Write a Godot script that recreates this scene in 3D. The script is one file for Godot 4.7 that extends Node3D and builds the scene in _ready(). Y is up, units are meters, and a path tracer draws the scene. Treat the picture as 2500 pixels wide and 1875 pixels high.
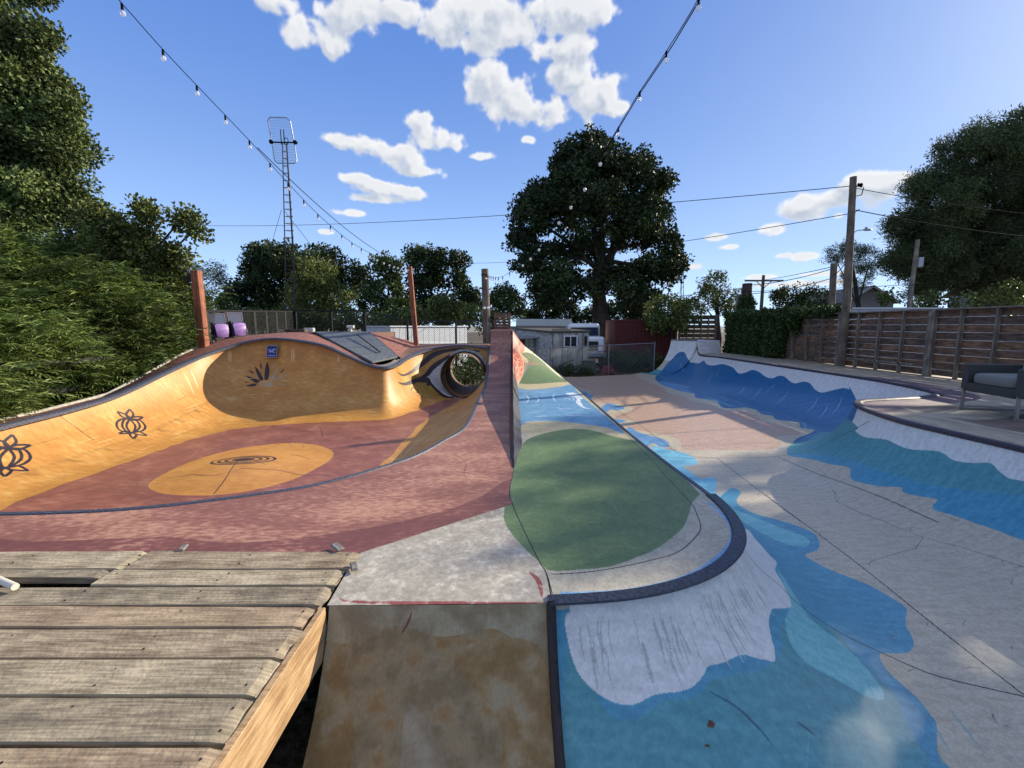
extends Node3D
# A painted backyard skate park on a clear summer morning: orange bowl, red ridge, green island and blue pool.

const SUN_TO := Vector3(0.806, 0.399, -0.437)
var M := {}
var names := {}
var rng := RandomNumberGenerator.new()

# ---------- small helpers ----------
func thing(called: String, label: String, category: String, at := Vector3.ZERO, group := "") -> Node3D:
	var o := Node3D.new()
	o.name = numbered(called)
	o.position = at
	add_child(o)
	tag(o, label, category, group)
	return o

func tag(o: Node, label: String, category: String, group := "", kind := "") -> void:
	if label: o.set_meta("label", label)
	if category: o.set_meta("category", category)
	if group: o.set_meta("group", group)
	if kind: o.set_meta("kind", kind)

func numbered(called: String) -> String:
	var n: int = names.get(called, 0)
	names[called] = n + 1
	return called if n == 0 else "%s_%03d" % [called, n]

func obj(called: String, mesh: Mesh, m: Material, parent: Node = self, at := Vector3.ZERO) -> MeshInstance3D:
	var o := MeshInstance3D.new()
	var key := str(parent.get_instance_id()) + called
	var n: int = names.get(key, 0)
	names[key] = n + 1
	o.name = called if n == 0 else "%s_%03d" % [called, n]
	if parent == self: o.name = numbered(called)
	o.mesh = mesh
	o.material_override = m
	o.position = at
	parent.add_child(o, true)
	return o

func struct(called: String, mesh: Mesh, m: Material) -> MeshInstance3D:
	var o := obj(called, mesh, m)
	o.set_meta("kind", "structure")
	return o

func mb() -> SurfaceTool:
	var st := SurfaceTool.new()
	st.begin(Mesh.PRIMITIVE_TRIANGLES)
	return st

func tri(st: SurfaceTool, a: Vector3, b: Vector3, c: Vector3) -> void:
	# counter-clockwise seen from outside; stored clockwise for the engine
	var n := (b - a).cross(c - a).normalized()
	for p in [a, c, b]:
		st.set_normal(n)
		st.set_uv(Vector2(p.x, p.z))
		st.add_vertex(p)

func quad(st: SurfaceTool, a: Vector3, b: Vector3, c: Vector3, d: Vector3) -> void:
	tri(st, a, b, c)
	tri(st, a, c, d)

func box(st: SurfaceTool, t: Transform3D, s: Vector3, ch := 0.0) -> void:
	var h := s / 2
	if ch <= 0.0:
		var v := []
		for i in 8: v.append(t * Vector3(h.x if i & 1 else -h.x, h.y if i & 2 else -h.y, h.z if i & 4 else -h.z))
		for f in [[1, 3, 7, 5], [0, 4, 6, 2], [2, 6, 7, 3], [0, 1, 5, 4], [4, 5, 7, 6], [0, 2, 3, 1]]: quad(st, v[f[0]], v[f[1]], v[f[2]], v[f[3]])
		return
	var c := minf(ch, minf(h.x, minf(h.y, h.z)) * 0.9)
	var P := func(sx: float, sy: float, sz: float, k: int) -> Vector3:
		return t * Vector3(sx * (h.x - (0.0 if k == 0 else c)), sy * (h.y - (0.0 if k == 1 else c)), sz * (h.z - (0.0 if k == 2 else c)))
	for q in [-1.0, 1.0]:
		var o := [[q, -q], [q, q], [-q, q], [-q, -q]]
		quad(st, P.call(q, -q, -1, 0), P.call(q, q, -1, 0), P.call(q, q, 1, 0), P.call(q, -q, 1, 0))
		quad(st, P.call(-1, q, -q, 1), P.call(-1, q, q, 1), P.call(1, q, q, 1), P.call(1, q, -q, 1))
		quad(st, P.call(-q, -1, q, 2), P.call(q, -1, q, 2), P.call(q, 1, q, 2), P.call(-q, 1, q, 2))
	for sx in [-1.0, 1.0]:
		for sy in [-1.0, 1.0]:
			edge(st, P.call(sx, sy, -1, 0), P.call(sx, sy, 1, 0), P.call(sx, sy, 1, 1), P.call(sx, sy, -1, 1), t.origin)
			edge(st, P.call(sx, -1, sy, 0), P.call(sx, 1, sy, 0), P.call(sx, 1, sy, 2), P.call(sx, -1, sy, 2), t.origin)
			edge(st, P.call(-1, sx, sy, 1), P.call(1, sx, sy, 1), P.call(1, sx, sy, 2), P.call(-1, sx, sy, 2), t.origin)
			for sz in [-1.0, 1.0]:
				var a: Vector3 = P.call(sx, sy, sz, 0)
				var b: Vector3 = P.call(sx, sy, sz, 1)
				var d: Vector3 = P.call(sx, sy, sz, 2)
				if (b - a).cross(d - a).dot(a - t.origin) > 0: tri(st, a, b, d)
				else: tri(st, a, d, b)

func edge(st: SurfaceTool, a: Vector3, b: Vector3, c: Vector3, d: Vector3, mid: Vector3) -> void:
	if (b - a).cross(c - a).dot((a + c) / 2 - mid) > 0: quad(st, a, b, c, d)
	else: quad(st, a, d, c, b)

func bx(st: SurfaceTool, at: Vector3, s: Vector3, ch := 0.0) -> void:
	box(st, Transform3D(Basis(), at), s, ch)

# a straight bar of rectangular section from a to b
func bar(st: SurfaceTool, a: Vector3, b: Vector3, w: float, h: float, ch := 0.0) -> void:
	var d := b - a
	var y := d.normalized()
	var x := y.cross(Vector3.FORWARD if absf(y.z) < 0.9 else Vector3.RIGHT).normalized()
	box(st, Transform3D(Basis(x, y, x.cross(y)), (a + b) / 2), Vector3(w, d.length(), h), ch)

func tube(st: SurfaceTool, pts: Array, r0: float, r1: float, sides := 8, caps := true) -> void:
	var n := pts.size()
	var rings := []
	var nors := []
	var x := Vector3.ZERO
	for i in n:
		var d: Vector3 = (pts[mini(i + 1, n - 1)] - pts[maxi(i - 1, 0)]).normalized()
		if i == 0: x = d.cross(Vector3.UP if absf(d.y) < 0.9 else Vector3.RIGHT).normalized()
		else: x = (x - d * x.dot(d)).normalized()
		var y := d.cross(x)
		var r := lerpf(r0, r1, float(i) / maxf(1, n - 1))
		var ring := PackedVector3Array()
		var nor := PackedVector3Array()
		for k in sides:
			var e := x * cos(TAU * k / sides) + y * sin(TAU * k / sides)
			nor.append(e)
			ring.append(pts[i] + e * r)
		rings.append(ring)
		nors.append(nor)
	for i in n - 1:
		for k in sides:
			var l := (k + 1) % sides
			for q in [[i, k], [i + 1, k], [i + 1, l], [i, k], [i + 1, l], [i, l]]:
				st.set_normal(nors[q[0]][q[1]])
				st.set_uv(Vector2(float(q[1]) / sides, q[0]))
				st.add_vertex(rings[q[0]][q[1]])
	if caps:
		for k in range(1, sides - 1):
			tri(st, rings[0][0], rings[0][k + 1], rings[0][k])
			tri(st, rings[n - 1][0], rings[n - 1][k], rings[n - 1][k + 1])

func ball(st: SurfaceTool, c: Vector3, r: Vector3, seg := 10, rows := 6) -> void:
	for i in rows:
		for k in seg:
			var p := []
			for q in [[i, k], [i + 1, k], [i + 1, k + 1], [i, k + 1]]:
				var th: float = PI * q[0] / rows
				var ph: float = TAU * q[1] / seg
				p.append(Vector3(sin(th) * cos(ph), cos(th), sin(th) * sin(ph)))
			for q in [0, 1, 2, 0, 2, 3]:
				st.set_normal((p[q] / r).normalized())
				st.set_uv(Vector2.ZERO)
				st.add_vertex(c + p[q] * r)

# smooth-shaded surface over a grid of rows of points; uvs per point; skip(center) leaves holes
func sheet(rows: Array, uvs: Array, up_hint := Vector3.UP, skip = null) -> ArrayMesh:
	var st := mb()
	var m: int = rows.size()
	var n: int = rows[0].size()
	for i in m:
		for j in n:
			var a: Vector3 = rows[mini(i + 1, m - 1)][j] - rows[maxi(i - 1, 0)][j]
			var b: Vector3 = rows[i][mini(j + 1, n - 1)] - rows[i][maxi(j - 1, 0)]
			var nn := a.cross(b).normalized()
			if nn.length_squared() < 0.5: nn = up_hint.normalized()
			if nn.dot(up_hint) < 0: nn = -nn
			st.set_normal(nn)
			st.set_uv(uvs[i][j] if uvs else Vector2(rows[i][j].x, rows[i][j].z))
			st.add_vertex(rows[i][j])
	for i in m - 1:
		for j in n - 1:
			if skip != null and skip.call((rows[i][j] + rows[i + 1][j + 1]) / 2): continue
			var a: Vector3 = rows[i + 1][j] - rows[i][j]
			var b: Vector3 = rows[i][j + 1] - rows[i][j]
			var q := [i * n + j, (i + 1) * n + j, (i + 1) * n + j + 1, i * n + j + 1]
			if a.cross(b).dot(up_hint) > 0: q.reverse()
			for k in [0, 1, 2, 0, 2, 3]: st.add_index(q[k])
	return st.commit()

func cr(P: Array, t: float, closed := false) -> PackedFloat64Array:
	var n := P.size()
	if closed: t = fposmod(t, n)
	else: t = clampf(t, 0, n - 1)
	var i := int(floor(t))
	if not closed and i >= n - 1: i = n - 2
	var f := t - i
	var a: Array = P[(i - 1 + n) % n] if closed or i > 0 else P[0]
	var b: Array = P[i]
	var c: Array = P[(i + 1) % n]
	var d: Array = P[(i + 2) % n] if closed or i + 2 < n else P[n - 1]
	var soft: bool = n == 15 and P[0][0] == -1.2      # the island's edge is a smooth B-spline
	var out := PackedFloat64Array()
	for k in b.size():
		var w: float = a[k]
		var x: float = b[k]
		var y: float = c[k]
		var z: float = d[k]
		if not closed and i == 0: w = 2 * x - y
		if not closed and i + 2 >= n: z = 2 * y - x
		if soft: out.append((pow(1 - f, 3) * w + (3 * f * f * f - 6 * f * f + 4) * x + (-3 * f * f * f + 3 * f * f + 3 * f + 1) * y + f * f * f * z) / 6.0)
		else: out.append(0.5 * (2 * x + (y - w) * f + (2 * w - 5 * x + 4 * y - z) * f * f + (3 * x - w - 3 * y + z) * f * f * f))
	return out

func cr3(P: Array, t: float, closed := false) -> Vector3:
	var q := cr(P, t, closed)
	return Vector3(q[0], q[1], q[2])

# one rib of a skate transition: from the flat (t = 0) up a quarter curve to the lip (t = 1)
func rib(S: Array, s: float, y0: float, closed: bool, nt: int) -> Array:
	var q := cr(S, s, closed)
	var f := Vector3(q[3], y0, q[4])
	var d := Vector3(q[0] - q[3], 0, q[2] - q[4])
	var w := d.length()
	d /= w
	var h := q[1] - y0
	var am := deg_to_rad(q[5])
	var pts := []
	var uv := []
	var arc := 0.0
	for j in nt + 1:
		var a := am * j / nt
		var p := f + d * (w * sin(a) / sin(am))
		p.y = y0 + h * (1 - cos(a)) / (1 - cos(am))
		if j: arc += p.distance_to(pts[j - 1])
		pts.append(p)
		uv.append(Vector2(f.x + d.x * arc, f.z + d.z * arc))
	return [pts, uv]

func loft(S: Array, s0: float, s1: float, step: float, nt: int, y0: float, closed: bool, chart: Rect2, up := Vector3.UP, skip = null) -> ArrayMesh:
	var rows := []
	var uvs := []
	var n := int(round((s1 - s0) / step))
	for i in n + 1:
		var r := rib(S, lerpf(s0, s1, float(i) / n), y0, closed, nt)
		rows.append(r[0])
		var u := []
		for p in r[1]: u.append((p - chart.position) / chart.size)
		uvs.append(u)
	return sheet(rows, uvs, up, skip)

# sweep a profile (x outward, y up) along a level-ish path; side is +1 or -1
func sweep(path: Array, profile: Array, side: float) -> ArrayMesh:
	var rows := []
	for i in path.size():
		var d: Vector3 = path[mini(i + 1, path.size() - 1)] - path[maxi(i - 1, 0)]
		var x := Vector3(d.z, 0, -d.x).normalized() * side
		var row := []
		for p in profile: row.append(path[i] + x * p[0] + Vector3.UP * p[1])
		rows.append(row)
	var st := mb()
	for i in rows.size() - 1:
		for j in profile.size() - 1:
			if side > 0: quad(st, rows[i][j], rows[i + 1][j], rows[i + 1][j + 1], rows[i][j + 1])
			else: quad(st, rows[i][j], rows[i][j + 1], rows[i + 1][j + 1], rows[i + 1][j])
	return st.commit()

func poly_top(st: SurfaceTool, P: Array) -> void:
	var flat := PackedVector2Array()
	for p in P: flat.append(Vector2(p.x, p.z))
	var idx := Geometry2D.triangulate_polygon(flat)
	for i in range(0, idx.size(), 3):
		var a: Vector3 = P[idx[i]]
		var b: Vector3 = P[idx[i + 1]]
		var c: Vector3 = P[idx[i + 2]]
		if (b - a).cross(c - a).y > 0: tri(st, a, b, c)
		else: tri(st, a, c, b)

# ---------- materials and computed textures ----------
func noise_img(w: int, h: int, seed_: int, freq: float, oct := 4, type := FastNoiseLite.TYPE_SIMPLEX_SMOOTH) -> Image:
	var n := FastNoiseLite.new()
	n.noise_type = type
	n.seed = seed_
	n.frequency = freq
	n.fractal_type = FastNoiseLite.FRACTAL_FBM if oct > 1 else FastNoiseLite.FRACTAL_NONE
	n.fractal_octaves = oct
	return n.get_seamless_image(w, h) if w <= 512 and h <= 512 else n.get_image(w, h)

func noise_tex(seed_: int, freq: float, oct: int, c0: Color, c1: Color, normal := 0.0, size := 512) -> Texture2D:
	var im := noise_img(size, size, seed_, freq, oct)
	if normal > 0.0:
		im.bump_map_to_normal_map(normal)
		return ImageTexture.create_from_image(im)
	var b := im.get_data()
	var out := PackedByteArray()
	out.resize(size * size * 3)
	var lut := PackedByteArray()
	for k in 256:
		var c := c0.lerp(c1, smoothstep(0.15, 0.85, k / 255.0))
		lut.append_array([int(c.r * 255), int(c.g * 255), int(c.b * 255)])
	for i in size * size:
		var k := b[i] * 3
		out[i * 3] = lut[k]
		out[i * 3 + 1] = lut[k + 1]
		out[i * 3 + 2] = lut[k + 2]
	return ImageTexture.create_from_image(Image.create_from_data(size, size, false, Image.FORMAT_RGB8, out))

func flat(c: Color, rough := 0.8, metal := 0.0) -> StandardMaterial3D:
	var m := StandardMaterial3D.new()
	m.albedo_color = c
	m.roughness = rough
	m.metallic = metal
	return m

func mottled(tex: Texture2D, tint: Color, scale: float, rough := 0.85, normal: Texture2D = null, ns := 0.5) -> StandardMaterial3D:
	var m := flat(tint, rough)
	m.albedo_texture = tex
	m.uv1_triplanar = true
	m.uv1_scale = Vector3.ONE * scale
	if normal:
		m.normal_enabled = true
		m.normal_texture = normal
		m.normal_scale = ns
	return m

# streaky grain, along x of the picture, or along y when upright
func grain_tex(seed_: int, dark: Color, light: Color, upright := false, cracks := 0.0) -> Texture2D:
	var w := 1024
	var h := 512
	var coarse := noise_img(64, 512, seed_, 0.02, 5)
	var fine := noise_img(32, 512, seed_ + 1, 0.12, 3)
	var spots := noise_img(512, 256, seed_ + 2, 0.008, 4)
	coarse.resize(w, h, Image.INTERPOLATE_CUBIC)
	fine.resize(w, h, Image.INTERPOLATE_CUBIC)
	spots.resize(w, h, Image.INTERPOLATE_CUBIC)
	var a := coarse.get_data()
	var b := fine.get_data()
	var c := spots.get_data()
	var out := PackedByteArray()
	out.resize(w * h * 3)
	var lut := PackedByteArray()
	for k in 256:
		var q := dark.lerp(light, smoothstep(0.18, 0.8, k / 255.0))
		if k / 255.0 < cracks: q = dark * 0.4
		lut.append_array([int(q.r * 255), int(q.g * 255), int(q.b * 255)])
	for i in w * h:
		var k := ((a[i] * 4 + b[i] * 4 + c[i] * 2) / 10) * 3
		out[i * 3] = lut[k]
		out[i * 3 + 1] = lut[k + 1]
		out[i * 3 + 2] = lut[k + 2]
	var im := Image.create_from_data(w, h, false, Image.FORMAT_RGB8, out)
	if upright: im.rotate_90(CLOCKWISE)
	return ImageTexture.create_from_image(im)

# ---------- painter: flat areas of paint on a chart of metres ----------
class Painter:
	var im: Image
	var chart: Rect2
	var w: int
	var h: int
	func _init(c: Rect2, w_: int, h_: int) -> void:
		chart = c
		w = w_
		h = h_
		im = Image.create_empty(w, h, false, Image.FORMAT_L8)
	func px(p: Vector2) -> Vector2:
		return (p - chart.position) / chart.size * Vector2(w, h)
	func pairs(L: Array) -> PackedVector2Array:
		var P := PackedVector2Array()
		for i in range(0, L.size(), 2): P.append(Vector2(L[i], L[i + 1]))
		return P
	func smooth(P: PackedVector2Array, closed: bool) -> PackedVector2Array:
		var n := P.size()
		var out := PackedVector2Array()
		for i in (n if closed else n - 1):
			var a := P[(i - 1 + n) % n] if closed or i > 0 else P[0]
			var b := P[i]
			var c := P[(i + 1) % n]
			var d := P[(i + 2) % n] if closed or i + 2 < n else P[n - 1]
			for k in 5: out.append(b.cubic_interpolate(c, a, d, k / 5.0))
		if not closed: out.append(P[n - 1])
		return out
	func area(L: Array, id: int, round_ := true) -> void:
		var P := pairs(L)
		if round_: P = smooth(P, true)
		fill(P, id)
	func fill(P: PackedVector2Array, id: int) -> void:
		var Q := PackedVector2Array()
		var lo := INF
		var hi := -INF
		for p in P:
			var q := px(p)
			Q.append(q)
			lo = minf(lo, q.y)
			hi = maxf(hi, q.y)
		var col := Color((id + 0.5) / 255.0, 0, 0)
		var n := Q.size()
		for y in range(maxi(0, int(lo)), mini(h - 1, int(hi)) + 1):
			var xs := PackedFloat64Array()
			var yc := y + 0.5
			for i in n:
				var a := Q[i]
				var b := Q[(i + 1) % n]
				if (a.y > yc) != (b.y > yc): xs.append(a.x + (b.x - a.x) * (yc - a.y) / (b.y - a.y))
			xs.sort()
			for k in range(0, xs.size() - 1, 2):
				var x0 := maxi(0, int(round(xs[k])))
				var x1 := mini(w, int(round(xs[k + 1])))
				if x1 > x0: im.fill_rect(Rect2i(x0, y, x1 - x0, 1), col)
	func line(L: Array, width: float, id: int, taper := false, round_ := true) -> void:
		var P := pairs(L)
		if round_: P = smooth(P, false)
		stroke(P, width, id, taper)
	func stroke(P: PackedVector2Array, width: float, id: int, taper := false) -> void:
		var l := PackedVector2Array()
		var r := PackedVector2Array()
		var n := P.size()
		for i in n:
			var d := (P[mini(i + 1, n - 1)] - P[maxi(i - 1, 0)]).normalized()
			var k := width / 2
			if taper: k *= sin(PI * (i + 0.3) / (n - 0.4))
			var o := Vector2(-d.y, d.x) * k
			l.append(P[i] + o)
			r.append(P[i] - o)
		for i in n - 1: fill(PackedVector2Array([l[i], l[i + 1], r[i + 1], r[i]]), id)
	# paints: id -> [dark, light, wear colour, wear from (0..1), wear to]
	func bake(paints: Dictionary, noises: Array) -> ImageTexture:
		var lut := PackedByteArray()
		lut.resize(256 * 256 * 3)
		for id in paints:
			var p: Array = paints[id]
			for k in 256:
				var t := k / 255.0
				var c: Color = (p[0] as Color).lerp(p[1], smoothstep(0.2, 0.8, t))
				if p.size() > 2: c = c.lerp(p[2], smoothstep(p[3], p[4], t))
				var o: int = (id * 256 + k) * 3
				lut[o] = int(clampf(c.r, 0, 1) * 255)
				lut[o + 1] = int(clampf(c.g, 0, 1) * 255)
				lut[o + 2] = int(clampf(c.b, 0, 1) * 255)
		var ids := im.get_data()
		var a: PackedByteArray = noises[0]
		var b: PackedByteArray = noises[1]
		var mask := a.size() - 1
		var mask2 := b.size() - 1
		var out := PackedByteArray()
		out.resize(w * h * 3)
		var j := 0
		for i in w * h:
			var k := (ids[i] * 256 + ((a[i & mask] + b[i & mask2]) >> 1)) * 3
			out[j] = lut[k]
			out[j + 1] = lut[k + 1]
			out[j + 2] = lut[k + 2]
			j += 3
		return ImageTexture.create_from_image(Image.create_from_data(w, h, false, Image.FORMAT_RGB8, out))

func stretched(w: int, h: int, seed_: int, fx: float, fy: float, oct: int) -> PackedByteArray:
	# noise whose features are fx by fy pixels wide and high
	var m := minf(fx, fy)
	var f := 1.0 / m
	var iw := maxi(16, int(w * m / fx))
	var ih := maxi(16, int(h * m / fy))
	var im := noise_img(maxi(iw, 513), maxi(ih, 513), seed_, f, oct)
	im = im.get_region(Rect2i(0, 0, iw, ih))
	im.resize(w, h, Image.INTERPOLATE_BILINEAR)
	return im.get_data()

# ---------- sky: air and clouds, as a panorama ----------
const CLOUDS := [[-25.57, 30.44, 3.09, 1.14], [-22.99, 29.25, 3.23, 1.77], [-20.23, 28.65, 2.17, 1.46], [-19.39, 30.72, 3.86, 1.57], [-16.14, 32.04, 3.99, 1.37], [-13.12, 31.88, 2.57, 1.39], [-7.90, 31.25, 3.20, 1.98], [-5.20, 32.46, 4.83, 2.10], [-0.33, 32.03, 5.96, 2.49], [5.09, 32.29, 5.91, 2.11], [9.62, 32.20, 2.90, 1.75], [-3.06, 30.17, 3.81, 1.50], [-2.82, 26.86, 2.76, 2.44], [-0.33, 25.22, 4.16, 2.54], [3.84, 23.89, 3.88, 1.83], [7.35, 27.70, 3.25, 2.38], [9.84, 25.32, 3.50, 2.50], [12.29, 23.87, 1.86, 1.06], [4.59, 29.56, 3.26, 1.14], [7.84, 29.60, 2.69, 1.51], [-19.75, 20.10, 2.74, 0.80], [-16.74, 19.75, 3.10, 1.13], [-13.62, 19.11, 3.73, 1.63], [-11.36, 22.78, 1.88, 1.31], [-9.78, 21.42, 3.27, 1.35], [-6.77, 21.12, 2.49, 1.14], [-3.72, 19.67, 1.97, 0.57], [-11.51, 17.84, 3.26, 0.86], [-18.41, 16.60, 2.55, 0.71], [-15.86, 15.86, 3.16, 0.97], [-12.13, 15.61, 2.72, 0.89], [-19.09, 12.93, 2.30, 0.50], [-16.43, 14.70, 3.15, 0.59], [-22.21, 10.71, 1.09, 0.35], [29.53, 10.45, 1.83, 0.85], [32.36, 11.95, 2.86, 1.43], [34.67, 12.59, 2.32, 1.21], [36.82, 13.51, 2.55, 1.25], [38.28, 12.85, 2.11, 1.73], [39.40, 13.65, 1.36, 0.88], [24.09, 9.97, 1.35, 0.40], [25.34, 8.89, 1.32, 0.40], [30.59, 7.52, 0.95, 0.29], [32.70, 7.31, 1.56, 0.47], [1.91, 21.47, 1.01, 0.50], [35.17, 11.01, 0.54, 0.31], [28.99, 5.44, 3.12, 0.35], [32.07, 4.55, 6.30, 0.39], [34.84, 5.43, 3.14, 0.28], [21.81, 6.92, 1.00, 0.31]]

func sky_image() -> Image:
	var W := 4096
	var H := 2048
	var small := Image.create_empty(384, 192, false, Image.FORMAT_RGBF)
	var sun := SUN_TO.normalized()
	for y in 192:
		var el := PI / 2 - (y + 0.5) / 192 * PI
		for x in 384:
			var az := (x + 0.5) / 384 * TAU      # the picture's edge looks along -z
			var d := Vector3(sin(az) * cos(el), sin(el), -cos(az) * cos(el))
			small.set_pixel(x, y, air(d, sun))
	small.resize(W, H, Image.INTERPOLATE_BILINEAR)
	var big := noise_img(512, 512, 41, 0.02, 5)
	var fine := noise_img(512, 512, 42, 0.045, 6)
	big.resize(1024, 1024, Image.INTERPOLATE_CUBIC)
	fine.resize(1024, 1024, Image.INTERPOLATE_CUBIC)
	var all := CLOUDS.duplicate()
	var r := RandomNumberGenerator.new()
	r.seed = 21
	for k in 22:       # clouds added out of view, half of them high, for white fill light
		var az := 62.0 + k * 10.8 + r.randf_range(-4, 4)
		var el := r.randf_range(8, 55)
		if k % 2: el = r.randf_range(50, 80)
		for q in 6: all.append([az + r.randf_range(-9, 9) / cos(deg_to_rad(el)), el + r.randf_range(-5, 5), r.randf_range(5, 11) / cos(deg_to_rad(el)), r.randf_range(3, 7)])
	var nb := big.get_data()
	var nf := fine.get_data()
	var dens := PackedFloat32Array()
	dens.resize(W * H)
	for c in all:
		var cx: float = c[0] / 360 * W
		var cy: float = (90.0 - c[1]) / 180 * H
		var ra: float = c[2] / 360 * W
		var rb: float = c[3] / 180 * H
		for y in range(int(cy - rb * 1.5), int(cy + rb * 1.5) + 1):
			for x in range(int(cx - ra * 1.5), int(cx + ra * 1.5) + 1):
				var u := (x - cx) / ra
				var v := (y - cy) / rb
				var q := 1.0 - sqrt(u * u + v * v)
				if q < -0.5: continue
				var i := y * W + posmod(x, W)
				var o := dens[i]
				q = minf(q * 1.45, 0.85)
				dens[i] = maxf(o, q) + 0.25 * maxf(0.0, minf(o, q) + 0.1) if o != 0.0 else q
	for y in range(0, H / 2):
		for x in W:
			var i := y * W + x
			if dens[i] <= -0.6 or dens[i] == 0.0: continue
			var n := nb[((y * 3 / 2) & 1023) * 1024 + ((x * 3 / 2) & 1023)] / 255.0 - 0.5
			var m := nf[((y * 3 / 2) & 1023) * 1024 + ((x * 3 / 2) & 1023)] / 255.0 - 0.5
			var q := dens[i] + n * 1.35 + m * 0.85 - 0.02
			var a := pow(smoothstep(-0.04, 0.55, q), 1.2)
			if a <= 0.0: continue
			# thick middles and undersides grey, thin and sun-side rims white
			var upq := 0.0
			var k := (y - 9) * W + posmod(x + 7, W)
			upq = dens[k] + (nb[(((y - 9) * 3 / 2) & 1023) * 1024 + (((x + 7) * 3 / 2) & 1023)] / 255.0 - 0.5) * 1.35
			var shade := clampf(0.5 + (q - upq) * 1.2 + m * 0.6, 0.0, 1.0) * 0.65 + 0.35 * (1.0 - smoothstep(0.2, 0.9, q))
			var c := Color(0.23, 0.26, 0.31).lerp(Color(0.47, 0.465, 0.455), clampf(shade, 0, 1))
			small.set_pixel(x, y, small.get_pixel(x, y).lerp(c, a * 0.96))
	return small

func air(d: Vector3, sun: Vector3) -> Color:
	var e := maxf(d.y, 0.0)
	var c := Color(0.036, 0.098, 0.300).lerp(Color(0.28, 0.42, 0.63), pow(1.0 - e, 3.2))
	c = c.lerp(Color(0.42, 0.54, 0.66), pow(1.0 - e, 14.0) * 0.6)
	var g := clampf(d.dot(sun), 0.0, 1.0)
	var w := pow(g, 5.0) * 0.17 + pow(g, 30.0) * 0.3
	c = c.lerp(Color(0.60, 0.66, 0.74), clampf(w, 0, 1))
	if d.y < 0.0: c = c.lerp(Color(0.20, 0.19, 0.17), smoothstep(0.0, -0.15, d.y))
	return c

# ---------- the build ----------
func _ready() -> void:
	rng.seed = 11
	var cam := Camera3D.new()
	cam.name = "camera"
	cam.position = Vector3(0, 1.41, 0)
	cam.rotation_degrees = Vector3(-7.4, 0, 0)
	cam.fov = 81.66
	cam.near = 0.05
	cam.far = 400
	add_child(cam)
	var we := WorldEnvironment.new()
	we.name = "sky"
	var env := Environment.new()
	env.background_mode = Environment.BG_SKY
	var ps := PanoramaSkyMaterial.new()
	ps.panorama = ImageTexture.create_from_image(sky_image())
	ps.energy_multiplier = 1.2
	env.sky = Sky.new()
	env.sky.sky_material = ps
	env.tonemap_mode = Environment.TONE_MAPPER_LINEAR
	env.tonemap_exposure = 1.85
	env.sdfgi_enabled = true
	env.ssao_enabled = true
	env.ssil_enabled = true
	we.environment = env
	add_child(we)
	var sun := DirectionalLight3D.new()
	sun.name = "sun"
	sun.light_energy = 1.35
	sun.light_color = Color(1.0, 0.95, 0.86)
	sun.light_angular_distance = 0.5
	sun.shadow_enabled = true
	sun.basis = Basis.looking_at(-SUN_TO, Vector3.UP)
	add_child(sun)
	materials()
	ground()
	bowl()
	decks()
	pool()
	fences()
	furniture()
	masts()
	wires()
	background()
	trees()

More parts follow.
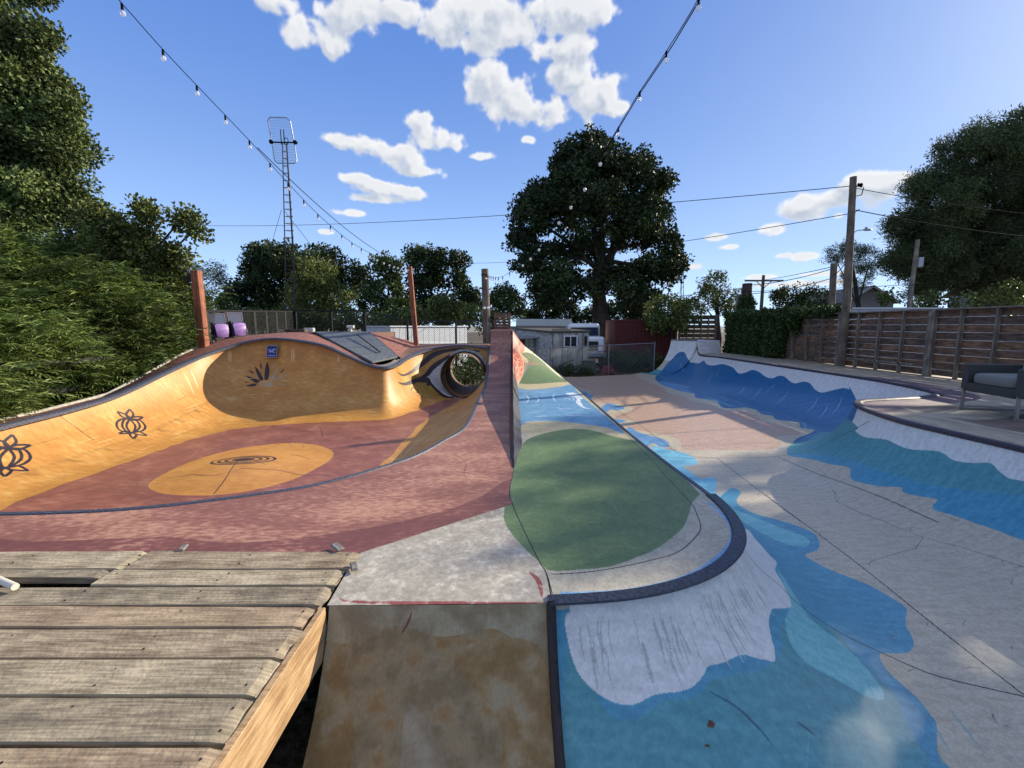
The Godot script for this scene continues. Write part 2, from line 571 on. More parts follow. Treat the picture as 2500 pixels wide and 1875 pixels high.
func materials() -> void:
	var bump := noise_tex(7, 0.05, 5, Color.BLACK, Color.WHITE, 3.0)
	M.bump = bump
	M.concrete = mottled(noise_tex(1, 0.03, 5, Color(0.56, 0.54, 0.50), Color(0.72, 0.70, 0.65)), Color.WHITE, 0.6, 0.8, bump, 0.4)
	M.darkconcrete = mottled(noise_tex(2, 0.03, 5, Color(0.38, 0.37, 0.36), Color(0.52, 0.50, 0.48)), Color.WHITE, 0.7, 0.85, bump, 0.5)
	M.rim = mottled(noise_tex(3, 0.025, 6, Color(0.42, 0.25, 0.21), Color(0.60, 0.40, 0.33)), Color.WHITE, 0.5, 0.75, bump, 0.4)
	M.rimbrown = mottled(noise_tex(4, 0.025, 6, Color(0.36, 0.25, 0.21), Color(0.47, 0.34, 0.28)), Color.WHITE, 0.5, 0.75, bump, 0.4)
	M.coping = mottled(noise_tex(5, 0.06, 5, Color(0.17, 0.18, 0.22), Color(0.36, 0.37, 0.42)), Color.WHITE, 1.3, 0.5, bump, 0.4)
	M.navy = mottled(noise_tex(6, 0.05, 6, Color(0.08, 0.10, 0.15), Color(0.17, 0.20, 0.27)), Color.WHITE, 1.1, 0.42, bump, 0.5)
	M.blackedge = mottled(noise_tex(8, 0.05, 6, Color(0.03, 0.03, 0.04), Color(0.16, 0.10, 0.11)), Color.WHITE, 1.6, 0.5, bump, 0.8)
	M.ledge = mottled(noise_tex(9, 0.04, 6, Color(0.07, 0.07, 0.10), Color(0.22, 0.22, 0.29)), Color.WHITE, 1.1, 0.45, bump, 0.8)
	M.white = mottled(noise_tex(10, 0.02, 5, Color(0.74, 0.74, 0.76), Color(0.88, 0.88, 0.88)), Color.WHITE, 0.6, 0.6, bump, 0.3)
	M.whitegrey = mottled(noise_tex(11, 0.03, 5, Color(0.50, 0.48, 0.45), Color(0.72, 0.71, 0.69)), Color.WHITE, 1.0, 0.5, bump, 0.3)
	M.redfleck = mottled(noise_tex(19, 0.09, 5, Color(0.035, 0.03, 0.035), Color(0.20, 0.06, 0.07)), Color.WHITE, 1.5, 0.5, bump, 1.0)
	M.darkedge = mottled(noise_tex(97, 0.06, 6, Color(0.10, 0.09, 0.13), Color(0.30, 0.24, 0.30)), Color.WHITE, 1.2, 0.5, bump, 0.7)
	M.bank = mottled(noise_tex(12, 0.012, 6, Color(0.50, 0.40, 0.22), Color(0.66, 0.59, 0.44)), Color.WHITE, 0.55, 0.7, bump, 0.7)
	M.dirt = mottled(noise_tex(13, 0.05, 6, Color(0.24, 0.21, 0.15), Color(0.42, 0.37, 0.28)), Color.WHITE, 0.35, 0.95, bump, 1.0)
	for k in 4:
		var d: Color = [Color(0.42, 0.36, 0.29), Color(0.46, 0.41, 0.33), Color(0.39, 0.35, 0.29), Color(0.46, 0.39, 0.31)][k]
		var l: Color = [Color(0.70, 0.64, 0.53), Color(0.73, 0.68, 0.57), Color(0.66, 0.61, 0.51), Color(0.71, 0.63, 0.52)][k]
		M["deck%d" % k] = mottled(grain_tex(20 + k * 5, d, l, false, 0.16), Color.WHITE, 1.1, 0.85, bump, 0.5)
		M["deck%d" % k].uv1_offset = Vector3(k * 0.31, k * 0.17, k * 0.23)
	M.fascia = mottled(grain_tex(50, Color(0.52, 0.40, 0.27), Color(0.74, 0.62, 0.46)), Color.WHITE, 1.2, 0.7, bump, 0.3)
	M.fascia.uv1_triplanar = true
	for k in 3:
		M["fence%d" % k] = mottled(grain_tex(60 + k * 4, [Color(0.28, 0.21, 0.17), Color(0.33, 0.24, 0.18), Color(0.24, 0.19, 0.16)][k], [Color(0.52, 0.42, 0.34), Color(0.57, 0.44, 0.34), Color(0.46, 0.39, 0.33)][k]), Color.WHITE, 0.9, 0.85, bump, 0.5)
	M.stud = mottled(grain_tex(80, Color(0.34, 0.31, 0.28), Color(0.60, 0.56, 0.50), true), Color.WHITE, 0.9, 0.85, bump, 0.5)
	M.brownpost = mottled(grain_tex(86, Color(0.20, 0.14, 0.12), Color(0.36, 0.26, 0.22), true), Color.WHITE, 0.8, 0.85, bump, 0.4)
	M.pole = mottled(grain_tex(84, Color(0.30, 0.26, 0.22), Color(0.52, 0.47, 0.41), true), Color.WHITE, 0.6, 0.85, bump, 0.6)
	M.redpost = mottled(grain_tex(88, Color(0.40, 0.21, 0.13), Color(0.66, 0.40, 0.28), true), Color.WHITE, 0.8, 0.7, bump, 0.4)
	M.signpale = flat(Color(0.55, 0.62, 0.85), 0.4)
	M.black = flat(Color(0.06, 0.06, 0.065), 0.5)
	M.wire = flat(Color(0.10, 0.10, 0.11), 0.9)
	M.wire.metallic_specular = 0.1
	M.galv = flat(Color(0.62, 0.63, 0.64), 0.4, 0.6)
	M.net = flat(Color(0.10, 0.10, 0.11), 0.5, 0.3)
	M.greynet = flat(Color(0.50, 0.51, 0.52), 0.45, 0.5)
	M.rust = mottled(noise_tex(14, 0.05, 5, Color(0.16, 0.13, 0.12), Color(0.36, 0.30, 0.27)), Color.WHITE, 2.0, 0.7)
	M.glass = flat(Color(0.05, 0.06, 0.08), 0.08)
	var bulb := flat(Color(0.95, 0.96, 1.0, 0.35), 0.05)
	bulb.transparency = BaseMaterial3D.TRANSPARENCY_ALPHA
	M.bulb = bulb
	M.bark = mottled(grain_tex(92, Color(0.13, 0.11, 0.09), Color(0.30, 0.26, 0.22), true), Color.WHITE, 0.4, 0.95, bump, 1.0)

# ---------- ground ----------
func ground() -> void:
	var rows := []
	for i in 41:
		var row := []
		for j in 41:
			var x := lerpf(-1, 1, i / 40.0)
			var z := lerpf(-1, 1, j / 40.0)
			row.append(Vector3(x * absf(x) * 160, -0.87, z * absf(z) * 160 - 10))
		rows.append(row)
	struct("ground", sheet(rows, []), M.dirt)
	# dry leaves and litter on the dirt behind the pool
	var st := mb()
	for i in 900:
		var p := Vector3(rng.randf_range(1.8, 7.4), -0.855, rng.randf_range(-21.6, -19.9))
		var b := Basis.from_euler(Vector3(rng.randf_range(-0.4, 0.4), rng.randf() * TAU, rng.randf_range(-0.4, 0.4))) * rng.randf_range(0.03, 0.07)
		quad(st, p + b * Vector3(-1, 0, -0.5), p + b * Vector3(-1, 0.1, 0.5), p + b * Vector3(1, 0, 0.5), p + b * Vector3(1, 0.1, -0.5))
	var l := obj("leaf_litter", st.commit(), flat(Color(0.40, 0.31, 0.19), 0.9))
	tag(l, "brown dry leaf litter along the foot of the grey chain link fence", "leaves", "", "stuff")

# ---------- the orange bowl ----------
# lip x, y, z; foot of the wall x, z; steepness at the lip in degrees
const BOWL := [[-3.92, -0.02, -3.24, -3.9, -4.15, 60], [-5.2, -0.02, -3.25, -5, -4.15, 60], [-6.3, -0.01, -3.8, -5.45, -4.5, 65], [-6.75, 0.04, -4.8, -5.57, -5.05, 65], [-6.75, 0.1, -5.74, -5.57, -5.74, 68], [-6.75, 0.15, -6.6, -5.57, -6.45, 70], [-6.75, 0.22, -7.3, -5.58, -7, 72], [-6.75, 0.32, -7.8, -5.58, -7.4, 73], [-6.75, 0.55, -8.69, -5.5, -7.9, 76], [-6.72, 0.77, -9.6, -5.35, -8.25, 78], [-6.4, 0.97, -10.25, -5.1, -8.5, 80], [-5.89, 1.09, -10.45, -4.8, -8.65, 80], [-5.25, 1.11, -10.4, -4.5, -8.75, 80], [-4.39, 0.98, -10.35, -4, -8.9, 80], [-3.86, 0.77, -10.3, -3.5, -9, 78], [-3.32, 0.55, -10.2, -3, -9.1, 74], [-2.95, 0.48, -10.1, -2.6, -9.25, 70], [-2.78, 0.5, -10.5, -2.4, -9.7, 70], [-2.78, 0.56, -11.2, -2.15, -10.5, 72], [-2.7, 0.64, -12, -1.95, -11.2, 76], [-2.4, 0.75, -12.6, -1.8, -11.7, 80], [-1.9, 0.83, -12.85, -1.6, -12, 82], [-1.37, 0.86, -12.9, -1.4, -12.1, 82], [-0.95, 0.82, -12.9, -1.36, -12.05, 80], [-0.66, 0.74, -12.85, -1.36, -11.95, 75], [-0.63, 0.4, -12.1, -1.42, -11.5, 60], [-0.63, 0.1, -11.35, -1.52, -10.8, 50], [-0.63, -0.02, -10.5, -1.68, -10, 42], [-0.63, -0.02, -9.2, -1.83, -9, 40], [-0.63, -0.02, -7.78, -1.85, -7.78, 40], [-0.66, -0.02, -6.21, -1.85, -6.4, 40], [-0.85, -0.02, -5.46, -1.9, -5.95, 42], [-1.06, -0.02, -4.8, -2, -5.55, 44], [-1.34, -0.02, -4.36, -2.2, -5.2, 46], [-1.66, -0.02, -3.98, -2.45, -4.9, 50], [-2.04, -0.02, -3.71, -2.75, -4.65, 54], [-2.94, -0.02, -3.35, -3.3, -4.3, 58]]
const NOSE := [[-1.2, -0.02, -2.14, -1.2, -0.95, 75], [-0.4, -0.02, -2.14, -0.4, -0.95, 75], [0.22, -0.02, -2.18, 0.3, -0.95, 75], [0.61, -0.02, -2.21, 0.9, -1, 75], [0.97, -0.02, -2.33, 1.55, -1.2, 75], [1.27, -0.02, -2.52, 2.1, -1.6, 75], [1.53, -0.02, -2.82, 2.6, -2.2, 75], [1.66, -0.02, -3.18, 2.85, -2.9, 74], [1.7, -0.02, -3.6, 2.9, -3.5, 72], [1.635, -0.02, -4.2, 2.82, -4.2, 70], [1.56, -0.02, -6, 2.68, -6, 68], [1.54, -0.02, -8, 2.56, -8, 64], [1.52, -0.02, -10.2, 2.45, -10.2, 60], [1.46, -0.02, -12, 2.3, -12, 55], [1.41, -0.02, -13.4, 2.1, -13.4, 50]]
const WAVE := [[7.6, 0.76, -21.3, 6.35, -21, 80], [8, 0.76, -20.9, 6.7, -20.6, 80], [8.42, 0.76, -20.4, 6.9, -20.2, 80], [8.48, 0.16, -20.2, 6.92, -20, 72], [8.5, 0.16, -18, 6.92, -18, 72], [8.52, 0.16, -14, 6.92, -14, 72], [8.55, 0.16, -11, 6.9, -11, 72], [8.42, 0.16, -9.6, 6.8, -9.9, 74], [8, 0.16, -8.3, 6.4, -9.2, 76], [7.2, 0.16, -7.8, 5.9, -8.75, 78], [6.5, 0.16, -7.6, 5.35, -8.4, 78], [5.85, 0.16, -7.4, 4.75, -8.05, 78], [5.52, 0.16, -7, 4.4, -7.5, 78], [5.33, 0.16, -6.5, 4.15, -6.8, 78], [5.18, 0.16, -5.8, 4, -6, 76], [5.2, 0.16, -5.2, 3.98, -5.2, 75], [5.25, 0.16, -4.5, 4, -4.5, 75], [5.3, 0.16, -3, 4.05, -3, 75], [5.3, 0.16, -1, 4.05, -1, 75], [5.3, 0.16, 1.5, 4.05, 1.5, 75]]
const BOWL_PAINT := [
	["ellipse", [-4.46, -5.24, -4.57, -5.56, -4.62, -6.08, -4.58, -6.61, -4.28, -7.06, -3.79, -7.30, -3.27, -7.18, -2.88, -6.87, -2.71, -6.54, -2.66, -6.09, -2.76, -5.49, -3.03, -5.13, -3.36, -4.95, -3.77, -4.92, -4.14, -5.01]],
	["sun_dark", [-6.07, -10.02, -5.97, -10.12, -5.88, -10.13, -5.89, -10.07]],
	["sun_dark", [-6.22, -10.27, -6.05, -10.27, -5.82, -10.21, -5.89, -10.15, -6.06, -10.21]],
	["sun_dark", [-6.13, -10.53, -5.99, -10.45, -5.80, -10.28, -5.84, -10.23, -5.97, -10.34]],
	["sun_dark", [-5.90, -10.67, -5.76, -10.50, -5.69, -10.29, -5.76, -10.26, -5.86, -10.47]],
	["sun_dark", [-6.05, -10.63, -5.98, -10.56, -5.95, -10.50, -6.02, -10.56]],
	["sun_dark", [-6.22, -10.42, -6.14, -10.41, -6.07, -10.37, -6.14, -10.37]],
	["sun_dark", [-6.15, -10.11, -6.10, -10.14, -6.07, -10.15, -6.12, -10.10]],
	["sun_dark", [-5.39, -10.52, -5.42, -10.45, -5.46, -10.43, -5.44, -10.49]],
	["sun_light", [-5.55, -10.60, -5.55, -10.41, -5.56, -10.27, -5.65, -10.26, -5.64, -10.43]],
	["sun_light", [-5.28, -10.40, -5.39, -10.29, -5.47, -10.22, -5.55, -10.25, -5.46, -10.35]],
	["sun_light", [-5.20, -10.15, -5.43, -10.13, -5.46, -10.18, -5.27, -10.17]],
	["sun_light", [-5.73, -10.66, -5.69, -10.60, -5.70, -10.53, -5.74, -10.60]],
	["sun_light", [-5.21, -10.26, -5.27, -10.27, -5.31, -10.25, -5.26, -10.23]],
	["sun_arc", [-5.40, -10.12, -5.45, -10.18, -5.52, -10.23, -5.62, -10.26, -5.71, -10.26, -5.80, -10.24, -5.85, -10.20, -5.87, -10.14, -5.86, -10.08]],
	["sun_core", [-5.45, -10.12, -5.49, -10.16, -5.54, -10.19, -5.62, -10.22, -5.69, -10.22, -5.75, -10.20, -5.79, -10.17, -5.81, -10.13, -5.80, -10.09]],
	["lotus", [-6.77, -7.61, -6.70, -7.47, -6.61, -7.46, -6.66, -7.58, -6.77, -7.61]],
	["lotus", [-6.79, -7.38, -6.70, -7.47, -6.61, -7.46, -6.67, -7.38, -6.79, -7.38]],
	["lotus", [-6.56, -7.68, -6.54, -7.52, -6.61, -7.46, -6.61, -7.57, -6.56, -7.68]],
	["lotus", [-6.60, -7.45, -6.64, -7.31, -6.58, -7.17, -6.44, -7.10, -6.33, -7.20]],
	["lotus", [-6.60, -7.45, -6.52, -7.57, -6.37, -7.52, -6.30, -7.37, -6.33, -7.20]],
	["lotus", [-6.60, -7.45, -6.62, -7.36, -6.51, -7.21, -6.37, -7.16, -6.33, -7.20]],
	["lotus", [-6.60, -7.45, -6.50, -7.28, -6.34, -7.19, -6.33, -7.24, -6.45, -7.40, -6.60, -7.45]],
	["lotus", [-6.60, -7.45, -6.54, -7.52, -6.40, -7.44, -6.33, -7.28, -6.33, -7.20]],
	["lotus", [-6.39, -7.02, -6.40, -7.15, -6.33, -7.20, -6.35, -7.10, -6.39, -7.02]],
	["lotus", [-6.16, -7.31, -6.29, -7.32, -6.33, -7.20, -6.24, -7.24, -6.16, -7.31]],
	["lotus", [-6.19, -7.08, -6.29, -7.12, -6.33, -7.20, -6.25, -7.20, -6.19, -7.08]],
	["lotus_center", [-6.49, -7.37, -6.54, -5.55]],
	["seam", [-6.95, -6.52, -6.76, -6.58, -6.59, -6.60, -6.41, -6.60]],
	["eyebg", [-1.28, -13.79, -0.51, -11.33, -1.29, -12.24, -1.98, -11.89, -2.34, -11.35, -2.48, -11.71, -2.71, -11.57, -2.91, -11.49, -2.96, -11.89, -3.12, -11.67]],
	["dark", [-2.97, -11.09, -2.92, -11.95, -2.85, -12.63, -2.60, -13.31, -1.97, -13.68, -1.28, -13.76, -0.62, -13.57, -0.67, -13.54, -1.28, -13.68, -1.96, -13.60, -2.46, -13.25, -2.70, -12.71, -2.85, -12.00, -2.94, -11.12]],
	["white", [-2.48, -12.44, -2.38, -12.90, -2.13, -13.31, -1.63, -13.54, -1.08, -13.46, -0.78, -13.17, -0.49, -11.86, -0.81, -12.60, -1.12, -12.49, -1.37, -12.26, -1.76, -12.10, -2.04, -12.24, -2.30, -12.36]],
	["dark", [-2.84, -10.79, -2.76, -11.71, -2.59, -12.43, -2.47, -12.99, -2.05, -13.47, -1.64, -13.63, -1.14, -13.58, -0.74, -13.32, -0.59, -12.94, -0.46, -11.67, -0.57, -12.31, -0.78, -13.17, -1.08, -13.46, -1.50, -13.54, -1.98, -13.40, -2.34, -12.94, -2.46, -12.53, -2.62, -11.93, -2.80, -10.89]],
	["dark", [-2.68, -11.79, -2.47, -12.43, -2.30, -12.36, -2.04, -12.24, -1.77, -12.12, -1.45, -12.23, -0.87, -12.62, -0.46, -11.80, -0.47, -11.45, -0.80, -11.95, -1.32, -12.14, -1.79, -11.97, -2.11, -12.14, -2.41, -12.22]],
	["dark", [-2.33, -12.25, -2.33, -12.19, -2.35, -12.13, -2.39, -12.11, -2.41, -12.13, -2.41, -12.19, -2.39, -12.26, -2.36, -12.28]],
	["dark", [-0.73, -13.42, -0.74, -13.41, -0.78, -13.41, -0.81, -13.43, -0.82, -13.45, -0.80, -13.47, -0.76, -13.46, -0.73, -13.45]],
	["dark", [-0.64, -13.36, -0.66, -13.34, -0.69, -13.34, -0.71, -13.36, -0.72, -13.38, -0.70, -13.39, -0.67, -13.39, -0.65, -13.38]],
	["swirl", [-2.55, -11.30, -2.50, -11.35, -2.49, -11.47, -2.55, -11.54, -2.63, -11.40, -2.63, -11.21, -2.56, -11.18, -2.36, -11.36, -2.10, -11.65, -1.74, -11.91]],
	["crack", [-4.21, -5.51, -4.09, -5.51, -3.90, -5.45, -3.79, -5.46, -3.71, -5.50]],
	["crack", [-3.61, -5.69, -3.35, -5.68, -3.06, -5.68, -2.73, -5.61, -2.18, -5.69]],
	["crack", [-3.84, -6.03, -3.58, -5.35, -3.47, -4.96]],
	["crack", [-3.33, -6.50, -3.12, -6.39, -2.94, -6.27]],
	["crack", [-3.82, -8.59, -3.63, -8.27, -3.36, -7.70]],
	["drip", [-7.07, -9.30, -6.87, -9.23, -6.59, -9.05]],
	["drip", [-7.03, -9.52, -6.87, -9.43, -6.67, -9.28]],
	["drip", [-6.84, -10.64, -6.77, -10.53, -6.67, -10.38]],
	["drip", [-6.81, -10.67, -6.74, -10.56, -6.64, -10.41]],
	["drip", [-5.40, -11.01, -5.34, -10.84, -5.27, -10.68]],
	["drip", [-5.36, -11.01, -5.29, -10.85, -5.22, -10.68]],
	["drip", [-4.20, -10.94, -4.15, -10.77]],
	["patch", [-5.58, -11.07, -5.47, -11.08, -5.36, -10.76, -5.20, -10.24, -5.24, -10.24]],
]
const DECK_PAINT := [
	["green", [-0.01, -4.39, 0.14, -5.33, 0.26, -5.63, 0.46, -5.88, 0.80, -6.10, 1.06, -6.07, 1.26, -5.80, 1.45, -5.55, 1.65, -5.33, 1.69, -4.71, 1.62, -3.74, 1.61, -3.66, 1.48, -3.49, 1.36, -3.26, 1.22, -3.02, 1.04, -2.82, 0.90, -2.69, 0.79, -2.62, 0.60, -2.51, 0.40, -2.47, 0.23, -2.46, 0.17, -2.55, 0.04, -2.82, -0.05, -3.10, -0.06, -3.35, -0.03, -3.74]],
	["river", [0.06, -10.04, 0.37, -10.01, 0.70, -10.12, 1.21, -10.53, 1.46, -10.84, 1.44, -8.87, 1.50, -7.19, 1.51, -5.85, 1.40, -6.09, 1.25, -6.30, 0.98, -6.46, 0.77, -6.60, 0.46, -6.63, 0.24, -6.56, 0.06, -6.49]],
	["green2", [-0.03, -12.00, 0.44, -12.15, 1.02, -13.10, 1.48, -11.66, 1.01, -11.02, 0.49, -10.73, 0.09, -10.76, -0.01, -10.76]],
	["green3", [0.29, -12.84, 0.60, -13.23, 1.02, -13.17, 0.57, -12.44, 0.46, -12.61]],
	["ash", [-0.01, -12.12, 0.33, -12.12, 0.45, -12.54, 0.35, -12.89, 0.58, -12.68, 0.98, -13.04, 0.44, -12.13, -0.01, -12.00]],
	["lavaline", [0.16, -12.97, 0.34, -12.62, 0.57, -12.60, 0.95, -12.97]],
	["lavaline", [0.16, -12.85, 0.31, -12.40, 0.51, -12.41, 0.87, -12.76]],
	["lavaline", [0.23, -13.16, 0.46, -12.83, 0.70, -12.82]],
	["lavaline", [0.20, -12.61, 0.39, -12.34, 0.68, -12.50]],
	["foamline", [0.16, -9.96, 0.45, -9.80, 0.82, -9.85, 1.18, -10.21]],
	["foamline", [0.17, -9.42, 0.29, -9.21, 0.33, -8.75, 0.28, -8.33, 0.15, -8.21]],
	["foamline", [0.42, -9.14, 0.51, -8.87, 0.51, -8.50, 0.42, -8.21]],
	["foamline", [0.91, -9.42, 0.83, -8.87, 0.85, -8.38]],
	["foamline", [0.31, -7.94, 0.44, -8.03, 0.54, -8.07]],
	["foamline", [0.23, -7.19, 0.37, -7.36, 0.55, -7.45]],
	["foamline", [0.82, -7.02, 1.07, -7.06, 1.28, -6.98]],
	["foamline", [0.12, -6.49, 0.31, -6.62, 0.62, -6.69]],
	["foamline", [0.79, -7.79, 0.89, -7.64, 1.07, -7.69]],
	["foamline", [0.32, -6.94, 0.49, -7.02, 0.58, -6.99]],
	["foamline", [0.98, -8.87, 1.12, -9.14, 1.23, -8.87, 1.18, -8.38]],
	["foamline", [1.00, -8.62, 1.12, -8.81, 1.15, -8.50]],
	["foamline", [0.48, -9.57, 0.70, -9.57, 0.89, -9.69]],
	["foam", [1.15, -9.42, 1.33, -9.57, 1.40, -9.21, 1.42, -8.75, 1.34, -8.62, 1.29, -7.84, 1.38, -7.64, 1.26, -7.74, 1.21, -8.27, 1.29, -8.75, 1.22, -9.14]],
	["crack", [-0.04, -4.39, -0.02, -3.74, -0.01, -3.54, 0.04, -3.22, 0.11, -2.85, 0.17, -2.55, 0.20, -2.43, 0.21, -2.16]],
	["crack", [0.23, -2.42, 0.42, -2.44, 0.62, -2.49, 0.84, -2.57, 1.05, -2.67, 1.23, -2.85, 1.35, -3.02, 1.42, -3.26, 1.46, -3.49, 1.48, -4.11, 1.51, -4.80, 1.54, -6.46, 1.61, -8.27, 1.60, -10.54]],
	["bluerim", [0.26, -2.23, 0.62, -2.26, 0.97, -2.38, 1.25, -2.58, 1.49, -2.85, 1.60, -3.14, 1.61, -3.49]],
]
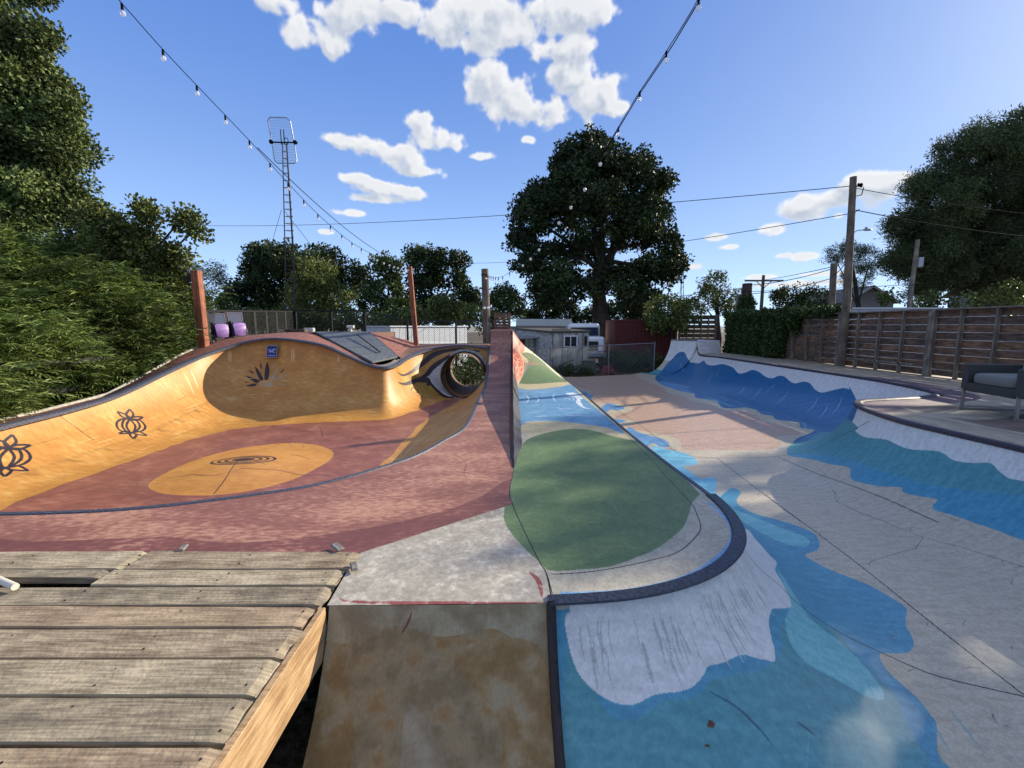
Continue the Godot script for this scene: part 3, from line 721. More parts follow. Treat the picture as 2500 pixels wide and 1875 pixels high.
const POOL_PAINT := [
	["wave", [6.02, -18.54, 6.80, -20.49, 7.36, -21.01, 7.81, -21.04, 8.17, -21.03, 8.40, -20.89, 8.45, -20.71, 8.33, -20.43, 8.41, -20.17, 8.44, -19.68, 8.61, -19.42, 8.46, -18.85, 8.47, -18.22, 8.60, -17.67, 8.58, -17.10, 8.52, -16.63, 8.35, -16.03, 8.44, -15.69, 8.59, -15.43, 8.57, -15.00, 8.44, -14.44, 8.43, -14.05, 8.56, -13.85, 8.57, -13.56, 8.45, -13.14, 8.42, -12.88, 8.53, -12.63, 8.52, -12.36, 8.35, -11.93, 8.31, -11.63, 8.44, -11.40, 8.56, -11.16, 8.56, -10.93, 8.45, -10.67, 6.31, -7.26, 5.76, -6.78, 5.64, -7.13, 6.58, -9.03, 6.03, -8.63, 5.57, -8.27, 5.30, -8.15, 5.65, -8.59, 6.11, -8.94, 6.46, -9.31, 6.33, -9.55, 6.62, -10.06, 6.42, -10.24, 6.30, -10.43, 6.45, -10.83, 6.32, -11.04, 6.46, -11.60, 6.38, -11.97, 6.05, -11.84, 5.74, -11.97, 6.04, -12.92, 5.89, -13.37, 5.72, -13.69, 6.02, -14.56, 5.79, -15.14, 5.81, -15.98, 5.74, -16.67]],
	["pink", [4.58, -22.50, 4.62, -18.54, 4.30, -15.55, 3.97, -14.75, 3.33, -14.38, 3.21, -12.23, 3.40, -11.60, 3.16, -10.83, 2.73, -10.33, 3.04, -9.01, 3.16, -8.66, 3.18, -8.28, 3.09, -7.87, 3.79, -7.81, 4.38, -7.79, 4.70, -7.81, 4.85, -7.87, 5.09, -8.13, 5.17, -8.46, 5.40, -8.80, 5.85, -8.87, 6.03, -9.08, 6.02, -9.46, 5.97, -9.88, 5.82, -10.15, 6.13, -10.93, 6.18, -11.42, 5.70, -11.42, 5.56, -11.77, 5.60, -12.36, 5.32, -13.22, 5.46, -14.03, 5.19, -14.56, 5.46, -15.76, 5.42, -17.69, 5.53, -19.81, 6.78, -22.50]],
	["pale", [5.87, -17.86, 6.15, -17.69, 6.37, -17.01, 6.50, -16.20, 6.18, -15.55, 6.02, -14.56, 5.76, -15.06, 5.73, -15.76, 5.66, -16.43]],
	["wavestroke", [7.30, -16.64, 7.83, -17.36, 8.19, -17.68]],
	["wavestroke", [7.93, -20.67, 7.87, -20.31, 7.71, -19.80]],
	["wavestroke", [7.80, -13.48, 8.08, -13.58, 8.24, -13.62]],
	["wavestroke", [7.20, -12.12, 7.70, -12.48, 8.11, -12.78]],
	["wavestroke", [6.10, -13.86, 6.16, -13.07, 6.58, -13.22, 6.58, -12.36, 6.59, -11.84]],
	["wavestroke", [6.54, -11.60, 6.63, -11.15, 6.78, -10.83, 6.65, -10.24]],
	["wavestroke", [6.73, -10.24, 6.65, -9.54, 6.77, -9.25]],
	["wavestroke", [6.59, -10.52, 6.73, -10.24, 6.54, -9.71, 6.06, -9.08]],
	["wavestroke", [8.03, -11.04, 7.69, -10.71, 7.21, -10.30]],
	["wavestroke", [8.34, -10.94, 8.00, -10.65, 7.54, -10.33]],
	["wavestroke", [7.10, -13.97, 7.56, -14.44, 7.87, -14.78]],
	["wavestroke", [5.79, -13.86, 5.96, -13.53, 5.93, -12.77]],
	["wavestroke", [8.35, -17.59, 8.09, -17.29, 7.76, -17.06]],
	["wavestroke", [7.38, -10.98, 7.77, -11.25, 8.18, -11.60]],
	["wavestroke", [7.04, -13.04, 7.61, -13.62, 7.98, -13.97]],
	["wavestroke", [5.55, -8.38, 6.07, -8.79, 6.61, -9.21]],
	["wavestroke", [5.93, -12.36, 6.24, -12.23, 6.58, -12.17]],
	["halo", [2.38, -15.95, 2.68, -15.38, 2.65, -14.12, 2.87, -14.00, 2.49, -13.45, 2.45, -12.85, 2.97, -12.57, 3.26, -12.21, 3.23, -11.71, 3.03, -11.24, 2.73, -11.17, 2.55, -10.88, 2.59, -10.48, 2.90, -10.23, 2.88, -9.99, 2.55, -9.70, 2.56, -9.43, 2.87, -9.12, 3.15, -8.83, 3.26, -8.48, 3.16, -8.07, 3.02, -7.78, 2.88, -7.88, 2.52, -7.98, 2.44, -8.82, 2.42, -11.47, 2.41, -15.11]],
	["lobe", [2.37, -14.85, 2.51, -14.35, 2.50, -13.67, 1.26, -9.17]],
	["lobe", [1.22, -8.33, 2.61, -12.38, 2.98, -12.21, 3.06, -11.87, 2.82, -11.55, 2.45, -11.32, 1.22, -7.61]],
	["lobe", [2.44, -10.41, 2.64, -10.35, 2.65, -10.16, 2.50, -10.01, 2.42, -10.10]],
	["lobe", [2.47, -9.37, 2.64, -9.12, 2.78, -8.83, 2.96, -8.56, 2.98, -8.23, 2.87, -7.95, 2.72, -7.95, 2.55, -8.07, 1.28, -5.59]],
	["lightblue", [2.52, -8.39, 2.57, -8.15, 2.78, -7.84, 2.99, -7.59, 3.07, -7.35, 3.05, -7.10, 2.97, -6.92, 2.82, -6.85, 2.72, -6.84, 2.72, -6.49, 2.73, -6.26, 2.89, -6.03, 1.42, -3.56, 1.43, -3.87, 1.32, -4.48, 2.51, -7.69]],
	["nblue", [1.42, -3.80, 2.83, -5.69, 3.07, -5.73, 2.84, -5.38, 2.85, -5.07, 3.04, -4.85, 3.17, -4.69, 3.23, -4.54, 3.18, -4.36, 3.04, -4.17, 2.85, -4.07, 2.84, -3.99, 2.89, -3.81, 2.98, -3.68, 3.06, -3.55, 3.10, -3.38, 3.11, -3.27, 3.07, -3.20, 2.93, -3.05, 2.86, -2.92, 2.81, -2.85, 2.71, -2.77, 2.60, -2.74, 2.47, -2.72, 2.41, -2.65, 2.38, -2.56, 2.39, -2.46, 2.40, -2.36, 2.38, -2.27, 2.36, -2.21, 2.27, -2.11, 2.19, -2.02, 2.08, -1.89, 1.08, -1.74, 0.21, -1.70, 0.17, -1.84, 0.17, -2.15, 0.16, -2.33, 0.17, -2.44, 0.59, -2.46, 0.87, -2.51, 1.15, -2.67, 1.33, -2.92, 2.37, -4.39, 1.37, -3.40]],
	["nwhite", [2.45, -4.49, 2.48, -4.27, 2.41, -3.93, 2.38, -3.77, 2.18, -3.50, 2.07, -3.26, 1.97, -3.02, 1.88, -2.88, 1.70, -2.77, 1.59, -2.71, 1.51, -2.60, 1.49, -2.52, 1.48, -2.43, 1.45, -2.36, 1.39, -2.35, 1.32, -2.34, 1.24, -2.34, 1.18, -2.32, 1.08, -2.27, 0.99, -2.24, 0.96, -2.20, 0.89, -2.14, 0.81, -2.11, 0.74, -2.10, 0.66, -2.08, 0.60, -2.05, 0.53, -2.04, 0.45, -2.06, 0.38, -2.10, 0.32, -2.16, 0.29, -2.22, 0.27, -2.29, 0.26, -2.43, 0.44, -2.44, 0.71, -2.48, 0.97, -2.56, 1.15, -2.67, 1.33, -2.92]],
	["nteal", [0.32, -2.07, 0.44, -2.00, 0.52, -1.98, 0.64, -2.01, 0.71, -2.06, 0.90, -2.10, 1.00, -2.18, 1.15, -2.23, 1.36, -2.30, 1.54, -2.44, 1.66, -2.65, 2.01, -2.89, 2.23, -2.82, 2.23, -2.62, 2.26, -2.40, 2.16, -2.17, 1.91, -1.88, 0.26, -1.71]],
	["nlight", [2.25, -3.57, 2.10, -3.14, 2.05, -2.88, 2.18, -2.74, 2.22, -2.57, 2.20, -2.38, 2.09, -2.31, 1.90, -2.38, 1.67, -2.46, 1.69, -2.67, 1.87, -2.89]],
	["painted_glint", [2.59, -5.29, 2.77, -5.01, 2.94, -4.69, 3.09, -4.40, 2.94, -4.23, 2.74, -4.35, 2.62, -4.72]],
	["rteal", [5.61, -6.75, 5.45, -6.57, 5.34, -6.25, 5.34, -5.87, 5.31, -5.68, 5.30, -5.49, 5.39, -5.18, 5.35, -4.98, 5.39, -4.80, 5.45, -4.65, 5.40, -4.54, 5.36, -4.42, 5.38, -4.30, 5.41, -4.12, 4.88, -3.73, 4.78, -4.19, 4.75, -4.41, 4.73, -4.55, 4.70, -4.67, 4.74, -4.75, 4.84, -4.79, 4.78, -4.96, 4.74, -5.12, 4.79, -5.21, 4.67, -5.43, 4.60, -5.71, 4.65, -5.85, 4.78, -6.03, 4.74, -6.36, 4.74, -6.70, 4.70, -7.01, 4.67, -7.23, 4.84, -7.59, 5.30, -8.15, 5.65, -8.35, 6.58, -9.03]],
	["rblue", [4.76, -7.42, 4.91, -6.58, 4.90, -5.89, 4.92, -5.38, 5.00, -4.91, 5.24, -4.22, 5.25, -3.97, 4.88, -3.73, 4.78, -4.19, 4.75, -4.41, 4.73, -4.55, 4.70, -4.67, 4.74, -4.75, 4.84, -4.79, 4.78, -4.96, 4.74, -5.12, 4.79, -5.21, 4.67, -5.43, 4.60, -5.71, 4.65, -5.85, 4.78, -6.03, 4.74, -6.36, 4.74, -6.70, 4.70, -7.01, 4.67, -7.23]],
	["joint", [2.51, -7.38, 2.97, -7.25, 4.12, -7.30, 4.58, -7.32, 5.01, -7.11, 5.32, -6.86, 5.61, -6.36]],
	["joint", [3.45, -7.25, 3.34, -5.79, 3.28, -4.79]],
	["joint", [3.34, -5.73, 3.24, -4.03, 3.13, -2.99, 3.08, -2.41]],
	["joint", [4.49, -7.28, 4.46, -6.19, 4.54, -5.26, 4.57, -4.51]],
	["joint", [1.42, -3.07, 1.93, -3.14, 2.01, -3.02, 2.22, -2.87, 2.48, -2.73, 2.71, -2.55, 3.07, -2.40]],
	["joint", [2.49, -17.93, 2.72, -12.30, 2.86, -10.10, 2.89, -8.48, 2.95, -7.49, 3.45, -7.26]],
	["crackthin", [4.32, -5.82, 4.20, -5.47, 4.09, -5.37, 4.11, -5.09, 4.22, -4.74]],
	["crackthin", [4.26, -5.64, 4.11, -5.40, 4.13, -5.05, 4.22, -4.60, 4.27, -4.37, 4.03, -4.19, 3.80, -4.11, 3.38, -3.94, 3.32, -3.88]],
	["crackthin", [4.27, -4.37, 4.40, -4.12, 4.53, -3.68]],
	["crackthin", [4.68, -4.85, 4.68, -4.61, 4.70, -4.42]],
	["scuff", [0.97, -2.13, 1.11, -2.08, 1.20, -2.01, 1.26, -1.93]],
	["scuff", [1.45, -2.07, 1.53, -2.02]],
	["rust", [0.97, -1.99, 0.96, -1.98, 0.95, -1.98, 0.93, -1.98, 0.93, -1.99, 0.94, -2.00, 0.95, -2.01, 0.97, -2.00]],
	["rust", [0.92, -1.90, 0.91, -1.90, 0.90, -1.90, 0.89, -1.90, 0.89, -1.90, 0.90, -1.91, 0.92, -1.91]],
]
var n_a: PackedByteArray
var n_b: PackedByteArray
var n_c: PackedByteArray

func paints(list: Array, called: String) -> Array:
	var out := []
	for p in list: if p[0] == called: out.append(p[1])
	return out

func painted(tex: Texture2D, rough: float, grit := 0.25, grain := 0.9) -> StandardMaterial3D:
	var m := flat(Color.WHITE, rough)
	m.albedo_texture = tex
	m.roughness = rough
	m.detail_enabled = true
	m.detail_albedo = M.grit
	m.detail_blend_mode = BaseMaterial3D.BLEND_MODE_MUL
	m.detail_uv_layer = BaseMaterial3D.DETAIL_UV_2
	m.uv2_triplanar = true
	m.uv2_world_triplanar = true
	m.uv2_scale = Vector3.ONE * grain
	return m

func bowl() -> void:
	n_a = stretched(2048, 2048, 31, 60, 16, 4)
	n_b = stretched(2048, 2048, 32, 220, 120, 5)
	n_c = stretched(2048, 2048, 33, 14, 14, 3)
	M.grit = noise_tex(15, 0.09, 4, Color(0.91, 0.91, 0.91), Color(1, 1, 1))
	var chart := Rect2(-7.3, -14.0, 7.2, 11.1)
	var P := Painter.new(chart, 2048, 2048)
	# 1 orange wall, 2 red floor, 3 dark motif, 4 pale grey, 5 gold, 6 drip, 7 olive eye ground, 8 white of the eye, 9 crack
	P.im.fill(Color(1.5 / 255.0, 0, 0))
	var foot := PackedVector2Array()
	for i in 37 * 4:
		var q := cr(BOWL, i / 4.0, true)
		foot.append(Vector2(q[3], q[4]) + Vector2(sin(i * 1.7), cos(i * 2.3)) * 0.02)
	P.fill(foot, 2)
	for a in paints(BOWL_PAINT, "ellipse"): P.area(a, 5)
	for k in 4:
		var ring := PackedVector2Array()
		var r: float = [0.43, 0.335, 0.24, 0.155][k]
		for i in 41:
			var t := TAU * i / 40
			ring.append(Vector2(-3.8 + r * cos(t), -6.1 + r * 0.56 * sin(t)))
		if k == 3: P.fill(ring, 3)
		else: P.stroke(ring, 0.036, 3)
	for a in paints(BOWL_PAINT, "patch"): P.area(a, 10, false)
	for a in paints(BOWL_PAINT, "drip"): P.line(a, 0.04, 6, true)
	for a in paints(BOWL_PAINT, "sun_dark"): P.area(a, 3)
	for a in paints(BOWL_PAINT, "sun_light"): P.area(a, 4)
	for a in paints(BOWL_PAINT, "sun_arc"): P.area(a, 5, false)
	for a in paints(BOWL_PAINT, "sun_core"): P.area(a, 4, false)
	# skid marks and trowel sweeps on the wall and floor
	var sk := RandomNumberGenerator.new()
	sk.seed = 13
	for k in 90:
		var s := sk.randf_range(3.0, 15.5) if k % 3 else sk.randf_range(28.0, 36.0)
		var t0 := sk.randf_range(0.1, 0.75)
		var pts := PackedVector2Array()
		for i in 6:
			var rr: Array = rib(BOWL, s + i * 0.11, -0.54, true, 24)[1]
			pts.append(rr[int(t0 * 24)])
		P.stroke(pts, sk.randf_range(0.008, 0.02), 11 if k % 2 else 12, true)
	for k in 40:
		var p := Vector2(sk.randf_range(-5.4, -2.0), sk.randf_range(-8.6, -4.6))
		var an := sk.randf_range(-0.5, 0.9)
		var l := sk.randf_range(0.2, 0.9)
		P.stroke(PackedVector2Array([p, p + Vector2(cos(an), sin(an)) * l * 0.5, p + Vector2(cos(an + 0.25), sin(an + 0.25)) * l]), 0.012, 13 if k % 2 else 14, true)
	for a in paints(BOWL_PAINT, "lotus"): P.line(a, 0.034, 3)
	var mid: Array = paints(BOWL_PAINT, "lotus_center")[0]
	for a in paints(BOWL_PAINT, "lotus"):
		var b := []
		for i in range(0, a.size(), 2):
			b.append(mid[2] + (a[i] - mid[0]) * 1.04)
			b.append(mid[3] + (a[i + 1] - mid[1]) * 1.04)
		P.line(b, 0.034, 3)
	for a in paints(BOWL_PAINT, "seam"): P.line(a, 0.012, 9)
	for a in paints(BOWL_PAINT, "eyebg"): P.area(a, 7, false)
	for a in paints(BOWL_PAINT, "white"): P.area(a, 8)
	for a in paints(BOWL_PAINT, "dark"): P.area(a, 3)
	for a in paints(BOWL_PAINT, "swirl"): P.line(a, 0.022, 9)
	for a in paints(BOWL_PAINT, "crack"): P.line(a, 0.011, 9)
	var orange := Color(0.80, 0.53, 0.20)
	var tex := P.bake({
		1: [Color(0.70, 0.49, 0.22), Color(0.79, 0.585, 0.29), Color(0.79, 0.68, 0.46), 0.60, 0.92], 2: [Color(0.51, 0.31, 0.26), Color(0.62, 0.40, 0.33), Color(0.70, 0.50, 0.40), 0.58, 0.9],
		3: [Color(0.14, 0.11, 0.13), Color(0.23, 0.18, 0.19), Color(0.40, 0.30, 0.22), 0.72, 0.95], 4: [Color(0.62, 0.54, 0.40), Color(0.72, 0.65, 0.52)], 5: [Color(0.74, 0.51, 0.23), Color(0.83, 0.60, 0.30), Color(0.74, 0.56, 0.36), 0.7, 0.95],
		6: [Color(0.83, 0.68, 0.42), Color(0.86, 0.72, 0.48)], 7: [Color(0.58, 0.44, 0.15), Color(0.70, 0.56, 0.24)], 8: [Color(0.72, 0.72, 0.72), Color(0.84, 0.84, 0.83)], 9: [Color(0.22, 0.14, 0.11), Color(0.34, 0.22, 0.17)],
		11: [Color(0.58, 0.40, 0.19), Color(0.66, 0.48, 0.25)], 12: [Color(0.80, 0.66, 0.42), Color(0.84, 0.71, 0.48)], 13: [Color(0.45, 0.27, 0.22), Color(0.54, 0.34, 0.28)], 14: [Color(0.66, 0.46, 0.37), Color(0.70, 0.51, 0.42)], 10: [Color(0.70, 0.48, 0.24), Color(0.78, 0.56, 0.30)]}, [n_a, n_b])
	var m := painted(tex, 0.5)
	M.bowl = m
	var t := thing("skate_bowl", "orange and red painted concrete bowl with lotus, sunburst and eye murals", "skate bowl")
	var hole := func(p: Vector3) -> bool: return Vector2(p.x + 1.37, p.y - 0.05).length() < 0.63 and p.z < -11.8
	obj("bowl_wall", loft(BOWL, 25, 56, 0.125, 20, -0.54, true, chart), m, t)
	obj("eye_wall", loft(BOWL, 19, 25, 0.05, 50, -0.54, true, chart, Vector3.UP, hole), m, t)
	# floor with the low mound under the ringed disc
	var rim := []
	for i in range(28 * 5, 53 * 5 + 1):
		var q := cr(BOWL, i / 5.0, true)
		rim.append(Vector2(q[3], q[4]))
	for i in range(1, 10): rim.append((rim[25 * 5] as Vector2).lerp(rim[0], i / 9.0))
	var rows := []
	var uvs := []
	for k in 25:
		var row := []
		var uv := []
		for e in rim:
			var p := Vector2(-3.65, -5.85).lerp(e, k / 24.0)
			var r := minf(1, Vector2((p.x + 3.65) / 1.35, (p.y + 5.85) / 1.2).length())
			row.append(Vector3(p.x, -0.54 + 0.09 * pow(1 - r * r, 2) * smoothstep(1.0, 0.9, k / 24.0), p.y))
			uv.append((p - chart.position) / chart.size)
		rows.append(row)
		uvs.append(uv)
	obj("bowl_floor", sheet(rows, uvs), m, t)
	var fst := mb()
	var neck := []
	for i in range(16 * 5, 28 * 5 + 1):
		var q := cr(BOWL, i / 5.0, true)
		neck.append(Vector3(q[3], -0.54, q[4]))
	poly_top(fst, neck)
	obj("bowl_floor", with_uv(fst, Vector3.ZERO, chart), m, t)
	# coping round the lip
	var path := []
	for i in 22 * 6 + 1: path.append(cr3(BOWL, 2.0 + i / 6.0, true))
	obj("coping", sweep(path, [[-0.005, -0.06], [-0.035, -0.035], [-0.035, 0.0], [-0.015, 0.028], [0.06, 0.032], [0.10, 0.016], [0.10, -0.03]], -1.0), M.coping, t)
	path = []
	for i in 15 * 6 + 1: path.append(cr3(BOWL, 24 + i / 6.0, true))
	obj("coping", sweep(path, [[0.0, -0.05], [-0.018, -0.03], [-0.018, -0.004], [-0.006, 0.010], [0.035, 0.010], [0.05, -0.006]], -1.0), M.coping, t)
	# the round tunnel in the pupil of the eye; its mouth follows the curve of the wall
	var rb: Array = rib(BOWL, 22, -0.54, true, 40)[0]
	var wall_z := func(y: float) -> float:
		for j in 40:
			if rb[j + 1].y >= y: return lerpf(rb[j].z, rb[j + 1].z, clampf((y - rb[j].y) / maxf(1e-4, rb[j + 1].y - rb[j].y), 0, 1))
		return rb[40].z
	for e in [["tunnel_collar", [[0.72, -0.05], [0.70, 0.022], [0.665, 0.030], [0.63, 0.018]], M.whitegrey], ["tunnel_mouth", [[0.63, 0.018], [0.615, 0.0], [0.605, -0.05], [0.602, -0.11]], M.navy], ["tunnel_rim", [[0.602, -0.10], [0.578, -0.11], [0.572, -0.17], [0.602, -0.19]], mottled(noise_tex(16, 0.05, 4, Color(0.50, 0.33, 0.19), Color(0.70, 0.48, 0.28)), Color.WHITE, 1.5, 0.6)]]:
		rows = []
		for p in e[1]:
			var row := []
			for k in 73:
				var v := Vector3(-1.37 + p[0] * cos(TAU * k / 72), 0.06 + p[0] * sin(TAU * k / 72), 0)
				v.z = wall_z.call(clampf(v.y, -0.53, 0.8)) + p[1]
				row.append(v)
			rows.append(row)
		obj(e[0], sheet(rows, [], Vector3(0, 0.1, 1)), e[2], t)
	obj("tunnel_pipe", lathe_z(Vector3(-1.37, 0.06, 0), [[0.601, -12.15], [0.601, -14.5], [0.66, -14.5], [0.66, -12.95]]), mottled(noise_tex(17, 0.05, 4, Color(0.34, 0.26, 0.20), Color(0.52, 0.41, 0.31)), Color.WHITE, 1.0, 0.7), t)
	# rim slab round the left and back
	var outer := [[-7.4, -0.02, -2.5], [-7.4, -0.01, -3.9], [-7.4, 0.02, -4.8], [-7.4, 0.05, -5.9], [-7.4, 0.07, -6.8], [-7.4, 0.12, -7.5], [-7.4, 0.17, -8.03], [-7.4, 0.45, -8.95], [-7.4, 0.78, -9.95], [-7.25, 1.05, -10.85], [-6.6, 1.19, -11.5], [-5.8, 1.235, -12.5], [-4.95, 1.02, -12.0], [-4.12, 0.8, -11.12], [-3.5, 0.63, -10.5], [-3.1, 0.53, -10.25], [-2.95, 0.54, -10.6], [-2.9, 0.63, -11.2], [-3.1, 0.78, -13.2], [-2.8, 0.84, -14.2], [-2.0, 0.86, -14.42], [-1.4, 0.87, -14.42], [-0.95, 0.87, -14.42], [-0.66, 0.86, -14.42]]
	obj("rim_slab", strip(BOWL, outer, 1, 16, 1), M.rim, t)
	obj("rim_slab", strip(BOWL, outer, 16, 18, 1), M.darkconcrete, t)
	obj("rim_slab", strip(BOWL, outer, 18, 24, 1), M.rimbrown, t)
	# outer skirts down to the ground, pale broken edge on the left
	var st := mb()
	for i in range(0, 9):
		var a := Vector3(outer[i][0], outer[i][1], outer[i][2])
		var b := Vector3(outer[i + 1][0], outer[i + 1][1], outer[i + 1][2])
		quad(st, a, b, Vector3(b.x, -0.9, b.z), Vector3(a.x, -0.9, a.z))
	obj("outer_wall", st.commit(), M.concrete, t)
	for q in [[-8.0, -2.06, -0.89, 0.85], [-0.68, -0.63, -0.89, 0.85], [-2.06, -0.68, 0.69, 0.85]]:
		st = mb()
		bx(st, Vector3((q[0] + q[1]) / 2, (q[2] + q[3]) / 2, -14.45), Vector3(q[1] - q[0], q[3] - q[2], 0.08))
		obj("back_wall", st.commit(), M.concrete, t)
	path = []
	for i in range(2, 10): path.append(Vector3(outer[i][0] + 0.01, outer[i][1] + 0.012, outer[i][2]))
	st = mb()
	tube(st, path, 0.035, 0.03, 6)
	obj("edge_board", st.commit(), M.concrete, t)
	# small blue sign under the coping
	var s := thing("wall_sign", "small square blue sign with a pale bird emblem under the bowl coping", "sign", Vector3(-5.55, 0.83, -10.29))
	var tilt := Basis.from_euler(Vector3(-0.24, -0.03, 0))
	st = mb()
	box(st, Transform3D(tilt, Vector3.ZERO), Vector3(0.25, 0.29, 0.012), 0.004)
	obj("panel", st.commit(), flat(Color(0.10, 0.13, 0.42), 0.4), s)
	st = mb()
	for e in [[0, 0.136, 0.25, 0.01], [0, -0.136, 0.25, 0.01], [0.119, 0, 0.01, 0.27], [-0.119, 0, 0.01, 0.27]]: box(st, Transform3D(tilt, tilt * Vector3(e[0], e[1], 0.008)), Vector3(e[2], e[3], 0.006))
	obj("border", st.commit(), flat(Color(0.62, 0.60, 0.72), 0.4), s)
	for e in [[-0.06, 0.05, -0.02, 0.0, 0.03], [-0.07, -0.01, 0.02, 0.0, 0.028], [-0.02, 0.0, 0.06, 0.06, 0.03], [0.02, 0.0, 0.07, -0.03, 0.026], [0.055, 0.06, 0.085, 0.03, 0.018], [-0.06, 0.05, -0.085, 0.03, 0.016]]:
		st = mb()
		bar(st, tilt * Vector3(e[0], e[1], 0.009), tilt * Vector3(e[2], e[3], 0.009), e[4], 0.004)
		obj("emblem_stroke", st.commit(), M.signpale, s)
	for k in 7:
		st = mb()
		box(st, Transform3D(tilt, tilt * Vector3(-0.075 + k * 0.025, -0.095, 0.009)), Vector3(0.016, 0.022 if k % 2 else 0.03, 0.004))
		obj("letter", st.commit(), M.signpale, s)
	ramp_panel()

func lathe_z(c: Vector3, prof: Array) -> ArrayMesh:
	var rows := []
	for p in prof:
		var row := []
		for k in 65: row.append(Vector3(c.x + p[0] * cos(TAU * k / 64), c.y + p[0] * sin(TAU * k / 64), p[1]))
		rows.append(row)
	return sheet(rows, [])

# slab between the lip of a transition and an outer line with one point per station
func strip(S: Array, outer: Array, i0: int, i1: int, off: int) -> ArrayMesh:
	var rows := []
	var n := (i1 - i0) * 6
	for i in n + 1:
		var s := i0 + i / 6.0
		var a := cr3(S, s, S == BOWL)
		var b := cr3(outer, s - off + 0.0)
		var row := []
		for k in 7: row.append(a.lerp(b, k / 6.0))
		rows.append(row)
	return sheet(rows, [])

# grey sheet-clad roll-in above the hip of the bowl, and the platform behind
func ramp_panel() -> void:
	var A := Vector3(-5.72, 1.26, -13.0)
	var B := Vector3(-4.15, 1.26, -13.0)
	var C := Vector3(-2.82, 0.675, -11.0)
	var D := Vector3(-3.22, 0.60, -10.22)
	var t := thing("grey_ramp_panel", "dark grey sheet clad roll-in ramp sloping down to the bowl hip", "ramp", A)
	var w := mottled(noise_tex(18, 0.03, 5, Color(0.33, 0.34, 0.34), Color(0.45, 0.46, 0.45)), Color.WHITE, 0.6, 0.55, M.bump, 0.2)
	for k in 5:
		var st := mb()
		var q := [A.lerp(D, k / 5.0 + 0.003), B.lerp(C, k / 5.0 + 0.003), B.lerp(C, (k + 1) / 5.0 - 0.003), A.lerp(D, (k + 1) / 5.0 - 0.003)]
		for i in 4: q[i] -= A
		var dn := Vector3(0, -0.04, 0)
		quad(st, q[0], q[3], q[2], q[1])
		for i in 4: quad(st, q[i], q[(i + 1) % 4], q[(i + 1) % 4] + dn, q[i] + dn)
		obj("sheet", st.commit(), w, t)
	var st2 := mb()
	bar(st2, A - A + Vector3(0, -0.045, 0.03), D - A + Vector3(0, -0.045, 0.03), 0.05, 0.08)
	bar(st2, B - A + Vector3(0.02, -0.05, 0), C - A + Vector3(0.02, -0.05, 0), 0.05, 0.08)
	obj("side_frame", st2.commit(), M.black, t)
	st2 = mb()
	bar(st2, B.lerp(C, 0.12) - A + Vector3(-0.35, 0.008, 0.3), B.lerp(C, 0.85) - A + Vector3(-0.25, 0.008, 0.25), 0.03, 0.012)
	obj("seam_strip", st2.commit(), M.black, t)
	var p := thing("platform", "high brown concrete platform behind the bowl carrying the purple seats", "platform", Vector3(-6.5, 1.2, -14))
	st2 = mb()
	var P := [Vector3(-7.25, 1.05, -10.85), Vector3(-6.6, 1.19, -11.5), Vector3(-5.8, 1.235, -12.5), Vector3(-5.72, 1.22, -13.0), Vector3(-4.15, 1.22, -13.0), Vector3(-4.6, 1.2, -17.6), Vector3(-8.75, 1.19, -17.6), Vector3(-7.4, 0.99, -10.8)]
	for i in P.size(): P[i] -= p.position
	poly_top(st2, P)
	for i in P.size():
		var a: Vector3 = P[i]
		var b: Vector3 = P[(i + 1) % P.size()]
		if i >= 4: quad(st2, a, b, Vector3(b.x, -2.1, b.z), Vector3(a.x, -2.1, a.z))
	obj("top_slab", st2.commit(), M.rimbrown, p)
	st2 = mb()
	var Q := [Vector3(-4.15, 1.24, -13.0), Vector3(-4.6, 1.2, -15.2), Vector3(-3.0, 0.86, -14.45), Vector3(-3.05, 0.76, -13.0), Vector3(-2.85, 0.63, -11.1)]
	for i in Q.size(): Q[i] -= p.position
	quad(st2, Q[0], Q[4], Q[3], Q[2])
	tri(st2, Q[0], Q[2], Q[1])
	obj("side_bank", st2.commit(), M.rim, p)

# ---------- red deck, ridge, grey slab, brown bank, green island ----------
const LEFT := [[0.22, -2.18], [0.215, -2.3], [0.2, -2.45], [0.15, -2.65], [0.08, -3.0], [0.02, -3.37], [-0.02, -3.75], [0.02, -4.4], [0.04, -6.0], [0.05, -8.0], [0.05, -10.2], [0.05, -12.0], [0.05, -13.4]]

func rise(x: float, z: float) -> float:
	if z > -10.2: return 0.0
	return 0.92 * pow((-10.2 - z) / 3.2, 1.7) * (1.0 - pow(clampf((x - 0.25) / 1.15, 0, 1), 1.1))

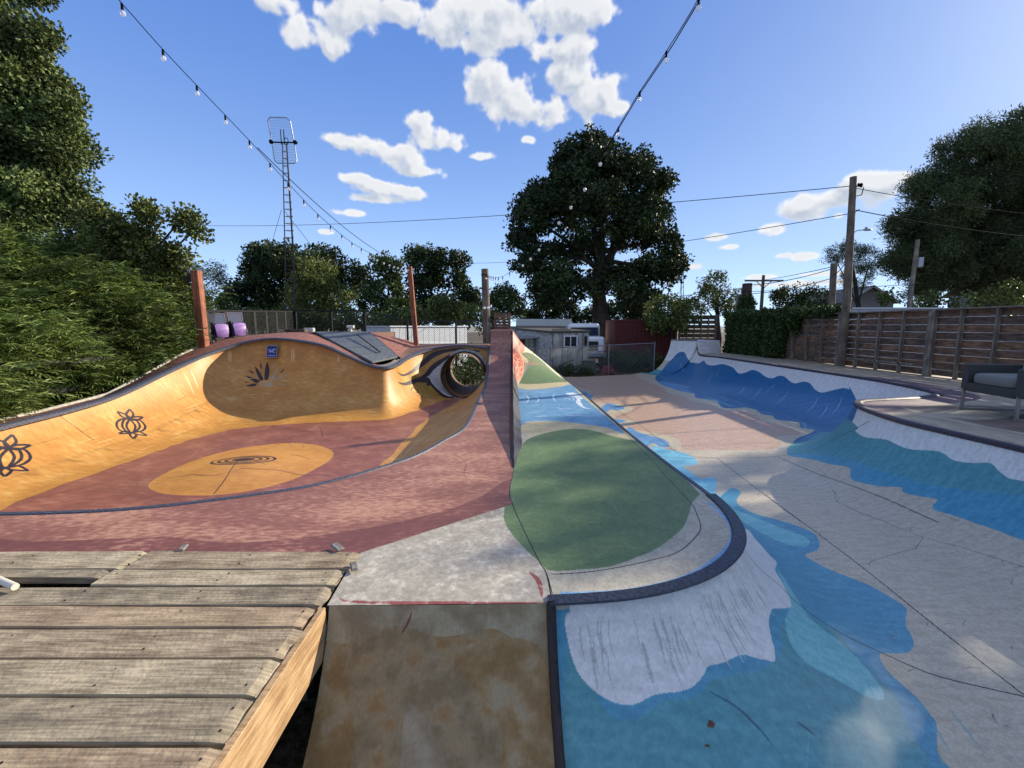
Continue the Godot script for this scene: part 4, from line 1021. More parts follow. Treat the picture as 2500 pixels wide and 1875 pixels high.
func decks() -> void:
	# red deck and ridge
	var rc := Rect2(-7.7, -14.0, 7.9, 11.6)
	var P := Painter.new(rc, 2048, 2048)
	P.im.fill(Color(1.5 / 255.0, 0, 0))
	P.area([-7.7, -2.3, -7.7, -2.95, -5.5, -2.85, -4.0, -2.92, -3.2, -2.82, -2.4, -2.88, -1.8, -2.80, -1.2, -2.95, -0.7, -3.2, -0.3, -3.55, -0.06, -4.0, 0.2, -4.0, 0.2, -2.3], 2)
	P.line([0.05, -5.6, -0.3, -5.8, -0.6, -5.75], 0.008, 3)
	P.line([-0.7, -10.62, 0.1, -10.62], 0.02, 4, false, false)
	P.line([-0.75, -5.0, -0.5, -4.6, -0.45, -4.1, -0.2, -3.9], 0.006, 3)
	var worn := Color(0.74, 0.56, 0.46)
	var red := painted(P.bake({1: [Color(0.53, 0.34, 0.29), Color(0.64, 0.45, 0.38), worn, 0.42, 0.80], 2: [Color(0.43, 0.26, 0.24), Color(0.53, 0.33, 0.29), Color(0.70, 0.52, 0.45), 0.54, 0.82], 3: [Color(0.30, 0.2, 0.18), Color(0.4, 0.3, 0.25)], 4: [Color(0.42, 0.30, 0.27), Color(0.55, 0.40, 0.36)]}, [stretched(2048, 2048, 34, 26, 8, 3), stretched(2048, 2048, 39, 330, 90, 5)]), 0.6)
	var t := thing("red_deck", "worn red painted concrete deck curving round the bowl into a narrow ridge", "concrete deck")
	# station of the bowl lip, outer x, outer z
	var pair := [[39, -7.5, -2.6], [38, -5.2, -2.6], [37, -3.92, -2.6], [36, -2.94, -2.6], [35, -2.04, -2.6], [34, -1.5, -2.6], [33, -0.98, -2.66], [32, -0.5, -3.03], [31, 0.0, -3.36], [30, 0.06, -4.4], [29, 0.06, -6.2], [28, 0.06, -7.8], [27.4, 0.06, -9.6], [27, 0.06, -10.5], [26, 0.06, -11.35], [25, 0.06, -12.1], [24.2, 0.06, -12.82]]
	var rows := []
	var uvs := []
	for i in (pair.size() - 1) * 5 + 1:
		var q := cr(pair, i / 5.0)
		var a := cr3(BOWL, q[0], true)
		if i < 31: q[1] = lerpf(pair[i / 5][1], pair[mini(i / 5 + 1, 16)][1], (i % 5) / 5.0)
		if i < 31: q[2] = lerpf(pair[i / 5][2], pair[mini(i / 5 + 1, 16)][2], (i % 5) / 5.0)
		var b := Vector3(q[1], a.y if i > 60 else -0.02, q[2])
		a.y = b.y
		if i > 39: b.y -= 0.004
		var row := []
		var uv := []
		for k in 9:
			var p := a.lerp(b, k / 8.0)
			row.append(p)
			uv.append((Vector2(p.x, p.z) - rc.position) / rc.size)
		rows.append(row)
		uvs.append(uv)
	for e in [[-13.05, 0.90], [-13.25, 1.09], [-13.40, 1.25], [-13.43, 1.29], [-13.50, 1.305], [-13.78, 1.305]]:
		var row := []
		var uv := []
		for k in 9:
			var p := Vector3(lerpf(-0.63, 0.02, k / 8.0), e[1], e[0])
			row.append(p)
			uv.append((Vector2(p.x, p.z) - rc.position) / rc.size)
		rows.append(row)
		uvs.append(uv)
	obj("deck_slab", sheet(rows, uvs, Vector3(0, 1, 0.4)), red, t)
	var st := mb()
	var ridge := [[-12.8, 0.73], [-13.05, 0.90], [-13.25, 1.09], [-13.40, 1.25], [-13.5, 1.304], [-13.78, 1.304]]
	for i in 5:
		var a: Array = ridge[i]
		var b: Array = ridge[i + 1]
		quad(st, Vector3(-0.63, a[1], a[0]), Vector3(-0.63, -0.9, a[0]), Vector3(-0.63, -0.9, b[0]), Vector3(-0.63, b[1], b[0]))
	quad(st, Vector3(-0.63, -0.9, -13.78), Vector3(0.02, -0.9, -13.78), Vector3(0.02, 1.304, -13.78), Vector3(-0.63, 1.304, -13.78))
	obj("ridge_side", st.commit(), M.rim, t)
	# black wedge along the ridge
	var L := [[-4.4, -0.015, -0.02], [-5.0, 0.025, -0.02], [-5.75, 0.075, -0.02], [-7.4, 0.19, -0.02], [-9.0, 0.28, -0.02], [-10.5, 0.37, -0.02], [-11.35, 0.44, 0.1], [-12.1, 0.54, 0.4], [-12.6, 0.70, 0.62], [-12.85, 0.80, 0.74], [-13.25, 1.10, 1.09], [-13.42, 1.28, 1.28], [-13.78, 1.31, 1.305]]
	var lf := []
	var rf := []
	var top := []
	for i in (L.size() - 1) * 4 + 1:
		var q := cr(L, i / 4.0)
		var wob := 0.004 * sin(i * 2.1)
		var y1 := maxf(q[1], q[2] + 0.004)
		var x1 := 0.022 + wob
		lf.append([Vector3(-0.05 if q[0] < -4.6 else 0.02, q[2] - 0.03, q[0]), Vector3(0.005, lerpf(q[2], y1, 0.6), q[0]), Vector3(x1, y1, q[0])])
		top.append(Vector3(x1, y1, q[0]))
		var xb := 0.05 + 0.09 * smoothstep(-4.4, -5.4, q[0])
		var yb := -0.03 + rise(xb, q[0])
		rf.append([Vector3(x1, y1 - 0.001, q[0]), Vector3(lerpf(x1, xb, 0.5), lerpf(y1, yb, 0.52), q[0]), Vector3(xb + 0.006 * sin(i * 1.3), yb, q[0])])
	var le := thing("black_ledge", "long black painted wedge ledge between the red ridge and green island", "ledge", Vector3(0, -0.02, -7))
	for rr in [lf, rf]:
		for row in rr:
			for k in row.size(): row[k] -= le.position
	obj("left_face", sheet(lf, [], Vector3(-1, 0.2, 0)), M.blackedge, le)
	obj("right_face", sheet(rf.slice(0, 26), [], Vector3(1, 0.2, 0)), M.ledge, le)
	# grey slab and green island share one chart of paint
	var dc := Rect2(-1.0, -13.6, 2.85, 11.6)
	P = Painter.new(dc, 2048, 2048)
	# 1 sand, 2 grey concrete, 3 green, 4 river, 5 foam, 6 ash, 7 lava line, 8 crack, 9 blue rim, 10 red edge, 11 cream, 12 deep river, 13 pale sand
	P.im.fill(Color(1.5 / 255.0, 0, 0))
	P.area([0.0, -6.0, 1.9, -4.4, 1.9, -2.0, 0.1, -2.0, -0.3, -3.0], 13, false)
	P.area([-1.0, -2.0, 0.22, -2.0, 0.215, -2.3, 0.2, -2.45, 0.15, -2.65, 0.08, -3.0, 0.0, -3.5, -1.0, -3.5], 2, false)
	P.area([-0.2, -13.6, 1.9, -13.6, 1.9, -12.2, 0.9, -12.4, -0.2, -12.8], 11, false)
	for a in paints(DECK_PAINT, "green2"): P.area(a, 3)
	for a in paints(DECK_PAINT, "ash"): P.area(a, 6)
	for a in paints(DECK_PAINT, "green3"): P.area(a, 3)
	for a in paints(DECK_PAINT, "lavaline"): P.line(a, 0.03, 7, true)
	for a in paints(DECK_PAINT, "green"): P.area(a, 3)
	P.area([-0.12, -4.7, 0.12, -4.7, 0.1, -3.2, -0.12, -3.45], 3, false)
	var sk := RandomNumberGenerator.new()
	sk.seed = 17
	for k in 80:
		var p := Vector2(sk.randf_range(0.1, 1.4), sk.randf_range(-5.4, -2.7))
		var an := sk.randf_range(-0.35, 0.5) if k % 3 else sk.randf_range(-1.5, 1.5)
		var l := sk.randf_range(0.04, 0.22)
		P.stroke(PackedVector2Array([p, p + Vector2(cos(an), sin(an)) * l * 0.5, p + Vector2(cos(an + 0.2), sin(an + 0.2)) * l]), 0.006, 14 if k % 4 else 15, true)
	for a in paints(DECK_PAINT, "river"): P.area(a, 4)
	for a in paints(DECK_PAINT, "foamline"): P.line(a, 0.022, 5, true)
	for a in paints(DECK_PAINT, "foam"): P.area(a, 5)
	for a in paints(DECK_PAINT, "bluerim"): P.line(a, 0.03, 9)
	for a in paints(DECK_PAINT, "crack"): P.line(a, 0.007, 8)
	P.line([-0.92, -2.20, -0.86, -2.165, -0.6, -2.15, -0.3, -2.15, 0.02, -2.148, 0.2, -2.16], 0.026, 10, true)
	P.line([0.16, -2.2, 0.15, -2.35, 0.10, -2.45], 0.03, 10, true)
	var g := painted(P.bake({1: [Color(0.72, 0.67, 0.52), Color(0.80, 0.75, 0.60), Color(0.68, 0.65, 0.58), 0.7, 0.9], 2: [Color(0.62, 0.59, 0.53), Color(0.75, 0.72, 0.66), Color(0.82, 0.79, 0.72), 0.6, 0.8], 3: [Color(0.37, 0.46, 0.30), Color(0.43, 0.52, 0.345), Color(0.53, 0.61, 0.44), 0.66, 1.0],
		4: [Color(0.35, 0.54, 0.68), Color(0.46, 0.65, 0.78), Color(0.56, 0.68, 0.70), 0.68, 0.95], 5: [Color(0.78, 0.84, 0.88), Color(0.88, 0.91, 0.93)], 6: [Color(0.43, 0.44, 0.40), Color(0.53, 0.55, 0.47)], 7: [Color(0.80, 0.42, 0.28), Color(0.86, 0.52, 0.36)], 8: [Color(0.10, 0.08, 0.08), Color(0.2, 0.17, 0.15)],
		9: [Color(0.42, 0.60, 0.78), Color(0.56, 0.72, 0.84)], 10: [Color(0.52, 0.26, 0.24), Color(0.62, 0.38, 0.35), Color(0.68, 0.62, 0.57), 0.55, 0.75], 11: [Color(0.78, 0.75, 0.62), Color(0.86, 0.83, 0.71)], 12: [Color(0.2, 0.4, 0.65), Color(0.3, 0.5, 0.7)], 14: [Color(0.52, 0.60, 0.43), Color(0.58, 0.66, 0.48)], 15: [Color(0.33, 0.41, 0.27), Color(0.38, 0.46, 0.31)], 13: [Color(0.66, 0.63, 0.56), Color(0.76, 0.73, 0.65), Color(0.58, 0.57, 0.53), 0.72, 0.92]}, [stretched(2048, 2048, 38, 130, 32, 4), stretched(2048, 2048, 40, 40, 10, 3)]), 0.55)
	M.island = g
	var gs := thing("grey_slab", "bare light grey concrete slab between the wooden deck and green island", "concrete slab", Vector3(-0.4, -0.02, -2.6))
	st = mb()
	var poly := []
	for p in [[-0.955, -2.13], [0.22, -2.15], [0.21, -2.3], [0.2, -2.45], [0.15, -2.65], [0.08, -3.0], [0.02, -3.37], [0.02, -3.46], [-0.98, -2.655]]: poly.append(Vector3(p[0], -0.02, p[1]) - gs.position)
	poly_top(st, poly)
	obj("slab_top", with_uv(st, gs.position, dc), g, gs)
	st = mb()
	quad(st, Vector3(-0.98, -0.02, -2.66) - gs.position, Vector3(-0.955, -0.02, -2.13) - gs.position, Vector3(-0.955, -0.9, -2.13) - gs.position, Vector3(-0.98, -0.9, -2.66) - gs.position)
	obj("slab_side", st.commit(), M.darkconcrete, gs)
	# brown bank falling towards the viewer
	var BANK := [[-0.945, -0.022, -2.13, -0.91, -0.95, 75], [-0.55, -0.022, -2.135, -0.54, -0.95, 75], [-0.2, -0.022, -2.14, -0.2, -0.95, 75], [0.2, -0.022, -2.15, 0.24, -0.95, 75]]
	var bk := thing("brown_bank", "stained tan concrete bank dropping away below the grey slab", "concrete bank")
	obj("bank_face", loft(BANK, 0, 3, 0.25, 20, -0.79, false, Rect2(-1.2, -2.7, 1.6, 2.9)), bank_paint(), bk)
	st = mb()
	var r0: Array = rib(BANK, 0, -0.79, false, 20)[0]
	for j in 20: quad(st, r0[j], r0[j + 1], Vector3(r0[j + 1].x, -0.9, r0[j + 1].z), Vector3(r0[j].x, -0.9, r0[j].z))
	obj("bank_side", st.commit(), M.darkconcrete, bk)
	var dv := thing("divider_strip", "black painted rib between the tan bank and the blue pool", "edge strip", Vector3(0.22, -0.02, -2.15))
	var rr2: Array = rib(BANK, 3, -0.79, false, 24)[0]
	rr2.reverse()
	var rws := []
	for p in [Vector3(0, 0, -0.5), Vector3(0, 0, -0.28)]: rws.append(p)
	var A := []
	for p in rr2:
		A.append([p + Vector3(-0.022, -0.01, 0) - dv.position, p + Vector3(-0.018, 0.022, 0.012) - dv.position, p + Vector3(0.022, 0.022, 0.012) - dv.position, p + Vector3(0.03, -0.03, 0) - dv.position])
	obj("rib", sheet(A, [], Vector3(0, 1, 0.5)), M.blackedge, dv)
	# the island
	var il := thing("green_island", "long concrete island painted with green grass, sand banks and a blue river", "painted island")
	rows = []
	uvs = []
	for i in 12 * 12 + 1:
		var s := i / 12.0
		var l := cr(LEFT, s)
		var n := cr(NOSE, s + 2)
		var row := []
		var uv := []
		for k in 33:
			var x := lerpf(l[0], n[0], k / 32.0)
			var z := lerpf(l[1], n[2], k / 32.0)
			row.append(Vector3(x, -0.02 + rise(x, z), z))
			uv.append((Vector2(x, z) - dc.position) / dc.size)
		rows.append(row)
		uvs.append(uv)
	obj("island_top", sheet(rows, uvs), g, il)
	st = mb()
	var last: Array = rows[rows.size() - 1]
	for k in 32: quad(st, last[k + 1], last[k], Vector3(last[k].x, -0.9, last[k].z), Vector3(last[k + 1].x, -0.9, last[k + 1].z))
	obj("island_end", st.commit(), M.concrete, il)
	lava(il)
	# nose coping, heavy and black at the near end, thin along the side
	var path := []
	for i in 6 * 10 + 1: path.append(cr3(NOSE, 2.02 + i / 10.0) + Vector3(0, 0.004, 0))
	obj("coping", sweep(path, [[0.03, -0.075], [0.035, -0.028]], 1.0), M.redfleck, il)
	obj("coping", sweep(path, [[0.035, -0.028], [0.03, -0.002], [0.022, 0.010], [-0.055, 0.010], [-0.062, 0.0]], 1.0), M.navy, il)
	path = []
	for i in 6 * 6 + 1: path.append(cr3(NOSE, 8.0 + i / 6.0) + Vector3(0, 0.004, 0))
	obj("coping", sweep(path, [[0.02, -0.03], [0.02, -0.004], [0.012, 0.004], [-0.02, 0.004]], 1.0), M.coping, il)
	wooden_deck()

func with_uv(st: SurfaceTool, off: Vector3, c: Rect2) -> ArrayMesh:
	var src := st.commit()
	var a := src.surface_get_arrays(0)
	var uv := PackedVector2Array()
	for p in a[Mesh.ARRAY_VERTEX]: uv.append((Vector2(p.x + off.x, p.z + off.z) - c.position) / c.size)
	a[Mesh.ARRAY_TEX_UV] = uv
	var m := ArrayMesh.new()
	m.add_surface_from_arrays(Mesh.PRIMITIVE_TRIANGLES, a)
	return m

func bank_paint() -> StandardMaterial3D:
	var P := Painter.new(Rect2(-1.2, -2.7, 1.6, 2.9), 2048, 1024)
	P.im.fill(Color(1.5 / 255.0, 0, 0))
	P.area([-1.00, -2.63, 0.30, -2.63, 0.30, -2.33, 0.10, -2.26, -0.10, -2.35, -0.35, -2.31, -0.60, -2.36, -0.80, -2.28, -1.00, -2.33], 4)
	P.area([-0.88, -2.23, -0.78, -2.03, -0.72, -1.83, -0.80, -1.63, -0.90, -1.43, -0.84, -1.23, -0.95, -1.23, -0.95, -2.23], 2)
	P.area([-0.30, -2.23, 0.12, -2.28, 0.20, -1.83, 0.10, -1.63, 0.16, -1.33, 0.00, -1.23, -0.10, -1.53, -0.05, -1.93], 2)
	P.area([-0.50, -2.03, -0.30, -1.83, -0.25, -1.53, -0.40, -1.33, -0.55, -1.43, -0.50, -1.73], 3)
	P.line([-0.52, -2.43, -0.53, -2.39, -0.55, -2.35, -0.57, -2.32], 0.012, 5, true)
	P.line([-0.80, -2.38, -0.82, -2.23, -0.84, -2.13], 0.01, 4, true)
	var nn := stretched(2048, 1024, 36, 260, 72, 5)
	var m := painted(P.bake({1: [Color(0.52, 0.44, 0.30), Color(0.64, 0.57, 0.43), Color(0.58, 0.44, 0.25), 0.5, 0.95], 2: [Color(0.54, 0.42, 0.24), Color(0.63, 0.52, 0.35), Color(0.64, 0.57, 0.44), 0.5, 0.9], 3: [Color(0.55, 0.48, 0.36), Color(0.65, 0.59, 0.48)], 4: [Color(0.55, 0.48, 0.36), Color(0.65, 0.60, 0.48)], 5: [Color(0.45, 0.22, 0.20), Color(0.5, 0.26, 0.23)]}, [nn, nn]), 0.65)
	return m

# red rocks and glowing streaks painted on the bank between the ridge top and the island
func lava(il: Node3D) -> void:
	var c := Rect2(-13.6, 0, 3.4, 1.2)
	var P := Painter.new(c, 2048, 512)
	P.im.fill(Color(1.5 / 255.0, 0, 0))
	P.area([-13.6, 0.0, -12.9, 0.0, -12.4, 0.25, -12.6, 0.5, -13.6, 0.7], 4)
	P.area([-12.7, 0.0, -11.3, 0.0, -10.6, 0.35, -10.5, 0.75, -11.4, 0.95, -12.2, 0.8, -12.6, 0.45], 2)
	for a in [[-12.6, 0.2, -12.3, 0.12, -12.1, 0.3, -12.3, 0.45, -12.55, 0.4], [-12.1, 0.05, -11.8, 0.1, -11.75, 0.3, -12.0, 0.35, -12.15, 0.25], [-11.7, 0.12, -11.4, 0.1, -11.3, 0.3, -11.6, 0.38], [-12.0, 0.42, -11.7, 0.4, -11.6, 0.58, -11.85, 0.66, -12.1, 0.58], [-11.5, 0.42, -11.2, 0.36, -11.0, 0.5, -11.2, 0.62, -11.45, 0.58], [-11.9, 0.7, -11.6, 0.66, -11.4, 0.78, -11.7, 0.88], [-11.2, 0.68, -10.9, 0.6, -10.7, 0.72, -11.0, 0.85], [-12.4, 0.52, -12.2, 0.56, -12.2, 0.72, -12.4, 0.68]]:
		var b: Array = a.duplicate()
		b.append(a[0])
		b.append(a[1])
		P.line(b, 0.03, 3)
	for k in 9: P.line([-13.4 + k * 0.05, 0.1 + k * 0.02, -12.9 + k * 0.1, 0.4 + k * 0.04, -12.3 + k * 0.14, 0.7 + k * 0.035, -11.6 + k * 0.13, 1.0 + k * 0.02], 0.022, 3, true)
	var m := painted(P.bake({1: [Color(0.45, 0.46, 0.40), Color(0.55, 0.56, 0.48)], 2: [Color(0.52, 0.15, 0.11), Color(0.64, 0.22, 0.16)], 3: [Color(0.90, 0.55, 0.30), Color(0.95, 0.65, 0.40)], 4: [Color(0.62, 0.32, 0.26), Color(0.74, 0.50, 0.43)]}, [n_a, n_c]), 0.5)
	var rows := []
	var uvs := []
	for i in 41:
		var z := lerpf(-10.3, -13.45, i / 40.0)
		var y1 := lerpf(0.355, 0.70, smoothstep(-10.4, -12.6, z)) if z > -12.6 else lerpf(0.70, 1.29, smoothstep(-12.5, -13.5, z))
		var xb := 0.14 + 0.5 * smoothstep(-10.2, -13.4, z)
		var yb := -0.018 + rise(xb, z)
		var row := []
		var uv := []
		for k in 13:
			var f := k / 12.0
			row.append(Vector3(lerpf(0.026, xb, f), lerpf(y1, yb, 1.0 - pow(1.0 - f, 1.5)) + 0.004, z))
			uv.append((Vector2(z, f * 1.1 + 0.02) - c.position) / c.size)
		rows.append(row)
		uvs.append(uv)
	obj("lava_bank", sheet(rows, uvs, Vector3(1, 0.5, 0)), m, il)

# weathered deck boards with chewed ends
func plank(x0: float, x1: float, z0: float, z1: float, seed_: int, thick := 0.038) -> ArrayMesh:
	var r := RandomNumberGenerator.new()
	r.seed = seed_
	var rows := []
	var n := 14
	var w := z1 - z0
	var zc := (z0 + z1) / 2
	var bow := r.randf_range(-0.006, 0.006)
	var tw := r.randf_range(-0.012, 0.012)
	for i in n + 1:
		var f := float(i) / n
		if i == n - 1: f = 1.0 - 0.045 / (x1 - x0)
		if i == n: f = 1.0
		var x := lerpf(x0, x1, f)
		var y := bow * sin(PI * f) + r.randf_range(-0.001, 0.001)
		var e := r.randf_range(-0.0015, 0.0015)
		var k := 1.0
		if i == n: k = 0.72
		var sec := []
		var h := w / 2 * (1.0 if i < n else 0.97)
		for p in [[-1.0, -1.0], [-1.0, -0.2], [-0.955, 0.0], [-0.4, 0.0], [0.4, 0.0], [0.955, 0.0], [1.0, -0.2], [1.0, -1.0], [-1.0, -1.0]]:
			sec.append(Vector3(x + (r.randf_range(-0.022, 0.012) if i == n else 0.0), y + tw * p[0] * (f - 0.5) + p[1] * thick - (0.012 if i == n and p[1] == 0.0 else 0.0), zc + p[0] * h + e))
		rows.append(sec)
	var st := mb()
	for i in n:
		for k in 8: quad(st, rows[i][k], rows[i + 1][k], rows[i + 1][k + 1], rows[i][k + 1])
	for k in range(1, 7):
		tri(st, rows[n][0], rows[n][k + 1], rows[n][k])
		tri(st, rows[0][0], rows[0][k], rows[0][k + 1])
	return st.commit()

func wooden_deck() -> void:
	var t := thing("wooden_deck", "weathered grey wooden deck of wide gapped planks with chewed ends", "wooden deck")
	var cuts := [0.14, 0.34, 0.54, 0.74, 0.945, 1.14, 1.34, 1.54, 1.735, 1.93, 2.10, 2.275, 2.445, 2.66]
	for i in cuts.size() - 1:
		var gap: float = 0.009 + 0.006 * ((i * 7) % 3) / 2.0
		var z0: float = -cuts[i + 1] + gap / 2
		var z1: float = -cuts[i] - gap / 2
		var m: Material = M["deck%d" % ((i * 3) % 4)]
		var xe: float = -0.985 + 0.012 * sin(i * 2.7)
		if i == 11:
			obj("plank", plank(-2.32, xe + 0.02, z0, z1, 100 + i), m, t)
			obj("plank", plank(-4.9, -2.335, z0 + 0.005, z1 - 0.075, 200 + i), M.deck2, t)
		elif i == 12:
			obj("plank", plank(-2.28, -0.965, z0, z1, 100 + i), m, t)
			obj("plank", plank(-4.9, -2.295, z0, z1, 200 + i), M.deck1, t)
		else: obj("plank", plank(-4.9, xe, z0, z1, 100 + i), m, t)
	var st := mb()
	bx(st, Vector3(-0.966, -0.135, -1.05), Vector3(0.032, 0.25, 2.1), 0.003)
	obj("fascia_board", st.commit(), M.fascia, t)
	for x in [-1.05, -1.65, -2.3, -3.0, -3.7, -4.4]:
		st = mb()
		bx(st, Vector3(x, -0.14, -1.38), Vector3(0.045, 0.19, 2.5))
		obj("joist", st.commit(), M.stud, t)
	for x in [-1.3, -3.0, -4.7]:
		for z in [-2.5, -0.4]:
			st = mb()
			bx(st, Vector3(x, -0.55, z), Vector3(0.09, 0.66, 0.09))
			obj("support_post", st.commit(), M.stud, t)
	st = mb()
	for i in cuts.size() - 1:
		for x in [-1.05, -1.65, -2.3, -3.0, -3.7]:
			for s in [0.3, 0.72]:
				var p := Vector3(x + rng.randf_range(-0.03, 0.03), 0.0015, -lerpf(cuts[i], cuts[i + 1], s) + rng.randf_range(-0.01, 0.01))
				tube(st, [p - Vector3(0, 0.01, 0), p], 0.0045, 0.0045, 6)
	var nl := obj("nail_heads", st.commit(), flat(Color(0.12, 0.09, 0.07), 0.7), t)
	nl.set_meta("kind", "stuff")
	# scraps of stone at the far edge
	for e in [[-0.93, -2.46, 0.05], [-1.12, -2.69, 0.06], [-2.1, -2.68, 0.045]]:
		st = mb()
		box(st, Transform3D(Basis.from_euler(Vector3(0.05, e[2] * 40, 0.06)), Vector3.ZERO), Vector3(e[2] * 1.7, 0.018, e[2] * 0.9), 0.012)
		var o := obj("concrete_chip", st.commit(), M.darkconcrete, self, Vector3(e[0], 0.008, e[1]))
		tag(o, ["small grey concrete chip at the deck corner beside the grey slab", "flat dark stone chip on the far plank by the red deck", "thin stone chip half way along the far plank edge"][names["concrete_chip"] - 1], "stone chip")
	st = mb()
	var dirn := Vector3(-0.292, 0, -0.137) * 2.2
	tube(st, [Vector3(-2.66, 0.026, -2.22), Vector3(-2.66, 0.026, -2.22) + Vector3(-0.55, 0.03, -0.20)], 0.018, 0.018, 10)
	var wp := obj("metal_tube", st.commit(), flat(Color(0.80, 0.78, 0.72), 0.5))
	tag(wp, "white metal tube lying on the wooden deck at the left edge", "metal tube")

# ---------- the blue pool ----------
func pool() -> void:
	var cf := Rect2(-1.3, -22.2, 10.8, 15.8)
	var cn := Rect2(-1.3, -8.2, 10.8, 9.9)
	var mats := []
	for far in [true, false]:
		var c: Rect2 = cf if far else cn
		var P := Painter.new(c, 2048, 2048)
		# 1 grey floor, 2 white, 3 wave blue, 4 wave stroke, 5 pink floor, 6 sand halo, 7 lobe blue, 8 light blue, 9 mid blue, 10 teal, 11 pale teal and painted glint, 12 joint, 13 crack, 14 rust, 15 scuff, 16 pale wash
		P.im.fill(Color(1.5 / 255.0, 0, 0))
		var pink := PackedVector2Array([Vector2(-1.3, -22.2), Vector2(6.6, -22.2), Vector2(6.6, -7.74), Vector2(-1.3, -7.74)])
		P.fill(pink, 5)
		P.area([4.38, -7.74, 4.70, -7.81, 4.85, -7.87, 5.09, -8.13, 5.17, -8.46, 5.40, -8.80, 5.85, -8.87, 6.03, -9.08, 6.02, -9.46, 5.97, -9.88, 5.82, -10.15, 6.13, -10.93, 6.18, -11.42, 5.70, -11.42, 5.56, -11.77, 5.60, -12.36, 5.32, -13.22, 5.46, -14.03, 5.19, -14.56, 5.46, -15.76, 5.42, -17.69, 5.53, -19.81, 6.3, -22.2, 8, -22.2, 8, -7.74], 6, false)
		# white band: whole wall above its foot on the right, on the near nose
		for w in [[WAVE, 0.0, 19.0]]:
			var lo := PackedVector2Array()
			var hi := PackedVector2Array()
			var n := int((w[2] - w[1]) * 6)
			for i in n + 1:
				var r := rib(w[0], w[1] + i / 6.0, -0.79, false, 12)
				lo.append(r[1][7])
				hi.append(r[1][12] + (r[1][12] - r[1][11]) * 2)
			for i in n: P.fill(PackedVector2Array([lo[i], lo[i + 1], hi[i + 1], hi[i]]), 2)
		P.area([0.8, -8.0, 2.5, -8.0, 2.7, -6, 2.8, -4.5, 0.8, -4.5], 8, false)
		for a in paints(POOL_PAINT, "halo"): P.area(a, 6)
		for a in paints(POOL_PAINT, "lobe"): P.area(a, 7)
		for a in paints(POOL_PAINT, "lightblue"): P.area(a, 8)
		P.area([6.3, -22.0, 7.2, -20.6, 7.4, -19.0, 7.0, -19.2, 6.5, -20.0, 6.2, -21.0], 10)
		for a in paints(POOL_PAINT, "wave"): P.area(a, 3)
		for a in paints(POOL_PAINT, "pale"): P.area(a, 16)
		for a in paints(POOL_PAINT, "wavestroke"): P.line(a, 0.02, 4, true)
		# fine brush strokes that follow the lift of the wave
		var r2 := RandomNumberGenerator.new()
		r2.seed = 5
		for k in 330:
			var s := r2.randf_range(3.2, 11.6)
			var t0 := r2.randf_range(0.05, 0.45)
			var pts := PackedVector2Array()
			for i in 5:
				var rr := rib(WAVE, s + i * 0.025 * (1 if k % 3 else 2), -0.79, false, 20)
				pts.append(rr[1][int(clampf(t0 * 20 + i * 1.3, 0, 20))])
			P.stroke(pts, 0.012, 17 if k % 3 == 0 else 16, true)
		for a in paints(POOL_PAINT, "nblue"): P.area(a, 9)
		P.fill(PackedVector2Array([Vector2(0.1, -2.0), Vector2(2.1, -1.92), Vector2(1.9, -1.4), Vector2(1.7, -0.6), Vector2(1.6, 1.7), Vector2(0.1, 1.7)]), 9)
		P.area([0.24, -2.1, 0.5, -1.95, 1.0, -2.05, 1.6, -2.1, 1.75, -1.5, 1.5, -0.6, 1.4, 1.6, 0.24, 1.6], 10)
		for a in paints(POOL_PAINT, "nteal"): P.area(a, 10)
		for a in paints(POOL_PAINT, "nlight"): P.area(a, 11)
		for a in paints(POOL_PAINT, "painted_glint"): P.area(a, 11)  # sheen on the curved wall, painted as a pale patch
		for a in paints(POOL_PAINT, "nwhite"): P.area(a, 2)
		for i in 28:       # white right up to the lip round the nose
			var ra: Array = rib(NOSE, 2.25 + i * 0.14, -0.79, false, 12)[1]
			var rc: Array = rib(NOSE, 2.25 + (i + 1) * 0.14, -0.79, false, 12)[1]
			P.fill(PackedVector2Array([ra[10], rc[10], rc[12] * 1.5 - rc[11] * 0.5, ra[12] * 1.5 - ra[11] * 0.5]), 2)
		for a in paints(POOL_PAINT, "rteal"): P.area(a, 10)
		for a in paints(POOL_PAINT, "rblue"): P.area(a, 9)
		for a in paints(POOL_PAINT, "joint"): P.line(a, 0.011, 12)
		for a in paints(POOL_PAINT, "crackthin"): P.line(a, 0.005, 13, false, false)
		for a in paints(POOL_PAINT, "scuff"): P.line(a, 0.016, 15, true)
		for a in paints(POOL_PAINT, "rust"): P.area(a, 14)
		# grime running down the white of the nose, brushed streaks in the teal
		for k in 70:
			var s := r2.randf_range(2.3, 6.4)
			var t0 := r2.randi_range(12, 20)
			var rr: Array = rib(NOSE, s, -0.79, false, 24)[1]
			var pts := PackedVector2Array()
			for i in 4: pts.append(rr[22 - t0 % 4 - i] + Vector2(r2.randf_range(-0.008, 0.008), 0))
			P.stroke(pts, r2.randf_range(0.005, 0.014), 19, true)
		for k in 26:
			var s := r2.randf_range(2.4, 8.5)
			var rr: Array = rib(NOSE, s, -0.79, false, 24)[1]
			var rs: Array = rib(NOSE, s + r2.randf_range(0.15, 0.5), -0.79, false, 24)[1]
			var j := r2.randi_range(0, 11)
			P.stroke(PackedVector2Array([rr[j], (rr[j] + rs[j + 1]) / 2, rs[j + 1]]), 0.009, 20, true)
		for k in 70:
			var p := Vector2(r2.randf_range(2.2, 4.6), r2.randf_range(-6, -1.5))
			var an := r2.randf_range(-1.2, 0.2)
			var l := r2.randf_range(0.03, 0.16)
			P.stroke(PackedVector2Array([p, p + Vector2(cos(an), sin(an)) * l * 0.5, p + Vector2(cos(an + 0.2), sin(an + 0.2)) * l]), 0.008, 18, true)
